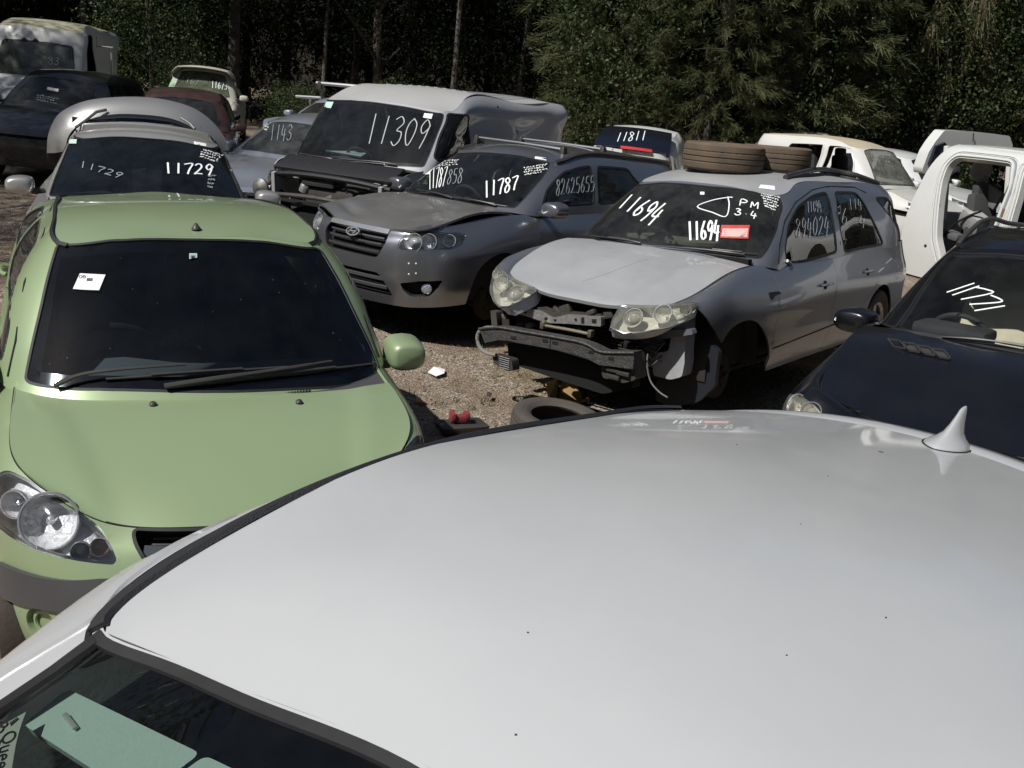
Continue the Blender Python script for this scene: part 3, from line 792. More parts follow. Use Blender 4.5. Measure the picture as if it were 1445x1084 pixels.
def scatter_stones():
    global STRAW
    rs = random.Random(5); m = MB(); base = []
    for k in range(5):
        bm = bmesh.new(); bmesh.ops.create_icosphere(bm, subdivisions=1, radius=1)
        for v in bm.verts: v.co *= rs.uniform(.7, 1.2)
        bm.verts.index_update(); base.append(([v.co.copy() for v in bm.verts], [[v.index for v in f.verts] for f in bm.faces])); bm.free()
    SM = [mat('stone', (.48, .42, .35), .95, col2=(.20, .165, .13), nscale=3), mat('stone_dark', (.09, .075, .06), .95)]
    mbs = [MB(), MB()]
    areas = [((-1.2, 3.2, 3.6, 9.0), 5200, .0045, .016), ((-5.5, 4, -1.2, 12), 1800, .008, .03)]
    for (x0, y0, x1, y1), n, a, b in areas:
        for _ in range(n):
            x, y = rs.uniform(x0, x1), rs.uniform(y0, y1); s_ = a + (b - a) * rs.random() ** 4; V, F = rs.choice(base)
            M = Matrix.Rotation(rs.uniform(0, 6), 3, 'Z') @ Matrix.Diagonal((s_ * rs.uniform(.8, 1.5), s_, s_ * .6)).to_3x3()
            mbs[rs.random() < .25].add([M @ v + Vector((x, y, float(HGT(x, y)) + s_ * .2)) for v in V], F)
    o = mbs[0].build('gravel', SM[0], None, False, None); o['kind'] = 'stuff'
    o = mbs[1].build('dark_gravel', SM[1], None, False, None); o['kind'] = 'stuff'
    g = MB()
    for k in range(5200):
        if k < 3600: c = gpt(rs.gauss(735, 38), rs.gauss(505, 26)); x, y = c.x, c.y
        else: x, y = rs.uniform(-1, 3), rs.uniform(4, 9)
        L = rs.uniform(.02, .08); a = rs.uniform(0, 6.28); z = float(HGT(x, y)) + .003; d = Vector((cos(a), sin(a), rs.uniform(.05, .5))) * L; s_ = Vector((-sin(a), cos(a), 0)) * .0014
        p = Vector((x, y, z)); g.add([p - s_, p + s_, p + d + Vector((0, 0, .004))], [(0, 1, 2)])
    o = g.build('dry_grass', mat('straw', (.42, .34, .19), .9, col2=(.28, .24, .13)), None, False, None); o['kind'] = 'stuff'
scatter_stones()

def weeds():
    rs = random.Random(31); g = MB()
    spots = [gpt(rs.gauss(725, 50), rs.gauss(500, 35)) for _ in range(26)] + [Vector((rs.uniform(-6, -3.2), rs.uniform(3, 9), 0)) for _ in range(30)] + [gpt(rs.uniform(600, 700), rs.uniform(540, 610)) for _ in range(8)]
    for c in spots:
        for _ in range(rs.randint(5, 12)):
            a = rs.uniform(0, 6.28); L = rs.uniform(.04, .12); p = Vector((c.x + rs.gauss(0, .02), c.y + rs.gauss(0, .02), float(HGT(c.x, c.y)))); d = Vector((cos(a) * .6, sin(a) * .6, rs.uniform(.3, 1))).normalized() * L; s_ = Vector((-sin(a), cos(a), 0)) * .003
            g.add([p - s_, p + s_, p + d * .6 + s_ * .8, p + d * .6 - s_ * .8, p + d + Vector((0, 0, -L * .2))], [(0, 1, 2, 3), (3, 2, 4)])
    o = g.build('weeds', mat('weed_green', (.07, .10, .03), .8, col2=(.20, .17, .08), nscale=4), None, False, None); o['kind'] = 'stuff'
    # dead leaves and wood chips
    m = MB()
    for _ in range(700):
        x, y = (rs.uniform(-1, 3), rs.uniform(3.8, 9)) if rs.random() < .6 else (rs.uniform(-6, -2.5), rs.uniform(3, 11)); a = rs.uniform(0, 6.28); L = rs.uniform(.015, .05); z = float(HGT(x, y)) + .008; d = Vector((cos(a), sin(a), rs.uniform(-.2, .3))) * L; s_ = Vector((-sin(a), cos(a), rs.uniform(-.3, .3))) * L * .3; p = Vector((x, y, z))
        m.add([p, p + d * .5 + s_, p + d, p + d * .5 - s_], [(0, 1, 2, 3)])
    o = m.build('dead_leaves', mat('dead_leaf', (.22, .12, .06), .9, col2=(.32, .24, .15), nscale=2), None, False, None); o['kind'] = 'stuff'
weeds()
# ---------------------------------------------------------------- trees and undergrowth
def leafmat(name, c1, c2, tr=.25, sp=.15):
    m = bpy.data.materials.new(name); m.use_nodes = True; t = m.node_tree; N = t.nodes; Lk = t.links; p = N['Principled BSDF']; out = N['Material Output']
    oi = N.new('ShaderNodeObjectInfo'); tc = N.new('ShaderNodeTexCoord'); n = N.new('ShaderNodeTexNoise'); n.inputs['Scale'].default_value = 1.1; n.inputs['Detail'].default_value = 5
    Lk.new(tc.outputs['Object'], n.inputs['Vector']); mr = N.new('ShaderNodeMapRange'); mr.inputs[1].default_value = .35; mr.inputs[2].default_value = .65
    Lk.new(n.outputs['Fac'], mr.inputs[0]); x = N.new('ShaderNodeMix'); x.data_type = 'RGBA'; x.inputs[6].default_value = (*c1, 1); x.inputs[7].default_value = (*c2, 1)
    Lk.new(mr.outputs[0], x.inputs[0]); Lk.new(x.outputs[2], p.inputs['Base Color']); p.inputs['Roughness'].default_value = .55; p.inputs['Specular IOR Level'].default_value = sp
    tl = N.new('ShaderNodeBsdfTranslucent'); Lk.new(x.outputs[2], tl.inputs[0]); ms = N.new('ShaderNodeMixShader'); ms.inputs[0].default_value = tr
    Lk.new(p.outputs[0], ms.inputs[1]); Lk.new(tl.outputs[0], ms.inputs[2]); Lk.new(ms.outputs[0], out.inputs[0]); return m
LM = {'needle': leafmat('needle_foliage', (.075, .092, .040), (.15, .15, .078), .4), 'leafy': leafmat('leaf_foliage', (.022, .042, .014), (.06, .08, .024), .25, .3),
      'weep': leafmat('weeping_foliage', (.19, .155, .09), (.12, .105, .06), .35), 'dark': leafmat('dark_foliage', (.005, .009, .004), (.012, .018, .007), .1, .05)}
BARK = mat('bark', (.085, .070, .055), .9, col2=(.035, .028, .022), nscale=4, bump=.6, bscale=15); BARKP = mat('pale_bark', (.13, .115, .095), .85, col2=(.05, .043, .036), nscale=3, bump=.3)
def foliage(kind, H, base, W, nc, seed):
    rs = np.random.RandomState(seed); V = []; tips = []
    cl = []
    for k in range(nc):
        h = rs.beta(1.3, 1.2); rad = W * (.35 + .65 * math.sin(pi * min(1, h * .7 + .22))) * rs.uniform(.25, 1) ** .5 * rs.uniform(.7, 1.1); a = rs.uniform(0, 2 * pi)
        cl.append((rad * cos(a), rad * sin(a), base + (H - base) * h, a, rs.uniform(.6, 1.25)))
    for (x, y, z, a, s_) in cl:
        if kind in ('needle', 'weep'):
            n = 64 if kind == 'needle' else 70; L = (.42 if kind == 'needle' else .6) * s_
            cd = np.array([cos(a), sin(a), rs.uniform(-.6, .35)]) if kind == 'needle' else np.array([.3 * cos(a), .3 * sin(a), -1.]); cd /= np.linalg.norm(cd)
            dirs = cd + rs.normal(0, .42 if kind == 'needle' else .22, (n, 3)); dirs /= np.linalg.norm(dirs, axis=1, keepdims=True)
            t = rs.rand(n, 1) ** .7; o = np.array([x, y, z]) + cd * (t - .5) * .75 * s_ + rs.normal(0, .04, (n, 3)) * s_
            dr = -.10 * L if kind == 'needle' else 0
            e = o + dirs * L * rs.uniform(.55, 1, (n, 1)) + np.array([0, 0, dr]); wv = np.cross(dirs, rs.normal(0, 1, (n, 3))); wv /= np.linalg.norm(wv, axis=1, keepdims=True); wv *= .007 + .007 * rs.rand(n, 1)
            Q = np.stack([o - wv, o + wv, e + wv * .5, e - wv * .5], 1)
        else:
            n = 42; o = np.array([x, y, z]) + rs.normal(0, .28 * s_, (n, 3)) * [1, 1, .7]
            d = rs.normal(0, 1, (n, 3)) + [0, 0, -.4]; d /= np.linalg.norm(d, axis=1, keepdims=True); wv = np.cross(d, rs.normal(0, 1, (n, 3))); wv /= np.linalg.norm(wv, axis=1, keepdims=True)
            L = rs.uniform(.05, .11, (n, 1)); Q = np.stack([o, o + d * L * .5 + wv * L * .28, o + d * L, o + d * L * .5 - wv * L * .28], 1)
        V.append(Q.reshape(-1, 3))
    V = np.concatenate(V); nq = len(V) // 4
    me = bpy.data.meshes.new('crown'); me.vertices.add(len(V)); me.vertices.foreach_set('co', V.ravel()); me.loops.add(nq * 4); me.loops.foreach_set('vertex_index', np.arange(nq * 4))
    me.polygons.add(nq); me.polygons.foreach_set('loop_start', np.arange(nq) * 4); me.update(calc_edges=True); me.materials.append(LM[kind]); return me, cl
def trunkmesh(H, r0, seed, cl, m, lean=.3, nb=14):
    rs = random.Random(seed); mb = MB(); P = [Vector((rs.uniform(-lean, lean) * (i / 7) ** 1.2, rs.uniform(-lean, lean) * (i / 7) ** 1.2, H * i / 7 - .2 * (i == 0))) for i in range(8)]
    mb.tube(P, [r0 * (1.25 if i == 0 else 1 - .11 * i) for i in range(8)], 8)
    for k in range(nb):
        c = rs.choice(cl); t = max(.12, min(.92, c[2] / H - .12)); i = int(t * 7); p = P[i].lerp(P[min(7, i + 1)], t * 7 - i); e = Vector(c[:3])
        mb.tube([p, p.lerp(e, .5) + Vector((0, 0, .15)), e], [r0 * .38, r0 * .22, r0 * .08], 5)
    me = mb.build('trunk', m); d = me.data; bpy.data.objects.remove(me); return d
KINDS = {}
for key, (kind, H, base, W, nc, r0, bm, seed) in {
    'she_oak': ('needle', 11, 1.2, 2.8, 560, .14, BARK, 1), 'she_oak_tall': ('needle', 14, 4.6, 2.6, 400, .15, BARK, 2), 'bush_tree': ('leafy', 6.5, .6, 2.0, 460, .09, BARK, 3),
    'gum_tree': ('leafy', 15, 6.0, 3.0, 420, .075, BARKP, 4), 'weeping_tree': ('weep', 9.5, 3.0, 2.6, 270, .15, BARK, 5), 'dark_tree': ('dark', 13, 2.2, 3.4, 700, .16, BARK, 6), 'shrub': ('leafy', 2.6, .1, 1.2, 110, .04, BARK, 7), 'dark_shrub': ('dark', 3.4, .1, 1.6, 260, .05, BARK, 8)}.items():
    cme, cl = foliage(kind, H, base, W, nc, seed); KINDS[key] = (cme, trunkmesh(H * .97, r0, seed, cl, bm, .5))
def plant(key, x, y, s_=1, rz=0, label='', cat='tree', group=None, sz=None):
    o = thing(key if key in ('shrub', 'dark_shrub', 'weeping_tree', 'gum_tree') else 'tree', label, cat, (x, y, float(HGT(x, y)) - .05), rz, group); o.scale = (s_, s_, sz or s_)
    for n, me in zip(('crown', 'trunk'), KINDS[key]):
        c = bpy.data.objects.new(n, me); COL.objects.link(c); c.parent = o
    return o
def forest():
    rs = random.Random(11)
    # named trees one can tell apart, near edge of the wood (photo column, depth)
    def at(px, Y): p = dpt(px, 100, Y); return p.x
    spec = [('she_oak', 1060, 21.5, 1.0, 'soft needled green tree spreading behind the tyres on the roof', None), ('she_oak', 975, 23.5, .9, 'smaller feathery tree left of the large needled tree', None),
            ('weeping_tree', 1270, 22, 1.0, 'brownish weeping tree hanging over the white van wreck', None), ('bush_tree', 1165, 20.2, .85, 'glossy leaved small tree below the weeping branches', None),
            ('bush_tree', 900, 20.4, 1.0, 'grey green leafy tree behind the white hatch with red strip', None), ('she_oak', 1395, 23, .95, 'dark feathery tree behind the open white tailgate', None),
            ('she_oak', 1130, 20.2, .8, 'low feathery tree just right of the large needled tree', None), ('she_oak', 880, 21.5, .72, 'feathery young tree above the white SUV with red tape', None), ('she_oak', 1010, 19.5, .62, 'shortest feathery tree standing before the large one', None),
            ('bush_tree', 1330, 20.6, .9, 'leafy tree with yellowish patches beside the weeping tree', None),
            ('she_oak_tall', 330, 24, 1.0, 'tall feathery tree whose crown hangs above the small white ute', None), ('bush_tree', 215, 22.5, .8, 'thin leafy tree right of the high roof van', None),
            ('gum_tree', 640, 24, .95, 'slender tree with yellow green crown above the white van', None), ('gum_tree', 735, 25.5, 1.0, 'pale straight trunk right of the yellow green crown', None),
            ('gum_tree', 120, 24.5, 1.0, 'slender trunk rising just behind the high roof van', None)]
    for k, (key, px, Y, s_, lb, gr) in enumerate(spec): plant(key, at(px, Y + 6), Y + 6, s_ * 1.22, k * 1.7, lb)
    for k, (px, Y) in enumerate([(20, 26), (420, 25), (500, 26.5), (560, 25), (690, 27), (800, 26), (850, 25), (1130, 26), (1230, 25.5), (1450, 26), (1510, 24), (-60, 25)]):
        plant('gum_tree' if k % 3 == 1 else 'dark_tree', at(px, Y + 6) + rs.uniform(-.9, .9), Y + 6, rs.uniform(.85, 1.1), k * 2.1, 'tall dark trunked tree standing in the shade of the wood', group='shaded trees at the edge of the wood')
    for k in range(30):
        Y = 33 + (k % 3) * 2.6; px = -140 + 1720 * (k + .5) / 30
        plant('dark_tree', at(px, Y), Y, rs.uniform(.9, 1.15), k * 1.3, 'dark dense tree deeper in the wood', group='dense trees deeper in the wood')
    for k, px in enumerate([230, 262, 395, 440, 850, 885, 1210, 1150, 1400, 560, 1330, 60]):
        plant('shrub', at(px, 26.5), 26.5 + rs.uniform(-.5, 1.5), rs.uniform(.45, .8), k * 1.1, 'low green shrub at the foot of the wood', 'shrub', 'shrubs along the edge of the wood')
    for k in range(12):
        Y = 31.5 + rs.uniform(0, 2.5); plant('dark_shrub', at(-80 + 1600 * k / 11, Y), Y, rs.uniform(.9, 1.3), k * 2.3, 'dark bushy undergrowth plant beneath the trees', 'shrub', 'dark shrubs under the trees')
    # far wood, reads as one mass
    r2 = np.random.RandomState(9); n = 42000; X = r2.uniform(-60, 70, n); Y = r2.uniform(42, 53, n); Z = r2.uniform(0, 16, n) * (1 - .2 * np.sin(X * .7)); o = np.stack([X, Y, Z], 1)
    d = r2.normal(0, 1, (n, 3)); d /= np.linalg.norm(d, axis=1, keepdims=True); w_ = np.cross(d, r2.normal(0, 1, (n, 3))); w_ /= np.linalg.norm(w_, axis=1, keepdims=True); s_ = r2.uniform(.15, .5, (n, 1))
    V = np.stack([o, o + d * s_ * .5 + w_ * s_ * .35, o + d * s_, o + d * s_ * .5 - w_ * s_ * .35], 1).reshape(-1, 3)
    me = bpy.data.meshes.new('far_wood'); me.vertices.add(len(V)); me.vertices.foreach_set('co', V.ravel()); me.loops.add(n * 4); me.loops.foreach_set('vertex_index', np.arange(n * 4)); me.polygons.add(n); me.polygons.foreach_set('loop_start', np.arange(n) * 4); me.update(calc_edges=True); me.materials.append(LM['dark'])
    fo = bpy.data.objects.new('far_wood', me); COL.objects.link(fo); fo['kind'] = 'stuff'
    # dark wall added behind the wood, keeps sky from showing through
    bk = [(x, 54 + 3 * sin(x * .3), z) for x in range(-140, 150, 4) for z in (-1, 17 + 2 * sin(x * .21))]; nb = len(bk) // 2
    b = mkobj('dark_backdrop', bk + [(x, y + 40, 0) for x, y, z in bk[::2]], [(2 * i, 2 * i + 2, 2 * i + 3, 2 * i + 1) for i in range(nb - 1)] + [(2 * i + 1, 2 * i + 3, 2 * nb + i + 1, 2 * nb + i) for i in range(nb - 1)], mat('backdrop_brown', (.03, .022, .014), .95, col2=(.015, .014, .008))); b['kind'] = 'structure'
    # trees beside the yard, shading its left part
    for k, (x, y, key, s_) in enumerate([(-12, 8.6, 'gum_tree', .85), (-15, 12, 'she_oak_tall', 1.0), (-17, 16.5, 'gum_tree', .9), (-18, 13, 'she_oak_tall', 1.0), (-12.5, 4.6, 'gum_tree', .8), (-19, 19, 'gum_tree', 1.0), (-15, 7.5, 'gum_tree', 1.0)]):
        plant(key, x, y, s_, k, 'tall tree beside the yard shading the parked wrecks', group='trees beside the yard')
forest()
def surroundings():
    """wood on the other sides of the yard"""
    rs = random.Random(21); k = 0
    for a in range(-20, 236, 11):            # round the right, behind and left of the camera
        rr = 27 + rs.uniform(-1.5, 2.5); th = R(20 - a) if 0 else R(-a + 12); x, y = rr * cos(th) + 2, rr * sin(th) + 3
        if y > 21 or (x < -8 and y < 6 and -130 > a): continue
        plant('dark_tree' if k % 4 else 'she_oak_tall', x, y, rs.uniform(.95, 1.2), k, 'tall tree of the wood enclosing the yard', group='trees of the wood around the yard'); k += 1
    r2 = np.random.RandomState(19); n = 26000; th = r2.uniform(R(-245), R(20), n); rr = r2.uniform(31, 36, n); o = np.stack([rr * np.cos(th) + 2, rr * np.sin(th) + 3, r2.uniform(0, 14, n)], 1)
    d = r2.normal(0, 1, (n, 3)); d /= np.linalg.norm(d, axis=1, keepdims=True); w_ = np.cross(d, r2.normal(0, 1, (n, 3))); w_ /= np.linalg.norm(w_, axis=1, keepdims=True); s_ = r2.uniform(.3, .9, (n, 1))
    V = np.stack([o, o + d * s_ * .5 + w_ * s_ * .35, o + d * s_, o + d * s_ * .5 - w_ * s_ * .35], 1).reshape(-1, 3)
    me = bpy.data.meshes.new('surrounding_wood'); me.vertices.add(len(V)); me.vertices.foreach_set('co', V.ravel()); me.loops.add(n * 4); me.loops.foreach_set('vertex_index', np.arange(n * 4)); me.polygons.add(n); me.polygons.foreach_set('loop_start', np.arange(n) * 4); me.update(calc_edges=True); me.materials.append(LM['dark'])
    fo = bpy.data.objects.new('surrounding_wood', me); COL.objects.link(fo); fo['kind'] = 'stuff'
surroundings()
# ---------------------------------------------------------------- green hatchback
def green_hatch():
    C = Car('green_hatchback', 'light green small hatchback with a plain dark windscreen and round eyed headlight', 'car', -.779, 2.995, -64.65, 3.825, .061, near=1.5, far=6, roll=.0423, pitch=.0776)
    GP = paint('light_green_paint', (.29, .375, .205), .25, .38, .7, dust=.06, dustcol=(.34, .38, .26))
    r = C.root
    pl = [(0, 0), (.02, .30), (.09, .52), (.23, .67), (.48, .785), (.95, .825), (1.9, .832), (2.8, .825), (3.35, .79), (3.68, .65), (3.80, .35), (3.82, 0)]
    rows = [(.20, [.05] * 12), (.42, [0.0] * 12), (.55, [.015, .01, .01, .01, 0, 0, 0, 0, 0, 0, 0, 0]),
            ([.66, .66, .67, .70, .74, .76, .76, .76, .78, .78, .78, .78], [.06, .055, .05, .03, .02, .005, 0, 0, 0, .02, .03, .03]),
            ([.74, .745, .77, .81, .86, .91, .90, .92, .94, .94, .94, .94], [.11, .11, .12, .09, .05, .045, .02, .02, .03, .06, .07, .07]),
            ([.785, .79, .80, .845, .90, .962, .975, 1.01, 1.04, 1.05, 1.05, 1.05], [.16, .17, .18, .15, .10, .11, .05, .05, .07, .10, .11, .11])]
    S = C.lower(pl, rows)
    bot = [(.82, 0, .955), (.86, .35, .955), (.95, .61, .95), (1.07, .73, .955), (1.6, .775, .96), (2.2, .78, .98), (2.9, .77, 1.0), (3.45, .68, 1.03), (3.70, 0, 1.03)]
    top = [(1.47, 0, 1.45), (1.475, .3, 1.442), (1.505, .51, 1.412), (1.57, .545, 1.42), (1.8, .545, 1.437), (2.3, .54, 1.395), (2.95, .53, 1.285), (3.38, .50, 1.20), (3.45, 0, 1.22)]
    G = C.green(bot, top, [.02, .02, .02, .03, .055, .06, .055, .04, .02])
    vt = S.kv[-1]; uc = C.ucol(S, 3)
    H = C.cap(S, vt, uc, [(C.ucol(S, 4), .36, .875), ((C.ucol(S, 4) + C.ucol(S, 5)) / 2, .62, .945), (C.ucol(S, 5) + .2, .98, .975)], p=2.4)
    gv = G.kv[-1]
    Rf = C.cap(G, gv, C.ucol(G, 2), [(C.ucol(G, 3), 1.58, 1.46), (C.ucol(G, 4), 1.8, 1.466), (C.ucol(G, 5), 2.3, 1.42), (C.ucol(G, 6), 2.95, 1.30)], p=2.2, rear=C.ucol(G, 7))
    holes = []
    # headlights
    hl = S.px(roundp([(-28, 690), (7, 661), (32, 672), (70, 693), (110, 720), (140, 742), (155, 765), (165, 790), (160, 797), (125, 794), (85, 787), (45, 775), (12, 757), (-22, 727)], 12, 4))
    it = [(*S.px([(66, 735)])[0], .088, 'main'), (*S.px([(139, 771)])[0], .028, 'amber'), (*S.px([(16, 712)])[0], .045, 'main'), (*S.px([(112, 778)])[0], .03, 'proj')]
    for sg in (1, -1):
        q = hl if sg > 0 else mir(hl); holes.append(q)
        lamp(C, S, q, [(u * sg, v, rr, k) for u, v, rr, k in it], depth=.06)
    # grille
    ga = S.px([(188, 746), (190, 765), (204, 790), (225, 812)])
    gr = roundp([(-abs(a), b) for a, b in ga] + [(abs(a), b) for a, b in ga[::-1]], .03, 4); holes.append(gr)
    gh = pocket(S, gr, .06, BLK, 'grille', r)
    ub, vb = abs(ga[2][0]), ga[1][1]
    m = MB()
    for k in range(7): strip(S, [(u, ga[3][1] + (ga[0][1] - ga[3][1]) * (k + .5) / 7) for u in np.linspace(-ub * .95, ub * .95, 15)], PLB, 'x', None, .008, .006, -.045, mb=m)
    m.build('grille_mesh', PLB, gh)
    strip(S, [(u, vb * .6 + ga[2][1] * .4) for u in np.linspace(-ub * 1.02, ub * 1.02, 15)], mat('grille_bar', (.10, .11, .12), .25, .5, coat=1), 'grille_bar', gh, .045, .014, -.025)
    strip(S, resamp(gr, .03), RUB, 'grille_surround', gh, .014, .004, -.002, True)
    # bumper band
    bt = S.px([(2, 793), (30, 806), (60, 812), (100, 814), (190, 811)]); bb_ = S.px([(2, 835), (30, 850), (60, 857), (100, 859), (190, 857)])
    vt_, vb_ = bt[-1][1], bb_[-1][1]; ue = C.ucol(S, 4) + .12
    ipt = lambda A, u: np.interp(abs(u), *map(np.array, zip(*sorted((abs(a), b) for a, b in A))))
    band = [(u, ipt(bb_, u)) for u in np.linspace(-ue, ue, 40)] + [(u, ipt(bt, u)) for u in np.linspace(ue, -ue, 40)]
    bo = panel(S, roundp(band[::4], .02), PLG, 'bumper_strip', r, th=.03, off=.018)
    # fog lamp blanks
    fg = S.px([(60, 885)])[0]
    for sg in (1, -1):
        c = np.array((fg[0] * sg, fg[1])); q = np.array([c + .075 * np.array((cos(a), .8 * sin(a))) for a in np.linspace(0, 2 * pi, 24, endpoint=False)]); holes.append(q)
        o = pocket(S, q, .025, GP, 'fog_lamp_blank', r); strip(S, [c + (q_ - c) * .72 for q_ in q], GP, 'blank_rim', o, .012, .006, -.02, True)
    # arches and doors
    ar = [C.arch(.62, .29, .33, .33), C.arch(3.08, .29, .33, .33)]
    for a in ar: holes += [a, mir(a)]
    dl = [[(1.13, .97), (1.10, .60), (1.15, .33), (2.30, .33), (2.34, .99)], [(2.36, .99), (2.32, .33), (2.70, .33), (2.82, .58), (3.10, .72), (3.22, 1.02)]]
    doors(C, S, GP, dl, holes, (2.15, 2.98), hz=(.86, .88))
    tl = roundp(S.side([(3.50, 1.0), (3.44, .72), (3.70, .74), (3.72, 1.02)]), .03)
    for sg in (1, -1):
        q = tl if sg > 0 else mir(tl); holes.append(q); panel(S, q, mat('red_lens', (.35, .01, .01), .15, coat=1), 'tail_light', r, th=.02)
    panel(S, full(S), GP, 'body', r, holes=holes)
    # seam bumper / fender
    for sg in (1, -1):
        q = S.px([(-25, 728), (-40, 750)]); seam(S, [(a * sg, b) for a, b in q], 'panel_seam', r)
    # glasshouse
    gh_ = []
    ws = G.px(roundp([(81, 343), (165, 339), (277, 338), (370, 341), (452, 351), (478, 395), (500, 440), (524, 490), (543, 534), (500, 543), (420, 549), (290, 553), (150, 550), (60, 545), (35, 538), (56, 440)], 10)); gh_.append(ws)
    g = screen(C, G, ws, glass('green_car_glass', (.50, .55, .57), .012, (.25, .28, .30)), .045)
    sidewin(C, G, [[(1.22, 1.01), (1.30, 1.12), (1.74, 1.35), (2.27, 1.34), (2.28, 1.03)], [(2.36, 1.04), (2.35, 1.33), (2.95, 1.24), (3.15, 1.14), (3.12, 1.06)]], gh_, GLSD)
    rw = G.ray([C.pt(4, y, z) for y, z in [(-.55, 1.1), (.55, 1.1), (.45, 1.36), (-.45, 1.36)]], (1, 0, 0)) if 0 else None
    panel(G, full(G), GP, 'pillars', r, holes=gh_, gap=0)
    for sg in (1, -1):
        seam(G, np.array(G.side([(1.13, .99), (1.22, 1.10), (1.45, 1.27), (1.74, 1.39), (2.3, 1.375), (3.0, 1.27), (3.25, 1.15)])) * [sg, 1], 'door_seam', r, .01)
        seam(G, [(u * sg, gv - .004) for u in np.linspace(C.ucol(G, 2) - .02, C.ucol(G, 7), 30)], 'roof_ditch_strip', r, .022, RUB, .006)
    # bonnet and cowl
    re = H.px([(29, 546), (75, 553), (110, 558), (230, 560), (330, 558), (430, 554), (500, 548), (547, 538)])
    U = H.ku[-1]; re = re[(np.abs(re[:, 0]) < U * .97)]
    hp = [(-U, 0), (U, 0), (U, re[-1][1])] + [tuple(x) for x in re[::-1]] + [(-U, re[0][1])]
    panel(H, inset(resamp(hp, .05), .003), GP, 'bonnet', r, th=.02, step=.035, disp=lambda uv, P: .011 / (1 + np.exp(-(np.abs(P[:, 1]) - .40 - .19 * (C.L / 2 - P[:, 0] - .15) / .8) / .014)) * np.clip((C.L / 2 - .22 - P[:, 0]) * 7, 0, 1) * np.clip((P[:, 0] - C.L / 2 + .95) * 7, 0, 1))
    for sg in (1, -1): seam(H, [(sg * (U - .003), v) for v in np.linspace(.01, re[0][1], 40)], 'bonnet_gap', r, .007, BLK, .0015)
    seam(H, [(u, .004) for u in np.linspace(-U, U, 60)], 'bonnet_gap', r, .007, BLK, .0015)
    cw = [(-U, re[0][1] + .004)] + [tuple(x + [0, .004]) for x in re] + [(U, re[-1][1] + .004), (U, H.kv[-1]), (-U, H.kv[-1])]
    cp = panel(H, cw, PLG, 'cowl_panel', r, th=.01, off=-.010)
    m = MB()
    for x in range(252, 440, 4):
        yb = 552 + (x - 250) * -.012
        strip(H, H.px([(x, yb + 2.5), (x + 1, yb - 2.5)]), BLK, 'x', None, .007, .001, -.004, mb=m)
    m.build('cowl_slot', BLK, cp)
    for p_ in ((216, 572), (422, 569)):
        q = H.px([p_]); P = Vector(H(q)[0]); m = MB(); m.lathe([(.014, 0), (.014, .008), (.009, .014), (.001, .016)], P, H.nrm(q)[0], 12); m.build('washer_jet', PLB, r)
    panel(Rf, full(Rf), GP, 'roof', r, gap=.002)
    P = Vector(Rf(Rf.px([(277, 325)]))[0]); m = MB(); m.lathe([(.02, -.002), (.02, .008), (.012, .02), (.006, .03), (.001, .032)], P, (-.4, 0, 1), 14); m.build('aerial_base', PLB, r)
    wiper(C, G, (80, 547), (130, 531), (262, 518), (150, 536), (405, 519)); wiper(C, G, (232, 548), (400, 525), (465, 513), (300, 541), (528, 514))
    for y_ in (.875, -.875): mirror_cap(C, 1.20, y_, .985, GP, w=.175, h=.145, d=.12)
    # sticker on the glass, with its print
    q = G.px([(113, 386), (149, 388), (140, 410), (103, 408)]); st = panel(G, q, PAP, 'paper_sticker', r, th=0, off=.002)
    m = MB()
    for k in range(5): strip(G, G.px([(123.5 + k * 1.7, 393), (123 + k * 1.7, 397)]), BLK, 'x', None, .003, .0005, .003, mb=m)
    strip(G, G.px([(114 + 2 * cos(a), 391 + 2 * sin(a)) for a in np.linspace(0, 6, 9)] + [(119 + 2 * cos(a), 391 + 2 * sin(a)) for a in np.linspace(0, 6, 9)]), BLK, 'x', None, .002, .0005, .003, mb=m)
    m.build('sticker_print', BLK, st)
    q = G.px([(267, 358), (278, 358), (278, 364), (267, 366)]); panel(G, q, mat('mint_sticker', (.45, .62, .55), .6), 'window_tag', r, th=0, off=.002)
    for k, (x, y) in enumerate([(187, 408), (222, 428), (340, 423), (394, 413), (430, 400), (480, 479), (445, 404), (155, 492), (95, 505), (70, 513), (170, 364), (470, 470), (300, 440), (385, 395)]):
        q = G.px([(x, y)]); m = MB(); m.lathe([(.0011, .0005), (.0008, .0009), (.0002, .001)], G(q)[0], G.nrm(q)[0], 6); m.build('glass_speck', PAP, g)
    C.interior(.86, .97, .62, wheel_y=-.35, dashm=mat('dash_grey', (.15, .165, .17), .8), zr=1.22, rows=1)
    m = MB(); m.box(C.pt(1.52, 0, 1.33), (.04, .24, .07), None, .4); m.build('rear_view_mirror', INT, r)
    C.shell(wy=.68, b0=.6, b1=.4)
    for b in (.62, 3.08):
        for y in (.70, -.70): C.wheel(b, y, .29, .18, rim='steel')
    return C
green_hatch()
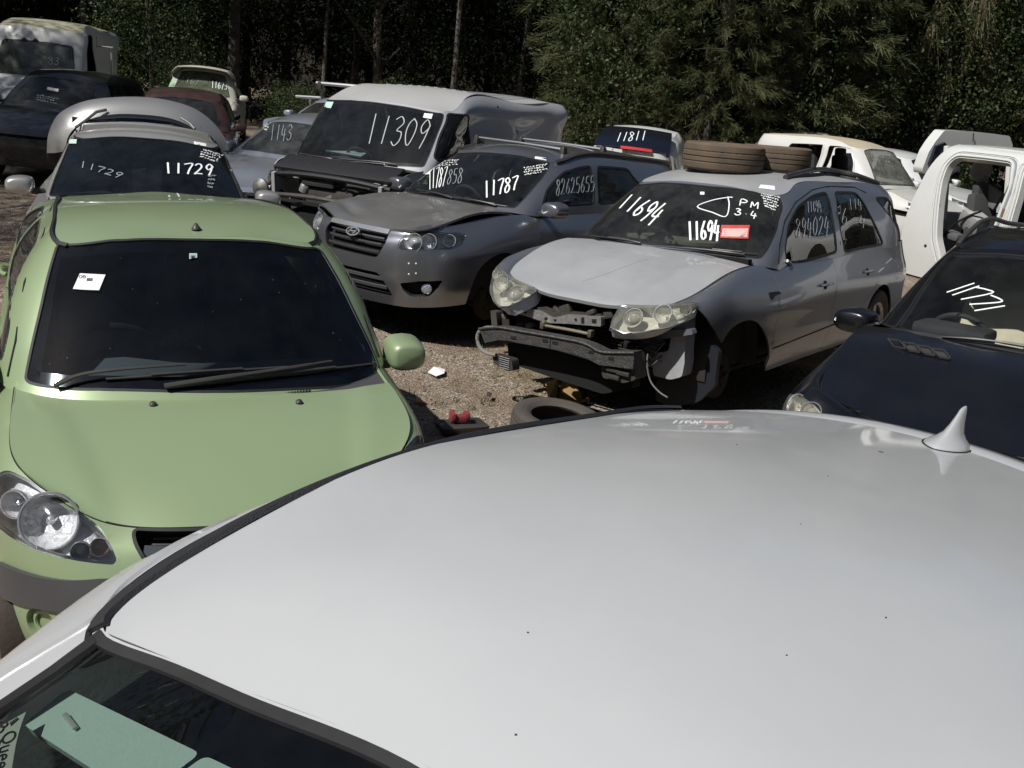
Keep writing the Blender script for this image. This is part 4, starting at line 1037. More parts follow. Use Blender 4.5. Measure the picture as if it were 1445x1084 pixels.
# ---------------------------------------------------------------- white car whose roof fills the lower right
def white_car():
    C = Car('white_car', 'glossy pearl white car with a shark fin aerial on its broad roof', 'car', -1.162, -.545, -128.2, 4.3, near=.5, far=4)
    WP = paint('pearl_white_paint', (.465, .478, .483), .0, .28, 1.0, dust=.16, dustcol=(.50, .49, .46), crough=.04, noise=.05, nscale=2.2); r = C.root
    pl = [(0, 0), (.03, .32), (.10, .56), (.26, .74), (.52, .85), (1.0, .89), (2.1, .90), (3.1, .89), (3.75, .85), (4.12, .70), (4.27, .38), (4.3, 0)]
    z0 = [.22] * 12
    rows = [(z0, [.06] * 12), (.45, [0] * 12), (.62, [.01] * 12), ([.72, .72, .73, .75, .78, .80, .82, .84, .88, .88, .88, .88], [.05, .05, .05, .04, .02, .01, 0, 0, .01, .03, .04, .04]),
            ([.80, .80, .82, .87, .92, .96, .96, .99, 1.03, 1.05, 1.06, 1.06], [.14, .14, .15, .15, .12, .10, .04, .04, .06, .10, .12, .12])]
    S = C.lower(pl, rows)
    bot = [(.80, 0, .97), (.82, .30, .965), (.86, .52, .96), (.92, .69, .95), (1.04, .80, .94), (1.75, .845, .93), (2.4, .85, .95), (3.1, .84, .97), (3.9, .72, 1.02), (4.15, 0, 1.03)]
    top = [(1.845, 0, 1.503), (1.812, .28, 1.475), (1.788, .46, 1.455), (1.768, .575, 1.446), (1.795, .609, 1.452), (2.09, .61, 1.541), (2.55, .61, 1.563), (3.0, .607, 1.522), (3.36, .588, 1.474), (3.55, 0, 1.51)]
    G = C.green(bot, top, [.03, .03, .03, .03, .03, .02, .02, .02, .02, .01], vs=(.3, .65), rail=[None, None, None, None, (.045, .022, .01), (.055, .028), (.055, .028), (.05, .03), (.04, .04), None])
    vt, gv = S.kv[-1], G.kv[-1]; holes = []; gh = []
    H = C.cap(S, vt, C.ucol(S, 3), [(C.ucol(S, 4), .45, .90), (C.ucol(S, 5) - .05, .74, .955), (C.ucol(S, 5) + .12, .95, .98)], p=2.4)
    g = []
    cols = (0, .25, .5, .75, 1)
    for u, bc, zc in [(C.ucol(G, 3), 1.845, 1.503), (C.ucol(G, 4), 1.90, 1.528), (C.ucol(G, 5), 2.13, 1.592), (C.ucol(G, 6), 2.57, 1.61), (C.ucol(G, 7), 3.05, 1.578)]:
        if not g: g.append([tuple(G([(c * C.ucol(G, 3), gv)])[0]) for c in cols]); continue
        E = G([(u, gv)])[0]; xc = C.L / 2 - bc
        g.append([(xc + (E[0] - xc) * c ** 2, E[1] * c, E[2] + (zc - E[2]) * (1 - c ** 2.0)) for c in cols])
    ur, ue = C.ucol(G, 8), G.ku[-1]
    E = G([(ur, gv)])[0]
    g.append([(C.L / 2 - (3.56 - .20 * c ** 2.2), E[1] * c, 1.522 + (E[2] - 1.522) * c ** 2) for c in cols])
    Rf = Surf(g, car=C)
    panel(Rf, full(Rf), WP, 'roof', r, step=.04, th=.02)
    # rear spoiler lip behind the roof
    sg_ = []
    for db, dz in ((.008, -.003), (.03, .001), (.09, -.004), (.125, -.03)):
        sg_.append([(C.L / 2 - (3.565 - .20 * c ** 2.2 + db * (1 - .35 * c ** 4)), E[1] * c * (1 + .15 * db), 1.522 + (E[2] - 1.522) * c ** 2 + dz - .012 * c ** 4 * (db > .01)) for c in cols])
    Sp = Surf(sg_, car=C); panel(Sp, full(Sp), WP, 'rear_spoiler', r, step=.04, th=.02)
    # side ditch mouldings (black ribbed rubber) and added beads
    for sg in (1, -1):
        q = [(u * sg, gv - .006) for u in np.linspace(C.ucol(G, 3) + .035, C.ucol(G, 8) - .02, 60)]
        strip(G, q, mat('ditch_rubber', (.025, .025, .028), .55, bump=.3, bscale=300), 'roof_moulding', r, .030, .008, .0)
        pl_ = G.near_pt([C.pt(b, .69 + .10 * t, z) for t, b, z in ((1, 1.05, 1.0), (.8, 1.2, 1.10), (.55, 1.38, 1.22), (.3, 1.56, 1.33))])
        bd = cr([(abs(a), b) for a, b in pl_] + [(C.ucol(G, 4) - .02, gv - .060)] + [(u, gv - .052) for u in np.linspace(C.ucol(G, 4) + .10, C.ucol(G, 8), 9)], 6)
        strip(G, bd * [sg, 1], WP, 'added_shading_bead', r, np.concatenate([np.full(len(bd) - 10, .032), np.linspace(.032, .004, 10)]), .007, -.002)  # added bead, shaped to give the rail a lit top and shaded inner side
        seam(G, [(u * sg, gv - .026) for u in np.linspace(C.ucol(G, 3) + .02, C.ucol(G, 8), 60)], 'moulding_gap', r, .010)
    # windscreen
    ws = [(u, gv - .016 - .0 * abs(u)) for u in np.linspace(-C.ucol(G, 3) + .0, C.ucol(G, 3) - .0, 24)]
    lo = G.near_pt([C.pt(.99, -.735, .975), C.pt(.88, -.45, .99), C.pt(.84, 0, 1.0), C.pt(.88, .45, .99), C.pt(.99, .735, .975)])
    ws = np.vstack([ws, lo[::-1]]); gh.append(ws)
    gl = screen(C, G, ws, glass('white_car_glass', (.50, .56, .52), .02, (.2, .22, .2)), .0, trim=None)
    strip(G, [(u, gv - .012) for u in np.linspace(-C.ucol(G, 3) - .02, C.ucol(G, 3) + .02, 40)], RUB, 'header_moulding', r, .019, .006, -.002)
    strip(G, [(u, gv - .003) for u in np.linspace(-C.ucol(G, 3) - .01, C.ucol(G, 3) + .01, 40)], PLB, 'header_gap', r, .012, .002, -.003)
    for sg in (1, -1):
        e = np.array([ws[0 if sg < 0 else 23], lo[0 if sg < 0 else 4]]); q = [e[0] + (e[1] - e[0]) * t for t in np.linspace(0, 1, 14)]
        strip(G, q, RUB, 'pillar_moulding', r, .024, .006, -.001)
    sidewin(C, G, [[(1.32, .97), (1.55, 1.15), (2.1, 1.43), (2.58, 1.45), (2.55, .98)], [(2.66, .99), (2.68, 1.45), (3.15, 1.40), (3.55, 1.18), (3.5, 1.03)]], gh, GLSD)
    panel(G, full(G), WP, 'pillars', r, holes=gh, step=.05)
    for sg in (1, -1): seam(G, np.array(G.side([(1.30, .95), (1.48, 1.12), (1.78, 1.33), (2.1, 1.468), (2.6, 1.495), (3.1, 1.45), (3.6, 1.3)])) * [sg, 1], 'door_seam', r, .008)
    # lower body
    for a in (C.arch(.85, .32, .36), C.arch(3.45, .32, .36)): holes += [a, mir(a)]
    dl = [[(1.42, .93), (1.36, .6), (1.40, .30), (2.55, .30), (2.60, .95)], [(2.62, .95), (2.58, .30), (3.02, .30), (3.12, .6), (3.45, .75), (3.6, .99)]]
    doors(C, S, WP, dl, holes, (2.42, 3.4), hz=(.80, .84))
    hl = S.side([(.22, .66), (.30, .78), (.62, .86), (.60, .80), (.40, .68)]); hl = roundp(hl, .03)
    for sg in (1, -1):
        q = hl if sg > 0 else mir(hl); holes.append(q); lamp(C, S, q, [(q[:, 0].mean(), q[:, 1].mean(), .05, 'proj')])
    tl = roundp(S.side([(4.10, .92), (3.90, .90), (3.88, .80), (4.12, .78)]), .02)
    for sg in (1, -1):
        q = tl if sg > 0 else mir(tl); holes.append(q); panel(S, q, mat('red_lens', (.35, .01, .01), .15, coat=1), 'tail_light', r, th=.02)
    grl = roundp([(-.45, .43), (.45, .43), (.38, .62), (-.38, .62)], .04); holes.append(grl); pocket(S, grl, .05, BLK, 'grille', r)
    panel(S, full(S), WP, 'body', r, holes=holes)
    re = [(u, H.kv[-1] - .12) for u in np.linspace(-H.ku[-1], H.ku[-1], 12)]
    panel(H, inset([(-H.ku[-1], 0), (H.ku[-1], 0)] + re[::-1], .003), WP, 'bonnet', r, th=.02)
    panel(H, re + [(H.ku[-1], H.kv[-1]), (-H.ku[-1], H.kv[-1])], PLB, 'cowl_panel', r, off=-.008)
    # shark fin aerial
    q = Rf.px([(1340, 615)]); P = Vector(Rf(q)[0]); N = Vector(Rf.nrm(q)[0]); ax = Vector((1, 0, 0)); ax = (ax - N * ax.dot(N)).normalized(); ay = N.cross(ax)
    v = []; f = []; n = 24; prof = [(0, 1, 1), (.05, .98, .97), (.12, .90, .86), (.20, .79, .62), (.34, .63, .40), (.55, .46, .27), (.76, .31, .19), (.91, .22, .14), (.97, .15, .09), (1, .06, .04)]
    for h, lx, wy in prof:
        cx = -.100 * (1 - lx) * .85
        for i in range(n):
            a = 2 * pi * i / n; ca, sa = cos(a), sin(a)
            v.append(P + ax * (cx + .100 * lx * ca) + ay * (.050 * wy * math.copysign(abs(sa) ** (1.0 if ca < 0 else 1.4), sa)) + N * (.094 * h - .002))
    for j in range(len(prof) - 1):
        for i in range(n): f.append((j * n + i, j * n + (i + 1) % n, (j + 1) * n + (i + 1) % n, (j + 1) * n + i))
    f.append(tuple((len(prof) - 1) * n + i for i in range(n)))
    fin = mkobj('shark_fin_aerial', v, f, WP, r, True, R(60))
    m = MB(); m.tube([P + ax * (.101 * cos(a)) + ay * (.051 * sin(a) * (abs(sin(a)) ** .4 if cos(a) > 0 else 1)) for a in np.linspace(0, 2 * pi, 32, endpoint=False)], .002, 6, True); m.build('aerial_gasket', RUB, fin)
    # sun visors behind the glass
    VM = mat('visor_vinyl', (.60, .72, .70), .8, bump=.15, bscale=200)
    off = -.035
    v1 = roundp(G.px([(95, 972), (282, 1062), (266, 1084), (120, 1150), (-5, 1100), (32, 1022)][:0] or [(95, 972), (283, 1063), (232, 1120), (32, 1022)]), .012, 4)
    nn_ = Vector(G.nrm(G.px([(180, 1040)]))[0]); base = Vector(G(G.px([(180, 1040)]))[0]) + nn_ * off
    def hit(x, y):
        Mi = C.M.inverted(); o = Mi @ CAM; d = Mi.to_3x3() @ pray(x, y); return o + d * ((base - o).dot(nn_) / d.dot(nn_))
    for cs in ([(95, 972), (282, 1062), (262, 1090), (200, 1150), (150, 1120), (32, 1022)][0:1] + [(283, 1063), (196, 1128), (32, 1022)], [(289, 1066), (520, 1176), (430, 1244), (202, 1131)]):
        H4 = [hit(*c) for c in cs]; X_ = (H4[1] - H4[0]).normalized(); Y_ = nn_.cross(X_); o2 = [((h - H4[0]).dot(X_), (h - H4[0]).dot(Y_)) for h in H4]
        m = MB(); m.prism([tuple(t) for t in roundp(o2, .012, 4)], 0, -.016, lambda a, b, h: H4[0] + X_ * a + Y_ * b + nn_ * h); m.build('sun_visor', VM, r)
    m = MB(); q = G.px([(76, 985), (92, 1006)]); Pq = G(q) + G.nrm(q) * (off + .002); m.tube([Vector(p) for p in Pq], .004, 8, flat=.5); m.build('visor_clip', WPL, r)
    # registration paper with print
    q = G.px([(34, 1000), (-40, 1040), (-60, 1180), (8, 1110)]); lb = panel(G, q, mat('label_paper', (.55, .54, .50), .8), 'paper_label', r, th=0, off=-.006, step=.03)
    m = MB()
    for (x, y, s_) in ((2, 1018, 6), (-6, 1024, 9)): strip(G, G.px([(x + s_ * cos(a), y + s_ * .7 * sin(a)) for a in np.linspace(0, 6.28, 18)]), BLK, 'x', None, .0022, .0004, -.0045, mb=m)
    for k in range(5): strip(G, G.px([(12 + k * 2.3, 1016 - k * 1.6), (15 + k * 2.3, 1019 - k * 2)]), BLK, 'x', None, .002, .0004, -.0045, mb=m)
    m.build('label_print', BLK, lb)
    a, b_, c_ = (Vector(x) for x in (G(G.px([(14, 1032)]))[0], G(G.px([(2, 1080)]))[0], G(G.px([(4, 1030)]))[0])); nn = Vector(G.nrm(G.px([(8, 1050)]))[0])
    t = bpy.data.curves.new('label_text', 'FONT'); t.body = 'Queensland'; t.size = .026; t.extrude = .0002; t.materials.append(BLK)
    tmp = bpy.data.objects.new('label_text', t); COL.objects.link(tmp); bpy.context.view_layer.update(); tme = bpy.data.meshes.new_from_object(tmp.evaluated_get(bpy.context.evaluated_depsgraph_get())); bpy.data.objects.remove(tmp); tme.materials.clear(); tme.materials.append(BLK)
    to = bpy.data.objects.new('label_text', tme); COL.objects.link(to); to.parent = lb
    X = (b_ - a).normalized(); Z = nn; Y = Z.cross(X).normalized(); X = Y.cross(Z)
    o_ = c_ + nn * -.0045
    to.matrix_local = Matrix(((X.x, Y.x, Z.x, o_.x), (X.y, Y.y, Z.y, o_.y), (X.z, Y.z, Z.z, o_.z), (0, 0, 0, 1)))
    for k, (x, y) in enumerate([(1250, 872), (1110, 925), (745, 893), (1040, 628), (1243, 638), (728, 1037), (1130, 740), (1168, 672)]):
        q = Rf.px([(x, y)]); P = Vector(Rf(q)[0]); m = MB(); s_ = (.0017, .0012, .0014, .0015, .005, .0016, .0009, .0011)[k]
        m.lathe([(s_, -.0002), (s_ * .8, .001), (.0002, .0014)], P, Rf.nrm(q)[0], 6, .3); m.build('dirt_speck', mat('speck', (.05, .04, .03), .9), r)
    for y_ in (.97, -.97): mirror_cap(C, 1.42, y_, 1.0, WP, w=.22, h=.14, d=.13)
    C.interior(.88, .97, .68, wheel_y=-.38, zr=1.32, seatm=mat('seat_fabric', (.05, .05, .05), .9))
    m = MB(); m.box(C.pt(2.6, 0, 1.40), (1.4, 1.08, .02), None, .3); m.build('headliner', INTG, r)
    C.shell(b0=.7, b1=.4)
    for b in (.85, 3.45):
        for y in (.77, -.77): C.wheel(b, y, .32, .21)
    return C
white_car()
# ---------------------------------------------------------------- silver SUV without its front bumper
def silver_suv():
    C = Car('silver_suv', 'silver SUV with its front bumper gone and tyres lying on its roof', 'car', .243, 6.487, -126.59, 4.86, .079, near=5, far=12, roll=.049, pitch=-.0051)
    SP = paint('shaded_silver_paint', (.26, .28, .325), .8, .36, .6, dust=.12, dustcol=(.26, .24, .21)); HPn = paint('sunlit_silver_paint', (.46, .47, .48), .5, .42, .4, dust=.25, dustcol=(.44, .44, .42)); r = C.root  # one silver: darkened for the shaded sides, lightened for sunlit bonnet and roof
    pl = [(0, 0), (.02, .32), (.08, .55), (.20, .74), (.42, .88), (.95, .945), (2.2, .945), (3.6, .94), (4.42, .925), (4.78, .82), (4.85, .45), (4.86, 0)]
    F12 = lambda a, b, c, d, e, f: [a, a, b, c, d, e, f, f, f, f, f, f]
    rows = [(.27, [.06] * 12), (.48, [0] * 12), (.66, [0] * 12), (F12(.74, .75, .76, .80, .82, .84), F12(.13, .12, .06, .01, 0, 0)),
            (F12(.775, .79, .82, .90, .97, .95), F12(.22, .21, .12, .05, .065, .04))]
    top = [(.27, 0, .80), (.28, .30, .803), (.32, .52, .82), (.40, .69, .855), (.68, .765, .95), (1.1, .785, 1.05), (2.2, .85, 1.04), (3.5, .86, 1.08), (4.4, .845, 1.10), (4.71, .76, 1.10), (4.78, .42, 1.10), (4.79, 0, 1.10)]
    gb = [(1.28, 0, 1.07), (1.29, .35, 1.07), (1.33, .64, 1.06), (1.42, .79, 1.055), (1.8, .84, 1.0), (2.8, .86, 1.03), (3.8, .855, 1.06), (4.52, .79, 1.08), (4.75, 0, 1.08)]
    gt = [(1.93, 0, 1.575), (1.93, .32, 1.565), (1.945, .56, 1.535), (2.02, .61, 1.54), (2.3, .60, 1.605), (3.0, .60, 1.64), (3.8, .60, 1.635), (4.45, .585, 1.60), (4.60, 0, 1.62)]
    rail = [None, None, None, (.03, .03), (.055, .045), (.06, .05), (.06, .05), (.06, .05), None]
    S, G, H, Rf = shellset(C, pl, rows, top, gb, gt, [.015, .015, .015, .015, .03, .035, .035, .03, .02], [(3.5, .45, .87), (4, .62, .94), (4.5, .86, 1.02), (5.25, 1.36, 1.105)], [(3, 1.99, 1.605), (4, 2.3, 1.66), (5, 3.0, 1.695), (6, 3.8, 1.68)], rail)
    holes = []; gh = []; gv = G.kv[-1]
    hl = S.px(roundp([(861, 462), (863, 450), (873, 435), (890, 430), (930, 428), (984, 427), (988, 432), (980, 446), (965, 456), (935, 463), (905, 469), (880, 470)], 5, 3))
    it = [(*S.px([(893, 446)])[0], .062, 'proj'), (*S.px([(935, 441)])[0], .058, 'main'), (*S.px([(968, 437)])[0], .035, 'main')]
    for sg in (1, -1):
        q = hl * [sg, 1]; holes.append(q); lamp(C, S, q, [(u * sg, v, rr, k) for u, v, rr, k in it], LENSY, depth=.10)
    # everything below and between the lamps is gone: fender edge runs from the lamp tip down to the arch
    fe = S.px([(985, 436), (1003, 458), (1019, 484)])
    ft = S.px([(873, 433), (861, 462), (880, 471), (935, 464), (980, 448)])
    vt, v0 = S.kv[-1], S.kv[0]
    rr_ = [tuple(x) for x in ft] + [tuple(x) for x in fe] + [(fe[-1][0] + .02, v0 - .05)]
    gone = np.array([(-u, v) for u, v in rr_[::-1]] + rr_ + [] )
    gone = np.array([(u, v) for u, v in rr_] + [(-u, v) for u, v in rr_[::-1]])
    gone[0][1] = gone[-1][1] = vt + .01; gone = np.vstack([[(gone[0][0], vt + .05)], gone, [(gone[-1][0], vt + .05)]]); gone[0][0] = gone[1][0]
    holes.append(gone)
    pts = [(.93 - .37 * cos(a), .40 + .37 * sin(a)) for a in np.linspace(-.5, pi + .2, 24)]
    af = S.px(cr([(1019, 484), (1030, 466), (1046, 455), (1060, 452), (1072, 458), (1083, 478), (1086, 500), (1082, 520), (1073, 541)], 4)); af = np.vstack([af, [(af[-1][0], v0 - .05), (af[0][0] - .15, v0 - .05), (af[0][0] - .1, af[0][1])]])
    rear = C.arch(3.85, .37, .38)
    for a in (af, rear): holes += [a, mir(a)]
    dl = [[(1.55, 1.03), (1.48, .55), (1.52, .29), (2.60, .29), (2.66, 1.06)], [(2.68, 1.06), (2.63, .29), (3.30, .29), (3.42, .6), (3.68, .80), (3.75, 1.09)]]
    doors(C, S, SP, dl, holes, (2.40, 3.42), hz=(.86, .89))
    tl = roundp(S.side([(4.50, 1.08), (4.45, .80), (4.74, .74), (4.78, 1.08)]), .02)
    for sg in (1, -1):
        q = tl * [sg, 1]; holes.append(q); panel(S, q, mat('red_lens', (.35, .01, .01), .15, coat=1), 'tail_light', r, th=.02)
    panel(S, full(S), SP, 'body', r, holes=holes)
    for sg in (1, -1): seam(S, np.array(S.side([(1.50, .46), (2.6, .50), (3.28, .52)])) * [sg, 1], 'trim_line', r, .012)
    # side marker hole left by a missing lamp
    q = S.px(roundp([(1085, 413), (1099, 411), (1103, 414), (1093, 418), (1090, 424), (1086, 419)], 1)); panel(S, q, BLK, 'marker_hole', r, th=0, off=.002)
    q = S.px(cr([(1096, 437), (1103, 435), (1110, 433)], 3)); strip(S, q, mat('bare_scrape', (.6, .6, .58), .6), 'scrape', r, .008, .001)
    for k, (a, b) in enumerate([((1262, 392), (1268, 376)), ((1266, 394), (1274, 380)), ((1250, 372), (1258, 365)), ((1272, 370), (1276, 392)), ((1240, 384), (1247, 378))]):
        strip(S, S.px([a, b]), mat('bare_scrape', (.6, .6, .58), .6), 'scrape', r, .012, .001)
    ws = G.px(roundp([(893, 257), (940, 258), (1000, 263), (1060, 270), (1100, 279), (1104, 292), (1095, 325), (1083, 352), (1072, 365), (1020, 360), (930, 347), (850, 336), (807, 333), (815, 320), (850, 290)], 5, 3)); gh.append(ws)
    g = screen(C, G, ws, glass('suv_windscreen_glass', (.42, .45, .45), .05), .04)
    # side glass
    W1 = [(1110, 372), (1108, 350), (1112, 320), (1126, 292), (1148, 276), (1166, 271), (1173, 294), (1178, 325), (1181, 356)]
    W2 = [(1178, 271), (1208, 272), (1220, 288), (1236, 319), (1247, 345), (1192, 356), (1186, 325)]
    W3 = [(1235, 279), (1252, 279), (1268, 302), (1283, 332), (1270, 335)]
    for nme, W, gm in (('front_window', W1, GLSD), ('rear_window', W2, GLSD), ('quarter_window', W3, GLSD)):
        q0 = G.px(roundp(W, 5, 3))
        for sg in (1, -1):
            q = q0 * [sg, 1]; gh.append(q); o = panel(G, q, gm, nme, r, th=0, off=-.005, step=.08); strip(G, resamp(q, .06), RUB, 'window_seal', o, .025, .003, -.002, True)
            if sg > 0 and nme == 'front_window':
                write_px(G, '894024', [(1122, 309), (1172, 305), (1170, 331), (1123, 334)], CHKF, 'window_writing', o, .007)
                write_px(G, '11694', [(1138, 285), (1158, 283), (1160, 298), (1139, 300)], CHKF, 'window_writing', o, .005)
            if sg > 0 and nme == 'rear_window':
                write_px(G, '6', [(1187, 295), (1197, 295), (1197, 317), (1187, 317)], CHKF, 'window_writing', o, .007)
                write_px(G, '4', [(1212, 305), (1224, 305), (1224, 320), (1212, 320)], CHKF, 'window_writing', o, .006)
                write_px(G, '114', [(1196, 281), (1216, 281), (1218, 295), (1198, 296)], CHKF, 'window_writing', o, .005)
    m = MB(); q = G.px([(1109, 368), (1114, 372)]); P = G(q) + G.nrm(q) * .01; m.tube([Vector(p) for p in P], .012, 8); m.build('mirror_mount', WPL, r)
    panel(G, full(G), SP, 'pillars', r, holes=gh)
    for sg in (1, -1):
        seam(G, G.px([(1098, 372), (1100, 345), (1107, 312), (1122, 286), (1146, 268), (1168, 263), (1205, 264), (1222, 272)]) * [sg, 1], 'door_seam', r, .010)
        seam(G, G.px([(1168, 264), (1180, 300), (1186, 345)]) * [sg, 1], 'door_seam', r, .010)
        q = Rf.px([(1108, 253), (1140, 249), (1175, 248), (1210, 250), (1240, 257)]); q = cr(q, 5); P = Rf(q); N = Rf.nrm(q); m = MB()
        n = len(P); m.tube([Vector((p[0], p[1] * sg, p[2])) + Vector((0, 0, .015 + .035 * min(1, 4 * i / n, 4 * (n - 1 - i) / n))) for i, p in enumerate(P)], .022, 8, flat=1.0)
        m.tube([Vector((p[0], p[1] * sg, p[2])) + Vector((0, 0, .005)) for p in P], .02, 6); m.build('roof_rail', PLB, r)
    # bonnet
    U = H.ku[-1]; re = H.px([(805, 335), (850, 340), (930, 351), (1000, 361), (1066, 369)]); re = re[np.abs(re[:, 0]) < U * .98]
    re = np.array([(u, np.interp(abs(u), [0, U], [H.kv[-1] - .07, H.kv[-1] - .10])) for u in np.linspace(-U, U, 14)])
    def crease(uv, P):
        t = np.clip((C.L / 2 - .45 - P[:, 0]) / .9, 0, 1); yc = .36 + .18 * t; ay = np.abs(P[:, 1])
        fx = C.L / 2 - P[:, 0]
        return .012 / (1 + np.exp(-(ay - yc) / .012)) * 1 - .014 * np.exp(-((fx - .27) / .03) ** 2) * (ay < .5)
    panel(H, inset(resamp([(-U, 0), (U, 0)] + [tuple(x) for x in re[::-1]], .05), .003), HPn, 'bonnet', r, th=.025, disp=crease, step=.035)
    panel(H, [tuple(x) for x in re] + [(U, H.kv[-1]), (-U, H.kv[-1])], PLB, 'cowl_panel', r, off=-.01)
    m = MB(); q = H.px([(812, 383), (900, 352)]); strip(H, cr(H.px([(822, 397), (860, 385), (915, 366)]), 5), mat('bonnet_scratch', (.22, .23, .24), .6), 'bonnet_scratch', r, .006, .0012, .0)
    rfh = []
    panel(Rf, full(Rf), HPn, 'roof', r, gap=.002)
    q = Rf.px([(1073, 261), (1093, 263), (1093, 269), (1070, 266)]); panel(Rf, q, PAP, 'paper_sticker', r, th=0, off=.003)
    wiper(C, G, (1050, 362), (1000, 357), (925, 350), (985, 352), (1068, 360)); wiper(C, G, (905, 346), (880, 342), (835, 336), (845, 335), (905, 343))
    # writing on the windscreen
    wr = lambda t, q, w=.016, m_=CHK, sd=1: write_px(G, t, q, m_, 'window_writing', g, w, seed=sd)
    wr('11694', [(886, 274), (947, 290), (922, 318), (870, 292)], .017)
    wr('11694', [(968, 314), (1018, 311), (1016, 338), (971, 339)], .017, sd=2)
    wr('PM', [(1043, 281), (1075, 286), (1073, 296), (1041, 290)], .010, sd=3); wr('3.4', [(1038, 294), (1071, 300), (1069, 309), (1036, 303)], .010, sd=4)
    strip(G, G.px(cr([(1034, 279), (1027, 279), (1005, 283), (984, 292), (1005, 300), (1024, 306), (1029, 290), (1027, 278)], 4)), CHK, 'window_writing', g, .010, .0015, .002)
    scrawl_px(G, [(1072, 270), (1101, 277), (1097, 300), (1079, 292)], 6, CHK, 'window_writing', g, .007, seed=5)
    q = G.px([(1018, 318), (1058, 318), (1056, 337), (1016, 336)]); st = panel(G, q, mat('red_sticker', (.55, .06, .04), .6), 'red_sticker', r, th=0, off=.003)
    q = G.px([(1020, 323), (1056, 323), (1054, 335), (1018, 334)]); panel(G, q, mat('pink_paper', (.62, .42, .40), .7), 'sticker_print', st, th=0, off=.0045)
    m = MB()
    for k in range(3): strip(G, G.px([(1022, 325.5 + k * 3), (1053, 325.5 + k * 3)]), BLK, 'x', None, .004, .0004, .0055, mb=m)
    m.build('sticker_lines', mat('red_ink', (.4, .1, .1), .8), st)
    q = G.px([(988, 271), (994, 271), (994, 275), (988, 275)]); panel(G, q, PAP, 'window_tag', r, th=0, off=.002)
    # loose cream trim pieces on the dashboard
    CM = mat('cream_vinyl', (.42, .39, .28), .7)
    for pts in ([(859, 322), (880, 319), (905, 327), (926, 334), (915, 339), (885, 334), (862, 327)], [(938, 339), (960, 335), (1000, 340), (1022, 344), (1010, 349), (965, 347), (937, 344)]):
        P = [C.at(x, y, z=1.07) for x, y in roundp(pts, 4, 2)]; n = len(P); mm = MB(); mm.add(P + [p + Vector((0, 0, .03)) for p in P], [tuple(range(n))[::-1], tuple(range(n, 2 * n))] + [(i, (i + 1) % n, n + (i + 1) % n, n + i) for i in range(n)]); mm.build('dash_trim_piece', CM, r)
    C.interior(1.30, 1.08, .72, wheel_y=-.38, zr=1.42, floor=.40)
    m = MB(); m.box(C.pt(1.98, 0, 1.42), (.04, .24, .07), None, .4); m.build('rear_view_mirror', INT, r)
    C.arch_holes = []
    u_ = C.ucol(S, 4)
    k = MB()
    # engine bay, radiator and crash structure
    for sg in (1, -1):
        o = panel(S, [(sg * u_, v0), (sg * S.ku[-1], v0), (sg * S.ku[-1], vt), (sg * u_, vt)], BLK, 'inner_body', r, step=.12, th=0, off=-.30 if 0 else -.16)
    k.box(C.pt(2.7, 0, .30), (4.0, 1.5, .03), None, 0); k.box(C.pt(.52, 0, .56), (.05, 1.36, .50), None, .1); k.build('radiator_panel', BLK, r)
    m = MB()
    for j in range(22): m.box(C.pt(.485, 0, .36 + j * .021), (.012, 1.15, .006), None, 0)
    m.build('radiator_fins', DST, r)
    m = MB(); m.box(C.pt(1.35, 0, .75), (.06, 1.5, .7), None, 0); m.box(C.pt(.85, .45, .62), (.7, .1, .14), None, .2); m.box(C.pt(.85, -.45, .62), (.7, .1, .14), None, .2); m.box(C.pt(.9, 0, .72), (.6, .6, .25), None, .3); m.build('engine_bay', BLK, r)
    us = slab(C, [(706, 428), (716, 424), (738, 433), (760, 439), (778, 449), (801, 444), (848, 447), (848, 461), (801, 457), (773, 456), (738, 445), (708, 438)], .27, .05, ALU, 'radiator_support', rnd=2)
    m = MB()
    for x, y, w_, h_ in ((733, 438, 3, 7), (741, 441, 3, 3), (770, 450, 4, 4), (783, 452, 3, 3), (812, 451, 3, 3), (822, 452, 4, 8), (838, 453, 6, 5)):
        slab(C, [(x - w_ / 2, y - h_ / 2), (x + w_ / 2, y - h_ / 2), (x + w_ / 2, y + h_ / 2), (x - w_ / 2, y + h_ / 2)], .264, .01, BLK, 'x', rnd=1, mb=m)
    m.build('support_hole', BLK, us)
    rg = slab(C, [(716, 421), (760, 434), (784, 443), (800, 440), (848, 444), (848, 448), (801, 446), (778, 451), (757, 441), (716, 427)], .30, .10, DST, 'grille_bracket')
    m = MB(); m.tube([C.at(766, 459, b=.24), C.at(800, 465, b=.24), C.at(835, 472, b=.24)], .012, 8); m.box(C.at(767, 459, b=.24), (.05, .03, .05)); m.box(C.at(834, 471, b=.24), (.05, .03, .05)); m.build('cooler_pipe', mat('brassy_metal', (.45, .40, .28), .35, .9), r)
    CB = mat('galvanised_beam', (.10, .10, .10), .5, .5, noise=.5, nscale=18, dust=.25, dustcol=(.08, .07, .06), bump=.5, bscale=70)
    bm_ = MB()
    tp = [(676, 463), (700, 461), (716, 463), (738, 467), (778, 474), (815, 481), (832, 487), (850, 496), (895, 497)]; bt = [(684, 484), (702, 480), (718, 481), (738, 485), (776, 492), (812, 500), (826, 505), (845, 515), (893, 521)]
    slab(C, tp + bt[::-1], .05, .10, CB, 'x', mb=bm_); cb = bm_.build('crash_beam', CB, r)
    m = MB()
    for x, y in ((724, 477), (769, 481), (783, 484), (834, 497), (862, 506)): slab(C, roundp([(x - 4, y - 2.5), (x + 4, y - 1.5), (x + 4, y + 2.5), (x - 4, y + 1.5)], 1.5), .046, .006, BLK, 'x', mb=m)
    slab(C, [(776, 474), (777, 474), (776, 492), (775, 492)], .046, .006, BLK, 'x', mb=m); m.build('beam_hole', BLK, cb)
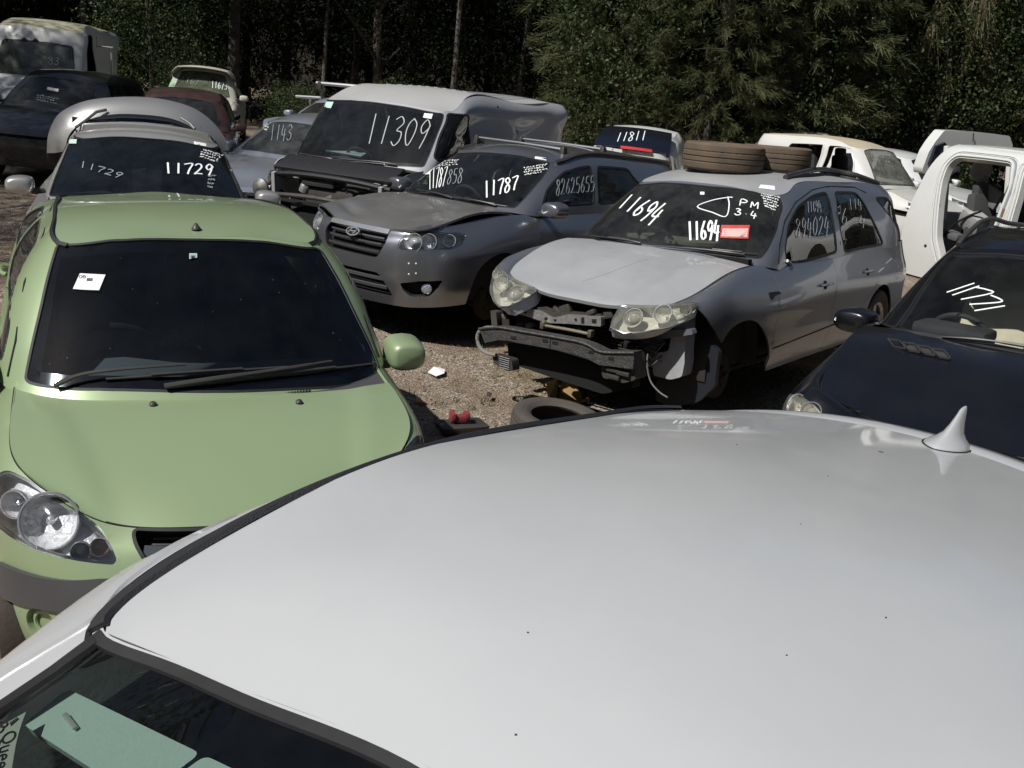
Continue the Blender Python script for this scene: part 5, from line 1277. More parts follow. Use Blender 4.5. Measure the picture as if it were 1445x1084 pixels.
    slab(C, [(716, 484), (776, 495), (846, 518), (892, 524), (893, 548), (850, 556), (770, 530), (718, 512)], .22, .10, BLK, 'lower_valance', rnd=4)
    slab(C, [(925, 536), (965, 534), (985, 505), (1004, 486), (1014, 496), (1008, 545), (985, 568), (950, 574), (925, 566)], .60, .05, mat('splash_guard', (.012, .014, .02), .5), 'splash_guard', rnd=5)
    tw = [(x, y + (1.5 if k % 2 else 0)) for k, (x, y) in enumerate(tp)]
    m = MB(); P = [C.at(x, y + 1, b=.045) for x, y in tp]; m.tube([p for p in cr([tuple(p) for p in P], 3)], .010, 6); m.build('beam_lip', CB, cb)
    m = MB(); P = [C.at(x, y, b=.06) for x, y in ((700, 463), (685, 463), (675, 470), (674, 482), (680, 494), (692, 500), (700, 501))]; m.tube([Vector(p) for p in cr([tuple(p) for p in P], 4)], .014, 8); m.build('bumper_bracket', mat('pale_plastic', (.20, .19, .175), .7), r)
    o = slab(C, [(846, 500), (894, 498), (897, 536), (880, 541), (850, 533)], .10, .14, DST, 'tow_bracket', rnd=4)
    m = MB()
    for k_ in range(5): m.box(C.at(866 + (k_ % 2) * 14, 512 + k_ * 5, b=.09), (.04, .10, .03), None, .3)
    m.build('bracket_rib', PLB, o)
    o = slab(C, [(694, 500), (722, 508), (724, 524), (716, 524), (697, 513)], .08, .08, PLB, 'duct', rnd=3); m = MB()
    for k_ in range(6): m.tube([C.at(705, 503 + k_ * 3, b=.075), C.at(719, 507 + k_ * 3, b=.075)], .004, 5)
    m.build('duct_slat', STL, o)
    for sg, xs in ((1, [(920, 505), (925, 498), (943, 496), (948, 470), (958, 448), (968, 446), (968, 470), (966, 492), (966, 512), (962, 532), (946, 536), (922, 530)]),):
        slab(C, xs, .42, .13, mat('milky_plastic', (.36, .37, .38), .45, noise=.2, nscale=12), 'washer_bottle', rnd=4)
    slab(C, [(915, 472), (930, 468), (975, 464), (978, 472), (940, 478), (918, 482)], .36, .06, mat('bracket_grey', (.16, .17, .19), .5, .4), 'lamp_bracket', rnd=2)
    slab(C, [(905, 470), (915, 470), (918, 500), (914, 520), (904, 516)], .30, .08, DST, 'wing_bracket', rnd=2)
    slab(C, [(692, 438), (700, 440), (702, 462), (694, 462)], .25, .06, DST, 'wing_bracket', rnd=2)
    m = MB(); m.tube([Vector(p) for p in cr([tuple(C.at(x, y, b=b)) for x, y, b in ((914, 500, .25), (913, 516, .2), (918, 538, .18), (930, 553, .16), (942, 561, .15))], 5)], .006, 6); m.build('hanging_wire', mat('wire', (.10, .10, .10), .5), r)
    rs = random.Random(4)
    for k_ in range(26):
        m = MB()
        x, y = rs.uniform(700, 900), rs.uniform(430, 500); b = rs.uniform(.30, .44); m.box(C.at(x, y, b=b), (.05, rs.uniform(.03, .1), rs.uniform(.02, .07)), Matrix.Rotation(rs.uniform(-.5, .5), 3, 'X'), .25); m.build('bracket', [DST, BLK, STL][k_ % 3], r)
    for k_ in range(8):
        m = MB(); m.tube([C.at(rs.uniform(860, 930), rs.uniform(470, 500), b=.3), C.at(rs.uniform(890, 920), rs.uniform(490, 530), b=.25), C.at(rs.uniform(890, 940), rs.uniform(480, 520), b=.35)], .007, 5); m.build('wiring', PLB, r)
    # liner of the wheel arch
    for sg in (1, -1):
        m = MB(); n = 14; v = []
        for i in range(n + 1):
            a = -.2 + (pi + .4) * i / n
            for yy in (.88, .45): v.append(C.pt(.98 - .40 * cos(a), sg * yy, .42 + .42 * sin(a)))
        m.add(v, [(2 * i, 2 * i + 1, 2 * i + 3, 2 * i + 2) for i in range(n)]); m.build('arch_liner', mat('arch_plastic', (.018, .016, .015), .8, dust=.2, dustcol=(.06, .045, .035)), r)
    C.wheel(.97, .80, .33, .2, False, 'drum', z=.30); C.wheel(.97, -.80, .33, .2, False, 'drum', z=.30)
    for y in (.82, -.82): C.wheel(3.85, y, .35, .23)
    return C, Rf
TERR, TRF = silver_suv()
def tyre(name, label, c, r_, w_, tilt=(0, 0, 1), group=None, m=TYR, inner=.60):
    o = thing(name, label, 'tyre', tuple(c), 0, group); mb = MB(); h = w_ / 2; n = 72; v = []; f = []
    prof = [(r_ * inner, -h * .78), (r_ * .68, -h * .98), (r_ * .82, -h * 1.04), (r_ * .93, -h), (r_ * .985, -h * .86), (r_, -h * .62), (r_ * 1.003, -h * .46), (r_ * .985, -h * .42), (r_ * .985, -h * .36), (r_ * 1.005, -h * .32),
            (r_ * 1.008, -h * .06), (r_ * .985, -h * .03), (r_ * .985, h * .03), (r_ * 1.008, h * .06), (r_ * 1.005, h * .32), (r_ * .985, h * .36), (r_ * .985, h * .42), (r_ * 1.003, h * .46), (r_, h * .62), (r_ * .985, h * .86), (r_ * .93, h), (r_ * .82, h * 1.04), (r_ * .68, h * .98), (r_ * inner, h * .78), (r_ * (inner + .03), h * .6), (r_ * .90, h * .5), (r_ * .90, -h * .5), (r_ * (inner + .03), -h * .6), (r_ * inner, -h * .78)]
    q = Vector(tilt).normalized().to_track_quat('Z', 'Y')
    for j, (a, b) in enumerate(prof):
        for i in range(n):
            th = 2 * pi * i / n; rr = a - (.004 if (i % 2 == 0 and (3 <= j <= 6 or 17 <= j <= 20)) else 0)
            v.append(q @ Vector((rr * cos(th), rr * sin(th), b)))
    for j in range(len(prof) - 1):
        for i in range(n): f.append((j * n + i, j * n + (i + 1) % n, (j + 1) * n + (i + 1) % n, (j + 1) * n + i))
    mb.add(v, f); mb.build('tread', m, o); k = MB(); k.lathe([(r_ * .70, h * 1.0), (r_ * .72, h * 1.015), (r_ * .74, h * 1.02), (r_ * .76, h * 1.03)], (0, 0, 0), tilt, 48); k.build('sidewall_ring', m, o); return o
OLD = mat('weathered_tyre', (.040, .038, .036), .9, col2=(.085, .068, .052), nscale=5, bump=.6, bscale=45, dust=.75, dustcol=(.17, .125, .085))
def on_roof(px, py, r_, w_, back=1.0):
    P = TERR.M @ Vector(TRF(TRF.px([(px, py)]))[0].tolist() if TRF(TRF.px([(px, py)])).ndim == 1 else [float(t) for t in TRF(TRF.px([(px, py)]))[0]])
    d = Vector((P.x - CAM.x, P.y - CAM.y, 0)).normalized(); c = P + d * r_ * back
    l = TERR.M.inverted() @ c; uv = TRF.top([(TERR.L / 2 - l.x, l.y)]); z = (TERR.M @ Vector([float(t) for t in TRF(uv)[0]])).z
    return Vector((c.x, c.y, z + w_ / 2 + .004))
tyre('tyre', 'worn tyre lying on the silver roof, the nearer and wider looking one', on_roof(1017, 247, .335, .215), .335, .215, (-.03, .01, 1), 'tyres on the silver car roof', OLD)
tyre('tyre', 'worn tyre on the silver roof half hidden behind the other tyre', on_roof(1090, 249, .31, .20, 1.9) + Vector((0, 0, .0)), .30, .20, (-.03, .03, 1), 'tyres on the silver car roof', OLD)
c = gpt(783, 628); tyre('tyre', 'old tyre lying on the gravel behind the white roof', (c.x, c.y + .02, .12), .31, .19, (.06, -.05, 1), None, mat('grey_worn_tyre', (.05, .05, .048), .9, noise=.3, nscale=8, dust=.5, dustcol=(.12, .10, .08), bump=.4, bscale=50))
# ---------------------------------------------------------------- dented grey SUV with roof bars
def grey_suv():
    C = Car('grey_suv', 'dark grey SUV with buckled bonnet, chrome grille and silver roof bars', 'car', -1.522, 8.506, -127.40, 4.66, .032, near=6, far=13, roll=.0207, pitch=-.0098); r = C.root
    P = paint('grey_paint', (.26, .27, .30), .85, .30, .9, dust=.04)
    HPn = paint('grey_bonnet_paint', (.30, .305, .315), .75, .34, .7, dust=.14, crough=.1)
    S, G, H, Rf = std(C, 1.89, nose=.89, nb=.10, cowl=(1.29, 1.11), sag=.10, hdr=(1.94, 1.55), rz=1.67, belt=(1.06, 1.13), rb=4.3, tailb=4.5, tailz=1.12, hmid=1.0)
    holes = []; gh = []
    gp = S.px([(463, 309), (549, 327), (545, 340), (531, 364), (497, 358), (470, 350)])
    a = np.abs(S.px([(549, 327), (545, 342), (532, 364)])); gr = roundp([tuple(x) for x in a] + [(-x[0], x[1]) for x in a[::-1]], .04, 4); holes.append(gr)
    g = pocket(S, gr, .07, BLK, 'grille', r)
    v1, v0_ = a[0][1], a[2][1]; u1, u0_ = a[0][0], a[2][0]
    for k in range(4):
        t = (k + .9) / 4.6; uu = u1 + (u0_ - u1) * t
        strip(S, [(u, v1 + (v0_ - v1) * t) for u in np.linspace(-uu * .97, uu * .97, 21)], mat('grille_slat', (.22, .22, .23), .25, .8), 'grille_slat', g, .020, .012, -.03)
    strip(S, [(u, v1 - .015) for u in np.linspace(-u1 * 1.02, u1 * 1.02, 25)], CHR, 'chrome_bar', g, .055, .018, -.006)
    c = S.px([(497, 327)])[0]; c[0] = c[0] * 0 + (c[0] if abs(c[0]) > .05 else 0); m = MB()
    strip(S, [c + np.array((.075 * cos(x), .046 * sin(x))) for x in np.linspace(0, 2 * pi, 28, endpoint=False)], CHR, 'x', None, .014, .010, .016, closed=True, mb=m)
    for pts in ([(-.042, -.022), (-.018, .030)], [(.018, -.030), (.042, .022)], [(-.028, .004), (.0, -.004), (.028, .006)]): strip(S, [c + np.array(x) for x in cr(pts, 4)], CHR, 'x', None, .013, .010, .016, mb=m)
    m.build('emblem', CHR, g)
    hl = S.px(roundp([(562, 352), (562, 341), (572, 331), (610, 328), (646, 328), (659, 331), (651, 347), (634, 353), (600, 354)], 4, 3))
    hls = lamps(C, S, hl, [(*S.px([(583, 342)])[0], .075, 'proj'), (*S.px([(605, 341)])[0], .065, 'main'), (*S.px([(635, 339)])[0], .05, 'main')], holes)
    # lower intake and skid bar
    li = np.abs(S.px([(534, 385), (545, 402), (556, 420)])); lo = roundp([tuple(x) for x in li] + [(-x[0], x[1]) for x in li[::-1]], .04); holes.append(lo); k = pocket(S, lo, .07, BLK, 'lower_intake', r)
    for t in (.25, .62): strip(S, [(u, li[0][1] + (li[2][1] - li[0][1]) * t) for u in np.linspace(-li[1][0], li[1][0], 21)], mat('intake_bar', (.16, .16, .17), .35, .6), 'intake_bar', k, .03, .015, -.02)
    fg = S.px(roundp([(564, 400), (592, 397), (625, 396), (618, 408), (605, 419), (580, 419), (570, 411)], 3))
    for sg in (1, -1):
        q = fg * [sg, 1]; holes.append(q); o = pocket(S, q, .06, BLK, 'fog_lamp', r); c2 = S.px([(601, 409)])[0] * [sg, 1]; Pp = Vector(S([c2])[0]); N = Vector(S.nrm([c2])[0]); m = MB()
        m.lathe([(.048, -.03), (.046, -.01), (.03, .0), (.001, .003)], Pp - N * .01, N + Vector((.6, 0, 0)), 20); m.build('fog_lens', mat('fog_glass', (.5, .55, .62), .08, .6, coat=1, bump=.7, bscale=60), o)
    for k_, (x, y) in enumerate(((577, 372), (587, 372), (577, 387), (587, 386))):
        c2 = S.px([(x, y)])[0]; m = MB(); m.lathe([(.008, 0), (.006, .003), (.001, .004)], S([c2])[0], S.nrm([c2])[0], 8); m.build('plate_screw', PAP, r)
    arches(C, S, holes, (.96, .38, .38), (3.66, .38, .38))
    doors(C, S, P, [[(1.50, 1.05), (1.42, .6), (1.46, .29), (2.5, .29), (2.56, 1.08)], [(2.58, 1.08), (2.53, .29), (3.1, .29), (3.2, .6), (3.46, .82), (3.52, 1.11)]], holes, (2.34, 3.26), hz=(.90, .93))
    rear_lamps(C, S, [(4.3, 1.1), (4.26, .85), (4.54, .80), (4.57, 1.1)], holes)
    g = screen_px(C, G, [(641, 217), (680, 215), (730, 219), (777, 229), (766, 250), (745, 275), (727, 294), (680, 290), (620, 281), (567, 269), (600, 243)], glass('grey_car_glass', (.66, .72, .74), .025), gh)
    w1 = win_px(C, G, [(765, 290), (772, 268), (795, 243), (833, 234), (838, 262), (838, 288)], glass('grey_side_glass', (.40, .43, .45), .04), gh, 'front_window')[0]
    win_px(C, G, [(843, 235), (885, 238), (905, 262), (902, 284), (845, 288)], glass('grey_side_glass', (.40, .43, .45), .04), gh, 'rear_window')
    def buckle(uv, P_):
        x = C.L / 2 - P_[:, 0]; y = P_[:, 1]
        return .075 * np.exp(-((x - .12) / .16) ** 2 - ((y + .52) / .17) ** 2) + .035 * np.exp(-((x - .45) / .22) ** 2 - ((y + .55) / .12) ** 2) - .03 * np.exp(-(((x - .32) + .3 * (y + .35)) / .05) ** 2 - ((y + .35) / .22) ** 2) \
            + .05 * np.clip((y - .5) / .25, 0, 1) * np.exp(-((x - .75) / .38) ** 2) + .012 / (1 + np.exp(-(np.abs(y) - .36 - .1 * x) / .015)) + .004 * np.sin(7 * x + 3 * y) * np.exp(-((x - .3) / .3) ** 2)
    skin(C, S, G, H, Rf, P, HPn, holes, gh, hdisp=buckle, roofp=P)
    write_px(G, '11787', [(682, 257), (733, 248), (731, 267), (683, 280)], CHK, 'window_writing', g, .016)
    write_px(G, '858', [(634, 240), (655, 236), (653, 258), (630, 260)], CHKF, 'window_writing', g, .008); write_px(G, '11787', [(604, 238), (633, 236), (628, 262), (605, 268)], CHK, 'window_writing', g, .009, seed=6)
    scrawl_px(G, [(738, 236), (774, 230), (768, 244), (740, 248)], 4, CHK, 'window_writing', g, .008, seed=8); scrawl_px(G, [(612, 227), (652, 224), (645, 234), (605, 236)], 3, CHK, 'window_writing', g, .007, seed=9)
    write_px(G, '82625655', [(785, 254), (840, 248), (840, 270), (784, 276)], CHKF, 'window_writing', w1, .010)
    for q in ([(602, 235), (612, 236), (606, 246), (597, 244)],): panel(G, G.px(q), PAP, 'paper_sticker', r, th=0, off=.003)
    q = Rf.px([(755, 221), (770, 223), (771, 227), (754, 226)]); panel(Rf, q, PAP, 'paper_sticker', r, th=0, off=.003)
    wiper(C, G, (700, 292), (680, 288), (640, 281), (648, 282), (715, 292)); wiper(C, G, (640, 282), (620, 277), (590, 270), (592, 272), (640, 280))
    mirror_cap(C, 1.58, 1.01, 1.13, P, w=.22, h=.15, d=.14); mirror_cap(C, 1.58, -1.01, 1.13, P, w=.22, h=.15, d=.14)
    for b, (xa, ya, xb, yb) in ((2.30, (677, 194, 792, 210)), (3.02, (739, 196, 848, 210))):
        m = MB(); A, B = C.at(xa, ya, b=b), C.at(xb, yb, b=b); z_ = A.z + .0; m.tube([A, (A + B) / 2 + Vector((0, 0, .004)), B], .021, 10, flat=.62); o = m.build('roof_bar', mat('alloy_bar', (.62, .62, .62), .3, .9), r)
        m = MB()
        for E, sg in ((A, -1), (B, 1)): m.box(E + Vector((0, sg * .03, -.05)), (.09, .07, .15), None, .3, .7)
        m.build('bar_foot', PLB, o)
    for sg in (1, -1):
        q = [(u * sg, G.kv[-1] - .01) for u in np.linspace(C.ucol(G, 3), C.ucol(G, 7), 20)]; strip(G, q, PLB, 'roof_rail', r, .035, .03, 0)
    C.interior(1.26, 1.09, .70, zr=1.46, seatm=mat('grey_seat', (.16, .16, .16), .9), dashm=INT, floor=.42)
    for y in (.80, -.80): C.wheel(.98, y, .33, .2, False, 'drum', z=.28); C.wheel(3.66, y, .36, .22)
    return C
grey_suv()
# ---------------------------------------------------------------- black SUV at the right edge
def black_suv():
    C = Car('black_suv', 'glossy black SUV with cream seats seen through its windscreen', 'car', 1.918, 4.24, -127.44, 4.78, -.061, near=3.5, far=9, roll=.0327, pitch=-.0303); r = C.root
    P = paint('black_paint', (.003, .0035, .006), .1, .25, .55, dust=.04, dustcol=(.10, .09, .075))
    S, G, H, Rf = std(C, 1.91, nose=.84, nb=.30, cowl=(1.28, 1.19), sag=.26, hdr=(2.00, 1.655), rz=1.79, belt=(1.10, 1.16), rb=4.4, tailb=4.65, tailz=1.2, hmid=.98, tw=.585)
    holes = []; gh = []
    hl = S.px(roundp([(1100, 577), (1103, 563), (1114, 555), (1130, 558), (1148, 570), (1162, 586), (1150, 605), (1115, 600)], 5, 3)) * [-1, 1]
    lamps(C, S, hl, [(*(S.px([(1122, 572)])[0] * [-1, 1]), .06, 'main'), (*(S.px([(1143, 582)])[0] * [-1, 1]), .055, 'proj')], holes, LENSY)
    arches(C, S, holes, (.90, .38, .39), (3.80, .38, .39))
    doors(C, S, P, [[(1.52, 1.07), (1.44, .6), (1.48, .29), (2.52, .29), (2.58, 1.12)], [(2.60, 1.12), (2.55, .29), (3.2, .29), (3.3, .6), (3.58, .84), (3.62, 1.14)]], holes, (2.36, 3.36), hz=(.93, .96))
    rear_lamps(C, S, [(4.42, 1.12), (4.38, .85), (4.66, .80), (4.70, 1.12)], holes)
    gr = roundp([(-.42, 0), (.42, 0), (.36, 0), (-.36, 0)], .0)
    f = S.front([(.40, .80), (.36, .60)]); f = np.abs(f); q = roundp([tuple(f[0]), tuple(f[1]), (-f[1][0], f[1][1]), (-f[0][0], f[0][1])], .05); holes.append(q); g0 = pocket(S, q, .05, BLK, 'grille', r)
    for t in (.25, .5, .75): strip(S, [(u, f[0][1] + (f[1][1] - f[0][1]) * t) for u in np.linspace(-f[1][0], f[1][0], 13)], CHR, 'grille_slat', g0, .03, .012, -.02)
    wp = [(1262, 465), (1285, 432), (1315, 388), (1344, 355), (1395, 358), (1450, 362)]
    q = G.px(wp); q = q[q[:, 0] < -.02]; low = G.px([(1267, 473), (1320, 480), (1380, 486), (1440, 490)]); low = low[low[:, 0] < -.02]
    ws = np.array([tuple(x) for x in q] + [(-x[0], x[1]) for x in q[::-1]] + [(-x[0], x[1]) for x in low] + [tuple(x) for x in low[::-1]]); ws = roundp(ws, .04, 3); gh.append(ws)
    g = screen(C, G, ws, glass('black_car_glass', (.92, .94, .93), .02, ior=1.3), .03)
    sidewin(C, G, [[(1.72, 1.14), (1.95, 1.40), (2.2, 1.58), (2.60, 1.62), (2.60, 1.15)], [(2.70, 1.16), (2.70, 1.62), (3.25, 1.60), (3.50, 1.38), (3.42, 1.18)], [(3.58, 1.20), (3.62, 1.40), (3.45, 1.58), (4.1, 1.55), (4.3, 1.22)]], gh, glass('black_side_glass', (.55, .58, .58), .04))
    def hd(uv, P_):
        y = P_[:, 1]; x = C.L / 2 - P_[:, 0]; return .014 / (1 + np.exp(-(np.abs(y) - .42 - .10 * (x - .3)) / .012)) * 1.0
    skin(C, S, G, H, Rf, P, P, holes, gh, hdisp=hd)
    # bonnet vents, shut line, writing
    m = MB()
    for k in range(4):
        x, y = 1252 + k * 21, 482 + k * 4.5; q = H.px(roundp([(x, y), (x + 17, y + 2.5), (x + 26, y + 14), (x + 9, y + 11)], 1.5)); P3 = H(q) + H.nrm(q) * .004; m.add(list(P3), [tuple(range(len(P3)))])
        strip(H, resamp(q, .02), PLB, 'x', None, .006, .006, .006 + .008, closed=True, mb=m)
    m.build('bonnet_vent', PLB, r)
    wl = [[(1336, 413), (1375, 400)], [(1344, 417), (1382, 404)], [(1378, 406), (1392, 409), (1400, 414), (1356, 423)], [(1398, 417), (1412, 423), (1410, 427), (1368, 430)], [(1418, 432), (1375, 439)]]
    m = MB()
    for l in wl: strip(G, G.px(cr(l, 4)), CHK, 'x', None, .010, .0015, .002, mb=m)
    m.build('window_writing', CHK, g)
    wiper(C, G, (1445, 492), (1390, 486), (1330, 480), (1310, 478), (1400, 483))
    mirror_cap(C, 1.72, -1.02, 1.11, P, w=.25, h=.16, d=.15, signal=True); mirror_cap(C, 1.72, 1.02, 1.11, P, w=.25, h=.16, d=.15, signal=True)
    for sg in (1, -1):
        u_ = np.linspace(C.ucol(G, 3) + .05, C.ucol(G, 7), 30); Pp = G([(u * sg, G.kv[-1] - .02) for u in u_]); n = len(Pp); m = MB()
        m.tube([Vector(p) + Vector((0, 0, .01 + .05 * min(1, i / 4, (n - 1 - i) / 4))) for i, p in enumerate(Pp)], .016, 8); m.build('roof_rail', PLB, r)
    sr = roundp([(-.40, Rf.kv[-1] * .22), (.40, Rf.kv[-1] * .22), (.40, Rf.kv[-1] * .45), (-.40, Rf.kv[-1] * .45)], .06); so_ = panel(Rf, sr, mat('sunroof_glass', (.01, .01, .012), .05, coat=1), 'sunroof', r, th=0, off=.003); strip(Rf, resamp(sr, .05), RUB, 'sunroof_seal', so_, .015, .003, .001, True)
    C.interior(1.12, 1.16, .72, wheel_y=-.40, zr=1.50, seatm=mat('cream_leather', (.55, .50, .36), .6, noise=.2, nscale=5), dashm=INT, floor=.50, seatb=1.98)
    m = MB(); m.box(C.pt(1.62, -.40, 1.17), (.3, .42, .08), None, .4); m.build('instrument_binnacle', INT, r)
    wheels(C, .92, 3.80, .82, .37)
black_suv()
# ---------------------------------------------------------------- silver wagon with raised tailgate
def silver_wagon():
    C = Car('silver_wagon', 'silver wagon with raised tailgate and 11729 chalked on its windscreen', 'car', -2.607, 6.832, -68.43, 4.45, .085, near=5, far=12, roll=.0036, pitch=-.0057); r = C.root
    P = paint('warm_silver_paint', (.46, .46, .45), .6, .36, .7, dust=.14)
    S, G, H, Rf = std(C, 1.74, nose=.72, nb=.25, cowl=(1.08, .965), sag=.12, hdr=(1.93, 1.375), rz=1.45, belt=(.93, .98), rb=3.95, tailb=4.2, tailz=.98, hmid=.82, tw=.555)
    holes = []; gh = []
    arches(C, S, holes, (.90, .32, .34), (3.55, .32, .34))
    hl = roundp(S.side([(.25, .62), (.32, .70), (.62, .80), (.60, .70), (.40, .62)]), .02); lamps(C, S, hl, [(hl[:, 0].mean(), hl[:, 1].mean(), .06, 'main')], holes)
    f = np.abs(S.front([(.36, .68), (.32, .56)])); q = roundp([tuple(f[0]), tuple(f[1]), (-f[1][0], f[1][1]), (-f[0][0], f[0][1])], .04); holes.append(q); pocket(S, q, .05, BLK, 'grille', r)
    doors(C, S, P, [[(1.40, .93), (1.30, .55), (1.34, .28), (2.40, .28), (2.46, .95)], [(2.48, .95), (2.43, .28), (2.95, .28), (3.05, .55), (3.30, .75), (3.35, .97)]], holes, (2.26, 3.14), hz=(.80, .82))
    rear_lamps(C, S, [(4.1, .96), (4.06, .72), (4.36, .70), (4.38, .96)], holes)
    g = screen_px(C, G, [(103, 194), (150, 192), (210, 195), (265, 199), (311, 208), (325, 240), (343, 284), (290, 282), (200, 278), (120, 277), (69, 277), (84, 235)], glass('silver_wagon_glass', (.30, .33, .35), .03, (.22, .25, .27)), gh)
    sidewin(C, G, [[(1.45, .96), (1.62, 1.08), (2.1, 1.33), (2.42, 1.35), (2.40, .97)], [(2.50, .98), (2.50, 1.35), (3.05, 1.34), (3.25, 1.15), (3.22, 1.0)], [(3.34, 1.0), (3.34, 1.2), (3.2, 1.32), (3.75, 1.30), (3.85, 1.02)]], gh, GLSD)
    skin(C, S, G, H, Rf, P, P, holes, gh)
    write_px(G, '11729', [(230, 230), (304, 232), (302, 247), (232, 245)], CHK, 'window_writing', g, .016)
    write_px(G, '11729', [(112, 226), (178, 246), (170, 252), (112, 236)], CHKF, 'window_writing', g, .010, seed=4)
    scrawl_px(G, [(284, 209), (313, 217), (312, 232), (280, 222)], 4, CHK, 'window_writing', g, .008, seed=2); scrawl_px(G, [(293, 246), (306, 246), (300, 268), (293, 266)], 4, CHKF, 'window_writing', g, .006, seed=12)
    panel(G, G.px([(99, 197), (109, 197), (108, 203), (98, 203)]), mat('mint_sticker', (.45, .62, .55), .6), 'window_tag', r, th=0, off=.003)
    panel(Rf, Rf.px([(273, 200), (290, 203), (291, 207), (274, 205)]), PAP, 'paper_sticker', r, th=0, off=.003)
    q = G.px([(314, 230), (324, 232), (334, 262), (340, 284), (330, 284), (322, 258)]); 
    m = MB(); P3 = G(q); N3 = G.nrm(q); m.add([Vector(p - n * .05) for p, n in zip(P3, N3)] + [Vector(p - n * .075) for p, n in zip(P3, N3)], [(0, 1, 2, 3, 4, 5), (11, 10, 9, 8, 7, 6)] + [(i, 6 + i, 6 + (i + 1) % 6, (i + 1) % 6) for i in range(6)]); m.build('pillar_trim', mat('pale_trim', (.5, .5, .46), .8), r)
    mirror_cap(C, 1.42, -.955, 1.0, P, w=.21, h=.14, d=.13); mirror_cap(C, 1.42, .955, 1.0, P, w=.21, h=.14, d=.13)
    for sg in (1, -1): seam(G, [(u * sg, G.kv[-1] - .02) for u in np.linspace(C.ucol(G, 2) + .05, C.ucol(G, 7), 30)], 'roof_ditch_strip', r, .018, RUB, .003)
    # raised tailgate: outer skin, inner trim with a dark window
    bb = 3.95
    def arc(pts, b): return [C.at(x, y, b=b) for x, y in pts]
    A = cr([tuple(p) for p in arc([(66, 216), (68, 190), (80, 164), (100, 150), (127, 141), (165, 137), (204, 137), (240, 142), (274, 153), (300, 172), (318, 196), (323, 212)], bb)], 4)
    B = cr([tuple(p) for p in arc([(77, 216), (80, 196), (90, 178), (107, 164), (130, 154), (165, 150), (204, 151), (238, 155), (268, 165), (290, 182), (305, 200), (311, 214)], bb - .02)], 4)
    Cc = cr([tuple(p) for p in arc([(94, 213), (94, 200), (100, 187), (113, 175), (134, 166), (165, 161), (204, 162), (236, 166), (262, 175), (280, 188), (293, 202), (299, 216)], bb - .12)], 4)
    D = [a + np.array((-.12, 0, -.07)) for a in A]
    n = len(A); m = MB(); m.add([Vector(x) for row in (D, A, B, Cc) for x in row], [(j * n + i, j * n + i + 1, (j + 1) * n + i + 1, (j + 1) * n + i) for j in range(3) for i in range(n - 1)])
    tg = m.build('tailgate', P, r, True, R(50)); tg['label'] = 'raised silver tailgate'
    m = MB(); Cw = Cc[5:-5]; n = len(Cw); E = [Vector(c) * .93 + Vector(np.mean(Cc, axis=0)) * .07 + Vector((-.02, 0, -.04)) for c in Cw]; low = [Vector((e.x - .05, e.y, max(1.40, e.z - .16))) for e in E]
    m.add([Vector(c) + Vector((-.01, 0, 0)) for c in Cw] + E + low, [(j * n + i, j * n + i + 1, (j + 1) * n + i + 1, (j + 1) * n + i) for j in range(2) for i in range(n - 1)]); m.build('tailgate_window', mat('dark_tailgate_glass', (.012, .016, .028), .1, coat=1), tg)
    m = MB(); Tp = arc([(140, 174), (170, 172), (204, 173), (240, 177), (264, 184)], bb - .2); Bt = arc([(132, 183), (170, 182), (204, 184), (240, 187), (270, 193)], bb - .2)
    m.add(Tp + Bt + [p + Vector((-.03, 0, 0)) for p in Tp + Bt], [(i, i + 1, 6 + i, 5 + i) for i in range(4)] + [(10 + i, 15 + i, 16 + i, 11 + i) for i in range(4)] + [(i, 10 + i, 11 + i, i + 1) for i in range(4)]); m.build('tailgate_trim', mat('pale_blue_panel', (.30, .36, .46), .5), tg)
    for pa in ([(107, 180), (118, 172), (136, 158), (150, 155)], [(275, 182), (268, 174), (255, 166)]):
        m = MB(); m.tube([C.at(x, y, b=bb - .25 + .05 * i) for i, (x, y) in enumerate(pa)], .016, 8); m.build('tailgate_hinge', STL, tg)
    m = MB()
    for x in (150, 175, 205, 232, 255): m.lathe([(.014, 0), (.01, .01), (.001, .012)], C.at(x, 178 + (x - 150) * .06, b=bb - .21), (1, 0, 0), 10)
    m.build('trim_clip', BLK, tg)
    C.interior(1.10, .96, .66, zr=1.26)
    wheels(C, .90, 3.55, .74, .31, rim='steel')
silver_wagon()
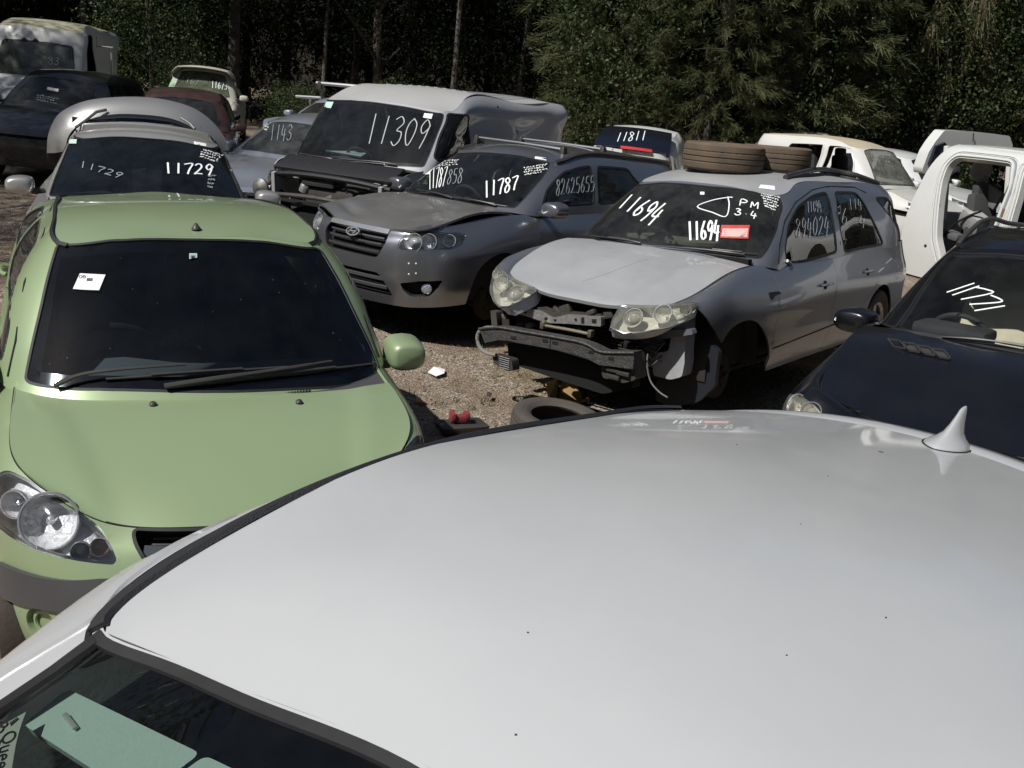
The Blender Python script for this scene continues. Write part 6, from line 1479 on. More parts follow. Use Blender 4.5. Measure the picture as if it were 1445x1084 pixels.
# ---------------------------------------------------------------- vehicles further back
def gz(X, Y): return float(HGT(X, Y)) + .02
def white_van():
    C = Car('white_van', 'white panel van with its front stripped to the engine and 11309 on the windscreen', 'van', -2.28, 10.244, -113.73, 4.86, .08, near=8, far=17, roll=.0163, pitch=.0036); r = C.root
    P = paint('van_white_paint', (.36, .375, .40), 0, .42, .5, dust=.25, dustcol=(.36, .35, .33))
    S, G, H, Rf = std(C, 1.97, nose=.95, nb=.12, cowl=(.80, 1.20), sag=.06, hdr=(1.34, 1.83), rz=2.00, belt=(1.22, 1.22), rb=4.72, tailb=4.84, tailz=1.22, hmid=1.06, tw=.80, rzr=2.02, sill=.32, rail=True)
    holes = []; gh = []; u4 = C.ucol(S, 4) * 1.02; vt, v0 = S.kv[-1], S.kv[0]
    holes.append(np.array([(-u4, v0 - .05), (u4, v0 - .05), (u4 + .08, vt + .05), (-u4 - .08, vt + .05)]))
    arches(C, S, holes, (.98, .36, .38), (3.85, .36, .38))
    doors(C, S, P, [[(1.30, 1.2), (1.42, .55), (1.46, .34), (2.15, .34), (2.2, 1.22)]], holes, (2.0,), hz=(.95,))
    g = screen_px(C, G, [(455, 139), (500, 142), (560, 149), (627, 161), (615, 195), (598, 236), (550, 234), (480, 228), (407, 217), (428, 180)], glass('van_glass', (.62, .66, .65), .035, (.26, .28, .28)), gh, frit=.05)
    win_px(C, G, [(632, 160), (662, 163), (664, 205), (650, 215), (620, 228), (612, 222)], glass('van_side_glass', (.10, .11, .12), .02), gh, 'front_window')
    skin(C, S, G, H, Rf, P, None, holes, gh, bonnet=False, shell=False, roofp=paint('van_roof_paint', (.36, .37, .39), 0, .5, .3, dust=.35, dustcol=(.40, .37, .30)))
    for k in range(9):
        u = -.56 + k * .14; strip(Rf, [(u, v) for v in np.linspace(.95, Rf.kv[-1] - .5, 16)], P, 'roof_rib', r, .06, .007, 0)
    for b in (1.72, 3.0): seam(G, G.side([(b, 1.26), (b, 1.6), (b, 1.9)]), 'panel_seam', r, .012)
    seam(S, S.side([(1.5, 1.12), (2.4, 1.12), (3.6, 1.12), (4.7, 1.12)]), 'side_crease', r, .01, P)
    write_px(G, '11309', [(522, 160), (614, 170), (602, 207), (514, 203)], CHKM, 'window_writing', g, .013, seed=3)
    panel(G, G.px([(599, 160), (611, 161), (609, 168), (597, 166)]), PAP, 'paper_sticker', r, th=0, off=.003)
    panel(G, G.px([(461, 143), (471, 144), (467, 153), (458, 151)]), mat('mint_sticker', (.45, .62, .55), .6), 'window_tag', r, th=0, off=.003)
    m = MB(); P4 = [C.at(x, y, z=1.23) for x, y in ((450, 200), (527, 211), (509, 221), (433, 208))]; m.add(P4 + [p - Vector((0, 0, .01)) for p in P4], [(0, 1, 2, 3), (7, 6, 5, 4)]); m.build('dash_papers', mat('pale_cyan_card', (.42, .52, .52), .8), r)
    C.interior(.80, 1.20, .78, zr=1.62, rows=1, floor=.6, seatm=mat('grey_seat', (.16, .16, .16), .9), seatb=1.75)
    m = MB(); m.box(C.pt(2.45, 0, 1.15), (.03, 1.75, 1.5), None, 0); m.build('bulkhead', BLK, r)
    m = MB(); m.box(C.pt(3.2, 0, .45), (3.2, 1.7, .04), None, 0); m.build('floor_pan', BLK, r)
    u1 = S.ku[-1]
    for sg in (1, -1): panel(S, [(sg * (u4 + .1), v0), (sg * u1, v0), (sg * u1, vt), (sg * (u4 + .1), vt)], BLK, 'inner_body', r, step=.14, th=0, off=-.05, holes=[a for a in C.arches])
    # black scuttle and stripped front
    m = MB(); m.box(C.pt(.52, 0, 1.12), (.30, 1.50, .06), Matrix.Rotation(.45, 3, 'Y'), .3); m.build('scuttle_panel', RUB, r)
    m = MB(); m.tube([Vector(p) for p in cr([tuple(C.pt(.36, -.76, 1.0)), tuple(C.pt(.30, -.3, 1.04)), tuple(C.pt(.30, .3, 1.04)), tuple(C.pt(.36, .76, 1.0))], 5)], .03, 8); m.build('bonnet_landing_panel', RUB, r)
    WH = mat('van_inner_white', (.40, .41, .42), .5, dust=.3)
    for sg in (1, -1):
        m = MB(); pts = [(.28, 1.02), (.50, 1.06), (.72, 1.02), (.74, .6), (.62, .45), (.60, .75), (.45, .85), (.30, .80)]
        m.prism(pts, .66, .70, lambda a, b, h: C.pt(a, sg * h, b)); m.build('inner_wing', WH, r)
        m = MB(); m.lathe([(.001, .09), (.05, .09), (.10, .06), (.12, 0), (.10, -.02)], C.pt(.48, sg * .56, .98), (0, 0, 1), 20); m.build('strut_tower', WH, r)
    m = MB(); m.box(C.pt(.26, .0, .52), (.05, 1.3, .5), None, .1); m.build('radiator_panel', BLK, r)
    m = MB(); m.tube([Vector(p) for p in cr([tuple(C.pt(.16, -.74, .80)), tuple(C.pt(.12, 0, .84)), tuple(C.pt(.16, .74, .80))], 5)], .025, 8); m.build('lock_carrier', DST, r)
    m = MB(); m.box(C.pt(.50, 0, .78), (.30, .62, .30), None, .2); m.build('engine_block', DST, r)
    m = MB(); m.box(C.pt(.44, -.12, .97), (.26, .42, .09), None, .4); m.build('engine_cover', PLB, r)
    rs = random.Random(2)
    for k in range(22):
        y = rs.uniform(-.8, .8); c = C.pt(rs.uniform(.18, .42), y, rs.uniform(.45, .98)); m = MB(); t = rs.random()
        if t < .4: m.tube([Vector(p) for p in cr([tuple(c), tuple(c + Vector((.06, rs.uniform(-.2, .2), rs.uniform(-.1, .15)))), tuple(c + Vector((rs.uniform(-.1, .1), rs.uniform(-.35, .35), rs.uniform(-.25, .1))))], 5)], rs.uniform(.010, .03), 8); n_ = 'hose'
        elif t < .7: m.lathe([(.001, .05), (.05, .05), (.06, .03), (.06, -.04), (.03, -.05)], c, (rs.uniform(-1, 1), rs.uniform(-1, 1), .6), 14); n_ = 'pulley'
        else: m.box(c, (.07, rs.uniform(.06, .18), rs.uniform(.05, .14)), Matrix.Rotation(rs.uniform(-.5, .5), 3, 'X'), .25); n_ = 'bracket'
        m.build(n_, rs.choice([PLB, DST, STL, ALU, BLK, STL]), r)
    m = MB(); m.lathe([(.10, -.03), (.10, .0), (.06, .03), (.001, .04)], C.pt(.10, -.70, .86), (1, 0, 0), 22); m.build('fan_motor', STL, r)
    # roof bars at the front
    m = MB(); m.tube([C.at(447, 117, b=1.9), C.at(527, 124, b=1.9)], .022, 8); m.build('roof_bar', mat('alloy_bar', (.62, .62, .62), .3, .9), r)
    m = MB(); m.box(C.at(452, 121, b=1.9), (.05, .05, .09), None, .2); m.box(C.at(514, 126, b=1.9), (.05, .05, .09), None, .2); m.build('bar_foot', PLB, r)
    m = MB(); m.tube([C.at(418, 136, b=1.45), C.at(452, 138, b=1.45)], .018, 8); m.tube([C.at(438, 138, b=1.45), C.at(438, 148, b=1.45)], .014, 8); m.build('mirror_stay', mat('alloy_bar', (.62, .62, .62), .3, .9), r)
    wiper(C, G, (560, 234), (535, 231), (480, 226), (485, 228), (560, 235)); wiper(C, G, (470, 226), (455, 224), (425, 218), (425, 220), (480, 227))
    C.wheel(.98, .84, .33, .2, False, 'drum', z=.33); C.wheel(.98, -.84, .33, .2, False, 'drum', z=.33)
    for y in (.84, -.84): C.wheel(3.85, y, .34, .2, rim='steel')
    # rear doors handle side lamps
    rear_m = MB(); rear_m.box(C.pt(4.87, 0, 1.1), (.02, .02, 1.5), None, .1); rear_m.build('rear_door_gap', BLK, r)
white_van()
def high_van():
    C = Car('high_roof_van', 'white high roof van with rust above the windscreen and its door missing', 'van', -10.02, 19.727, -77.41, 5.2, gz(-10, 20), near=14, far=28); r = C.root
    P = paint('old_van_paint', (.50, .51, .50), 0, .5, .3, dust=.3, dustcol=(.42, .40, .34))
    S, G, H, Rf = std(C, 1.97, nose=.95, nb=.12, cowl=(.80, 1.22), sag=.08, hdr=(1.22, 1.86), rz=2.36, belt=(1.22, 1.22), rb=5.05, tailb=5.18, tailz=1.22, hmid=1.06, tw=.74, rzr=2.34, sill=.32)
    gt = [(1.30, 0, 2.19), (1.31, .3, 2.19), (1.34, .60, 2.17), (1.42, .74, 2.17), (1.8, .76, 2.27), (3.1, .76, 2.30), (4.5, .755, 2.28), (5.0, .70, 2.26), (5.12, 0, 2.28)]
    gb = [(.75, 0, 1.19), (.76, .35, 1.19), (.82, .66, 1.18), (.88, .83, 1.175), (1.3, .88, 1.19), (2.3, .895, 1.21), (3.3, .885, 1.19), (4.9, .78, 1.20), (5.18, 0, 1.20)]
    G = C.green(gb, gt, [.05, .05, .05, .04, .03, .03, .03, .03, .02], (.35, .7), [None, None, None, (.04, .04), (.05, .05), (.06, .05), (.06, .05), (.06, .05), None])
    Rf = C.cap(G, G.kv[-1], C.ucol(G, 2), [(C.ucol(G, 3), 1.45, 2.26), (C.ucol(G, 4), 1.8, 2.34), (C.ucol(G, 5), 3.1, 2.38), (C.ucol(G, 6), 4.5, 2.36)], p=2.4, rear=C.ucol(G, 7))
    holes = []; gh = []; arches(C, S, holes, (1.0, .36, .38), (4.1, .36, .38))
    g0 = G.front([(-.74, 1.24), (.74, 1.24), (.66, 1.90), (-.66, 1.90)]); q = roundp(g0, .08, 4); gh.append(q); g = screen(C, G, q, glass('old_van_glass', (.55, .58, .56), .25, (.28, .30, .27)), .05)
    dw = G.side([(1.15, 1.24), (1.45, 1.95), (1.55, 2.12), (2.15, 2.14), (2.2, 1.24)]); q = roundp(dw, .06, 3); gh.append(q); strip(G, resamp(q, .07), RUB, 'door_seal', r, .03, .004, 0, True)
    q2 = roundp(S.side([(1.18, 1.3), (1.30, .6), (2.15, .6), (2.2, 1.3)]), .04); q2[:, 1] = np.minimum(q2[:, 1], S.kv[-1] + .02); holes.append(q2)
    win_px  # (left side has no door; the right keeps its window)
    q3 = dw * [-1, 1]; q3 = roundp(q3, .06, 3); gh.append(q3); panel(G, q3, GLSD, 'side_window', r, th=0, off=-.005)
    skin(C, S, G, H, Rf, P, P, holes, gh, step=.08, roofp=paint('yellowish_roof_paint', (.52, .50, .40), 0, .6, .2, dust=.6, dustcol=(.40, .36, .22)))  # roof coat yellower than the body paint
    write_px(G, '83', [(68, 80), (86, 82), (84, 92), (68, 90)], CHKF, 'window_writing', g, .014, seed=4)
    for c_, s_ in (((34, 56), 1), ((50, 57), .8)):
        q = G.px([(c_[0] + s_ * 5 * cos(a) * (1 + .4 * sin(3 * a)), c_[1] + s_ * 3 * sin(a)) for a in np.linspace(0, 6.28, 12, endpoint=False)]); panel(G, q, RST if s_ == 1 else BLK, 'rust_patch', r, th=0, off=.003, step=.04)
    dr = MB(); A = C.pt(1.2, 1.0, 1.25)
    gs = MB(); gs.tube([C.pt(2.2, .93, 1.95), C.pt(2.15, 1.25, 1.95)], .02, 8); gs.tube([C.pt(2.15, 1.22, 1.85), C.pt(2.15, 1.22, 1.35)], .022, 8); gs.build('door_frame', P, r)
    panel(S, S.side([(2.3, .75), (5.0, .75), (5.0, .9), (2.3, .9)]), mat('green_stripe', (.10, .22, .06), .5), 'side_stripe', r, th=0, off=.003)
    C.interior(.82, 1.22, .78, zr=1.7, rows=1, floor=.6, seatb=1.7)
    m = MB(); m.box(C.pt(2.5, 0, 1.3), (.03, 1.7, 1.7), None, 0); m.build('bulkhead', BLK, r); wheels(C, 1.0, 4.1, .82, .34, rim='steel')
    wiper(C, G, (60, 118), (50, 114), (30, 108), (15, 112), (45, 117))
high_van()
def bgcar(name, label, X, Y, yaw, L, W, H, paint_, kind='hatch', group=None, chalk=None, glassm=None, cat='car', dz=None, rail=None, extra=None, roofp=None, near=8, far=30, gone=False, seats=True, openw=False, bonnet=True):
    C = Car(name, label, cat, X, Y, yaw, L, gz(X, Y) if dz is None else dz, group, near=near, far=far); r = C.root; k = H / 1.68
    tall = H > 1.58
    rb, tb = {'hatch': (L - .45, L - .18), 'sedan': (L - 1.25, L - .75), 'ute': (L - 2.6, L - 2.35)}[kind]
    hd = (1.94 if tall else 1.98) * (L / 4.7); cz = .98 if not tall else 1.08
    S, G, H_, Rf = std(C, W, nose=.80 if tall else .68, nb=.2, cowl=(1.28 * L / 4.7, cz), sag=.10, hdr=(hd, H - .12), rz=H, belt=(cz - .07, cz), rb=rb, tailb=tb, tailz=cz + .01, hmid=cz - .14, tw=W * .315)
    holes = []; gh = []; arches(C, S, holes, (.94, .33, .35), (L - .98, .33, .35))
    hl = roundp(S.side([(.22, cz - .34), (.30, cz - .24), (.62, cz - .16), (.60, cz - .26), (.40, cz - .34)]), .02); lamps(C, S, hl, [(hl[:, 0].mean(), hl[:, 1].mean(), .06, 'main')], holes)
    f = np.abs(S.front([(.38, cz - .26), (.34, cz - .42)])); q = roundp([tuple(f[0]), tuple(f[1]), (-f[1][0], f[1][1]), (-f[0][0], f[0][1])], .04); holes.append(q); pocket(S, q, .05, BLK, 'grille', r)
    m_ = hd + .62; sl = cz - .05
    doors(C, S, paint_, [[(cbx := 1.36 * L / 4.7 + .1, sl), (cbx - .08, .55), (cbx - .04, .3), (m_ - .04, .3), (m_, sl + .02)], [(m_ + .03, sl + .02), (m_ - .01, .3), (m_ + .58, .3), (m_ + .7, .6), (m_ + .92, sl + .04)]], holes, (m_ - .2, m_ + .72), hz=(sl - .16, sl - .13))
    rear_lamps(C, S, [(L - .36, cz), (L - .38, cz - .24), (L - .1, cz - .27), (L - .08, cz)], holes)
    q = roundp(G.front([(-.68 * W / 1.9, cz + .03), (.68 * W / 1.9, cz + .03), (.52 * W / 1.9, H - .17), (-.52 * W / 1.9, H - .17)]), .07, 4); gh.append(q); g = screen(C, G, q, glassm or GLS, .04)
    top = H - .16; rearw = {'hatch': [(m_ + .75, top - .04), (m_ + .95, cz + .05)], 'sedan': [(m_ + .55, top - .05), (m_ + .80, cz + .05)], 'ute': [(m_ + .1, top), (m_ + .1, cz + .05)]}[kind]
    wins = [[(cbx + .12, cz + .02), (cbx + .35, cz + .17), (hd + .12, top), (m_ - .05, top + .01), (m_ - .03, cz + .03)]]
    if kind != 'ute': wins.append([(m_ + .05, cz + .03), (m_ + .05, top + .01)] + rearw)
    if openw:
        for ol in wins:
            q0 = G.side(roundp(ol, .05, 4))
            for sg in (1, -1): gh.append(q0 * [sg, 1]); strip(G, resamp(q0 * [sg, 1], .07), paint_, 'window_frame', r, .03, .012, 0, True)
    else: sidewin(C, G, wins, gh, GLSD)
    if kind == 'hatch':
        q = G.ray([(0, y, z) for y, z in ((-.5, cz + .12), (.5, cz + .12), (.42, H - .2), (-.42, H - .2))], (1, 0, 0)); 
    skin(C, S, G, H_, Rf, paint_, paint_, holes, gh, step=.09, roofp=roofp, bonnet=bonnet)
    for y in (.94 * W / 1.9 + .06, -.94 * W / 1.9 - .06): mirror_cap(C, cbx + .12, y, cz + .04, paint_, w=.2, h=.14, d=.12)
    if seats: C.interior(1.30 * L / 4.7, cz, .68 * W / 1.9, zr=H - .22)
    wheels(C, .94, L - .98, W / 2 - .12, .32, rim='steel' if not tall else 'alloy')
    return C, S, G, H_, Rf, g
def backs():
    D = dpt
    # black hatch in front of the high roof van
    P = paint('dark_blue_black_paint', (.008, .009, .012), .2, .3, .8, dust=.04)
    C, S, G, H, Rf, g = bgcar('black_hatchback', 'black car with a small paper on its dusty windscreen before the high roof van', -7.3, 14.2, -84, 4.4, 1.80, 1.62, P, glassm=glass('dusty_black_glass', (.4, .42, .42), .10, (.18, .18, .17)), near=9, far=20)
    panel(G, G.px([(67, 123), (83, 126), (82, 130), (66, 127)]), PAP, 'paper_sticker', C.root, th=0, off=.003); scrawl_px(G, [(52, 132), (84, 138), (80, 148), (48, 142)], 3, CHKF, 'window_writing', g, .01)
    # small white ute
    P = paint('cream_white_paint', (.55, .54, .46), 0, .45, .4, dust=.25, dustcol=(.42, .38, .28))
    C, S, G, H, Rf, g = bgcar('white_ute', 'small cream white ute with dusty green windscreen at the back of the yard', -7.385, 21.776, -76.75, 4.7, 1.75, 1.74, P, 'ute', cat='ute', glassm=glass('dusty_green_glass', (.25, .27, .22), .65, (.17, .19, .13)), near=14, far=32, dz=.20)
    write_px(G, '1167', [(256, 107), (282, 113), (280, 121), (256, 115)], CHKF, 'window_writing', g, .012); write_px(G, '11673', [(298, 114), (322, 117), (321, 127), (298, 124)], CHK, 'window_writing', g, .014)
    panel(G, G.px([(249, 96), (256, 97), (256, 100), (249, 99)]), PAP, 'window_tag', C.root, th=0, off=.003); panel(G, G.px([(238, 115), (246, 116), (245, 121), (237, 120)]), mat('green_tag', (.2, .5, .25), .6), 'window_tag', C.root, th=0, off=.003)
    # maroon car, pale blue sedan, grey sedan between wagon and van
    bgcar('maroon_car', 'dark maroon car almost hidden behind the raised silver tailgate', -5.4, 15.0, -75, 4.4, 1.75, 1.52, paint('maroon_paint', (.045, .005, .009), .3, .3, .9, dust=.08), near=9, far=22)
    bgcar('pale_blue_sedan', 'pale silver blue sedan showing its roof behind the grey sedan', -5.2, 20.8, -110, 4.6, 1.8, 1.46, paint('pale_blue_paint', (.30, .36, .44), .4, .35, .7, dust=.15), 'sedan', near=9, far=30)
    P = paint('slate_silver_paint', (.20, .23, .28), .5, .35, .7, dust=.12)
    C, S, G, H, Rf, g = bgcar('grey_sedan', 'slate grey sedan with faded chalk on its windscreen beside the stripped van', -3.95, 12.1, -112, 4.7, 1.82, 1.55, P, 'sedan', near=8, far=20, dz=.03, glassm=glass('grey_sedan_glass', (.45, .48, .5), .10))
    write_px(G, '1143', [(382, 176), (415, 176), (412, 198), (380, 198)], CHKF, 'window_writing', g, .010); scrawl_px(G, [(370, 168), (382, 170), (378, 186), (368, 182)], 4, CHK, 'window_writing', g, .006)
    # white hatch seen from behind, with chalk and a red strip on its rear window
    P = paint('clean_white_paint', (.62, .63, .62), 0, .35, .8, dust=.12)
    C = Car('white_hatch', 'white car seen from behind with red tape under its dark rear window', 'car', 2.62, 22.45, 77, 4.4, gz(1.8, 20) - .08, near=10, far=28); r = C.root
    S, G, H, Rf = std(C, 1.80, nose=.80, nb=.2, cowl=(1.22, 1.06), hdr=(1.85, 1.52), rz=1.66, belt=(1.0, 1.20), rb=3.45, tailb=4.28, tailz=1.27, hmid=.94, tw=.62, rzr=1.60)
    holes = []; gh = []; arches(C, S, holes, (.94, .35, .36), (3.45, .35, .36))
    q = roundp(G.ray([(0, y, z) for y, z in ((-.70, 1.29), (-.3, 1.28), (.3, 1.28), (.70, 1.29), (.66, 1.45), (.54, 1.56), (.2, 1.59), (-.2, 1.59), (-.54, 1.56), (-.66, 1.45))], (1, 0, 0)), .03, 3)
    RG = Surf([[(C.L / 2 - b - .12 * (1 - (y / .72) ** 2), y * k_, z + .03 * (1 - (y / .72) ** 2)) for y in (-.74, -.5, -.2, .2, .5, .74)] for b, z, k_ in ((3.40, 1.60, .86), (3.75, 1.52, .93), (4.10, 1.36, .99), (4.26, 1.22, 1.0))], mirror=False, car=C)
    rw = panel(RG, inset(full(RG), .06), mat('dark_rear_glass', (.008, .010, .018), .12, coat=.4), 'rear_window', r, th=.02, off=.03); G0 = G; G = RG
    write_px(G, '11811', [(872, 190), (914, 187), (912, 200), (868, 202)], CHK, 'window_writing', rw, .016, off=.036, seed=7)
    strip(RG, [(RG.ku[0] + (RG.ku[-1] - RG.ku[0]) * t, RG.kv[-1] - .05) for t in np.linspace(.25, .62, 8)], mat('red_tape', (.45, .02, .02), .5), 'red_tape', r, .07, .004, .034); G = G0
    skin(C, S, G, H, Rf, P, P, holes, gh, step=.08)
    seam(S, S.px([(884, 206), (884, 225)]), 'tailgate_seam', r, .012); seam(S, S.px([(866, 206), (862, 216)]), 'tailgate_seam', r, .012)
    q = S.px([(941, 214), (952, 214), (955, 240), (943, 241)]); panel(S, q, mat('smoked_red_lens', (.05, .01, .01), .15, coat=1), 'tail_light', r, th=0, off=.004)
    wheels(C, .94, 3.45, .80, .34)
    # white people mover heading right, doors off
    P = paint('faded_white_paint', (.60, .60, .57), 0, .42, .5, dust=.15, dustcol=(.45, .40, .30))
    C, S, G, H, Rf, g = bgcar('white_people_mover', 'white people mover with tan stained roof and open door frames behind the tyres', 7.328, 17.218, -49.1, 4.5, 1.85, 1.82, P, 'hatch', cat='van', glassm=glass('tan_dusty_glass', (.30, .31, .28), .6, (.22, .22, .18)), near=8, far=30, openw=True, roofp=paint('tan_roof_paint', (.46, .41, .30), 0, .6, .2, dust=.5, dustcol=(.42, .36, .24)))
    scrawl_px(G, [(1225, 216), (1262, 222), (1262, 232), (1228, 228)], 2, CHKF, 'window_writing', g, .008)
    C2 = bgcar('white_sedan', 'white car whose windscreen edge shows just behind the people mover', 9.0, 19.6, -49, 4.4, 1.8, 1.66, paint('clean_white_paint', (.6, .6, .6)), 'hatch', near=8, far=24)
    bgcar('white_estate', 'white car with slim roof rails behind the two roof tyres', 4.5, 23.8, -140, 4.6, 1.8, 1.75, paint('faded_white_paint', (.6, .6, .57)), 'hatch', near=9, far=24, openw=True)
    bgcar('blue_van', 'dark blue van just showing past the raised white tailgate', 10.6, 17.5, -100, 4.6, 1.85, 2.2, paint('navy_paint', (.015, .022, .07), .3, .3, .8, dust=.1), 'hatch', near=9, far=24)
backs()
def body_shell():
    C = Car('white_body_shell', 'stripped white body shell without doors, its tailgate raised', 'car', 7.314, 9.464, -62.3, 4.2, .16, near=6, far=18); r = C.root
    P = paint('shell_white_paint', (.66, .67, .64), 0, .36, .6, dust=.10)
    bs = [.95, 1.5, 2.1, 2.8, 3.4, 3.75, 4.04]; zs = [(.36, .86, 0), (.70, .90, 0), (1.05, .90, .0), (1.45, .85, -.06), (1.80, .76, -.16), (1.93, .68, -.24), (1.975, .56, -.26)]
    Sd = Surf([[(C.L / 2 - (b + (dx if b > 3.5 else 0) * ((b - 3.5) / .54 if b > 3.5 else 1)), -y + (.03 * (b > 3.9)), z) for b in bs] for z, y, dx in zs], mirror=False, car=C)
    def flip(o):
        me = o.data.copy()
        for v in me.vertices: v.co.y = -v.co.y
        me.flip_normals(); c = bpy.data.objects.new(o.name.split('.')[0], me); COL.objects.link(c); c.parent = o.parent; return c
    ap = Sd.px(roundp([(1350, 222), (1390, 226), (1428, 231), (1424, 262), (1402, 320), (1385, 372), (1330, 372), (1322, 335), (1325, 290), (1330, 255), (1338, 233)], 7, 3))
    a2 = Sd.px(roundp([(1448, 236), (1500, 246), (1540, 262), (1535, 380), (1410, 380), (1424, 325), (1438, 275)], 6, 3))
    o = panel(Sd, full(Sd), P, 'side_panel', r, holes=[ap, a2], step=.06, th=.03); flip(o)
    for a in (ap, a2):
        for ofs, w_, h_, dp in ((-.03, .035, .022, 0), (-.085, .018, .010, 0)):
            o = strip(Sd, resamp(inset(a, ofs), .05), P, 'door_frame', r, w_, h_, dp, True); flip(o)
        o = skirt(Sd, resamp(a, .05), .10, P, 'door_jamb', r); flip(o)
        o = strip(Sd, resamp(inset(a, -.055), .05), mat('jamb_shadow_paint', (.20, .22, .25), .5), 'channel', r, .022, .003, 0, True); flip(o)
    q = Sd.px([(1306, 347)])[0]; m = MB(); m.lathe([(.02, .002), (.018, .004), (.001, .004)], Sd([q])[0], Sd.nrm([q])[0], 12); m.build('drain_plug', BLK, r)
    rr = [[(C.L / 2 - b, y, z - .03 * (y / .56) ** 2 * 0 + .03 * (1 - (y / .57) ** 2)) for y in np.linspace(-.565, .565, 7)] for b, z in ((.95, 1.10), (1.35, 1.55), (1.75, 1.90), (2.3, 1.975), (3.0, 1.985), (3.77, 1.965))]
    Rf = Surf(rr, mirror=False, car=C); ws = [(Rf.ku[0] + .06, .05), (Rf.ku[-1] - .06, .05), (Rf.ku[-1] - .06, Rf.kv[-1] * .30), (Rf.ku[0] + .06, Rf.kv[-1] * .30)]
    panel(Rf, full(Rf), P, 'roof', r, holes=[np.array(ws)], step=.08, th=.02)
    m = MB(); m.box(C.pt(4.0, 0, .78), (.06, 1.66, .72), None, .2); m.build('rear_panel', P, r)
    m = MB(); m.box(C.pt(3.88, -.50, 1.5), (.06, .08, .9), Matrix.Rotation(-.2, 3, 'Y'), .2); m.box(C.pt(3.88, .66, 1.5), (.06, .08, .9), Matrix.Rotation(-.2, 3, 'Y'), .2); m.build('rear_pillar', P, r)
    m = MB(); m.box(C.pt(.55, 0, .78), (.8, 1.62, .62), None, .2, .94); m.build('front_end', P, r)
    m = MB(); m.box(C.pt(2.3, 0, .36), (3.4, 1.6, .06), None, 0); m.build('floor_pan', BLK, r)
    m = MB(); m.box(C.pt(2.4, .02, .75), (3.0, .03, .7), None, 0); m.box(C.pt(2.4, .80, .72), (3.0, .03, .7), None, 0); m.build('inner_trim', INT, r)
    C.interior(1.0, 1.12, .62, zr=1.55, seatm=mat('shell_seat', (.05, .05, .05), .9), floor=.45, rows=2)
    LT = mat('light_trim', (.34, .34, .33), .8, noise=.3, nscale=9)
    for x, y in ((1415, 300), (1412, 330)):
        q = Sd.px([(x, y)]); m = MB(); m.box(Vector(Sd(q)[0]), (.05, .03, .09), None, .3); m.build('door_striker', mat('striker_rust', (.20, .10, .06), .7), r)
    m = MB(); m.box(C.at(1374, 313, y=-.50), (.34, .20, .26), Matrix.Rotation(.4, 3, 'Y') @ Matrix.Rotation(.3, 3, 'X'), .35); m.build('loose_headrest', LT, r)
    m = MB(); m.box(C.at(1345, 332, y=-.50), (.30, .20, .10), Matrix.Rotation(.1, 3, 'Y'), .4); m.build('loose_cushion', mat('dark_cushion', (.10, .10, .105), .9), r)
    m = MB(); m.box(C.at(1395, 275, y=-.30), (.36, .06, .22), Matrix.Rotation(.35, 3, 'Y'), .3); m.build('trim_board', mat('grey_board', (.16, .16, .16), .8), r)
    m = MB(); m.lathe([(.13, 0), (.14, .02), (.11, .05), (.001, .06)], C.at(1386, 241, y=-.20), (.2, -1, .1), 22); m.build('speaker_pod', LT, r)
    m = MB(); m.lathe([(.08, .03), (.06, .07), (.001, .09), ], C.at(1345, 243, y=-.35), (0, -1, 0), 18); m.lathe([(.08, .03), (.08, -.03), (.001, -.03)], C.at(1345, 243, y=-.35), (0, -1, 0), 18); m.build('round_headrest', INT, r)
    m = MB(); m.tube([Vector(p) for p in cr([tuple(C.at(x, y, y=-.62)) for x, y in ((1328, 348), (1331, 334), (1345, 318), (1365, 306), (1385, 298))], 5)], .014, 8); m.build('door_seal_loose', RUB, r)
    tg = slab(C, [(1303, 246), (1302, 238), (1311, 214), (1320, 200), (1333, 184), (1360, 185), (1395, 188), (1425, 192), (1430, 208), (1422, 211), (1385, 208), (1345, 206), (1331, 213), (1322, 224), (1312, 242)], 4.30, .16, P, 'tailgate', rnd=3); tg['label'] = 'raised white tailgate'
    slab(C, [(1322, 206), (1334, 201), (1337, 206), (1328, 214), (1318, 232), (1312, 232)], 4.26, .04, mat('dark_tailgate_glass', (.012, .016, .028), .1, coat=1), 'tailgate_window', tg)
    m = MB(); m.tube([C.at(1373, 200, b=4.28), C.at(1374, 188, b=4.28)], .006, 6); m.build('tailgate_mark', BLK, tg)
    wheels(C, .95, 3.3, .74, .35, rim='steel')
body_shell()
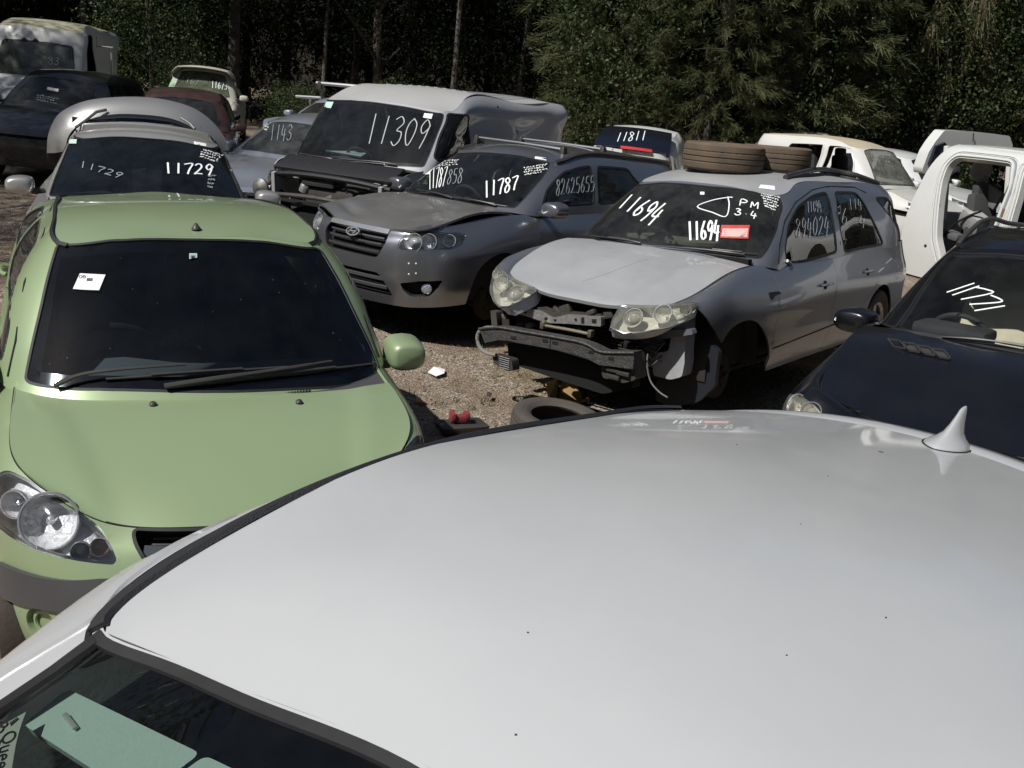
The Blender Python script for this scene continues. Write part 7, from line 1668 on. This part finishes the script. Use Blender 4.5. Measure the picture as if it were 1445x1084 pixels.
# ---------------------------------------------------------------- things on the ground
def litter():
    g = lambda x, y: gpt(x, y)
    def flat(name, label, cat, pts, m, z=.012, th=.004, curl=.01):
        P = [gpt(x, y, z) for x, y in pts]; P = [p + Vector((0, 0, float(HGT(p.x, p.y)) + .015 + curl * (i % 2))) for i, p in enumerate(P)]; n = len(P); mb = MB()
        mb.add(P + [p - Vector((0, 0, th)) for p in P], [tuple(range(n)), tuple(range(2 * n - 1, n - 1, -1))] + [(i, n + i, n + (i + 1) % n, (i + 1) % n) for i in range(n)])
        o = mb.build(name, m, None, False, None); tag(o, label, cat); return o
    flat('paper_scrap', 'white paper scrap lying on the gravel beside the green car', 'paper', [(604, 524), (612, 519), (628, 521), (627, 527), (616, 529)], PAP)
    flat('cardboard_scrap', 'tan cardboard scrap on the ground below the paper', 'cardboard', [(583, 569), (592, 566), (600, 570), (594, 573)], mat('cardboard', (.40, .24, .13), .9))
    # yellow plastic housing under the silver car
    c = gpt(793, 560); o = thing('yellow_casing', 'broken yellow plastic casing with black strap under the silver bumper beam', 'casing', tuple(c), .4)
    Y = mat('yellow_plastic', (.42, .26, .07), .6, noise=.3, nscale=8, dust=.2)
    m = MB(); m.add([Vector(p) for p in ((-.16, -.10, .02), (.10, -.14, .02), (.17, .02, .03), (.03, .13, .10), (-.12, .08, .09), (-.06, -.02, .16), (.07, -.03, .15))], [(0, 1, 6, 5), (1, 2, 6), (2, 3, 6), (3, 4, 5, 6), (4, 0, 5), (0, 4, 3, 2, 1)]); m.build('cover', Y, o, False)
    m = MB(); m.tube([(-.20, -.13, .03), (-.1, -.17, .03), (.04, -.18, .02), (.16, -.13, .02)], .018, 8, flat=.6); m.build('lip', Y, o)
    m = MB(); m.tube([(-.10, -.14, .03), (-.04, -.02, .17), (.0, .12, .10)], .012, 6); m.build('strap', RUB, o); m = MB(); m.tube([(.14, -.1, .04), (.22, .02, .10), (.30, .03, .02)], .012, 6); m.build('strap', RUB, o)
    # black tray with a red part
    c = gpt(650, 612); o = thing('black_tray', 'black plastic tray holding a red part beside the green bonnet', 'tray', (c.x, c.y, .02), .5)
    m = MB(); m.box((0, 0, .03), (.30, .17, .05), None, .2, 1.12); m.build('tray', PLB, o)
    o2 = thing('red_bracket', 'small pinkish red plastic bracket lying in the black tray', 'bracket', (c.x - .02, c.y, .085), .3)
    m = MB(); m.box((0, 0, .02), (.13, .06, .05), None, .3); m.box((-.045, .0, .04), (.03, .09, .05), None, .3); m.box((.05, 0, .045), (.035, .08, .04), None, .3); m.build('bracket_body', mat('faded_red_plastic', (.26, .045, .055), .6, noise=.4), o2)
    rs = random.Random(8)
    for k, (x, y, lb, mm) in enumerate([(668, 470, 'broken dark plastic shard on the gravel ahead of the silver SUV', PLB), (716, 500, 'small black clip on the dry grass', PLB), (612, 470, 'rusty stub of metal near the grey SUV shadow', RST), (690, 560, 'grey plastic chip beside the ground tyre', PLG), (575, 455, 'curled dark rubber strip in the grey SUV shadow', RUB)]):
        p = gpt(x, y); m = MB(); m.box((p.x, p.y, .02), (rs.uniform(.04, .11), rs.uniform(.02, .05), .015), Matrix.Rotation(rs.uniform(0, 3), 3, 'Z') @ Matrix.Rotation(.2, 3, 'X'), .3)
        o = m.build('debris_shard', mm); tag(o, lb, 'debris')
litter()
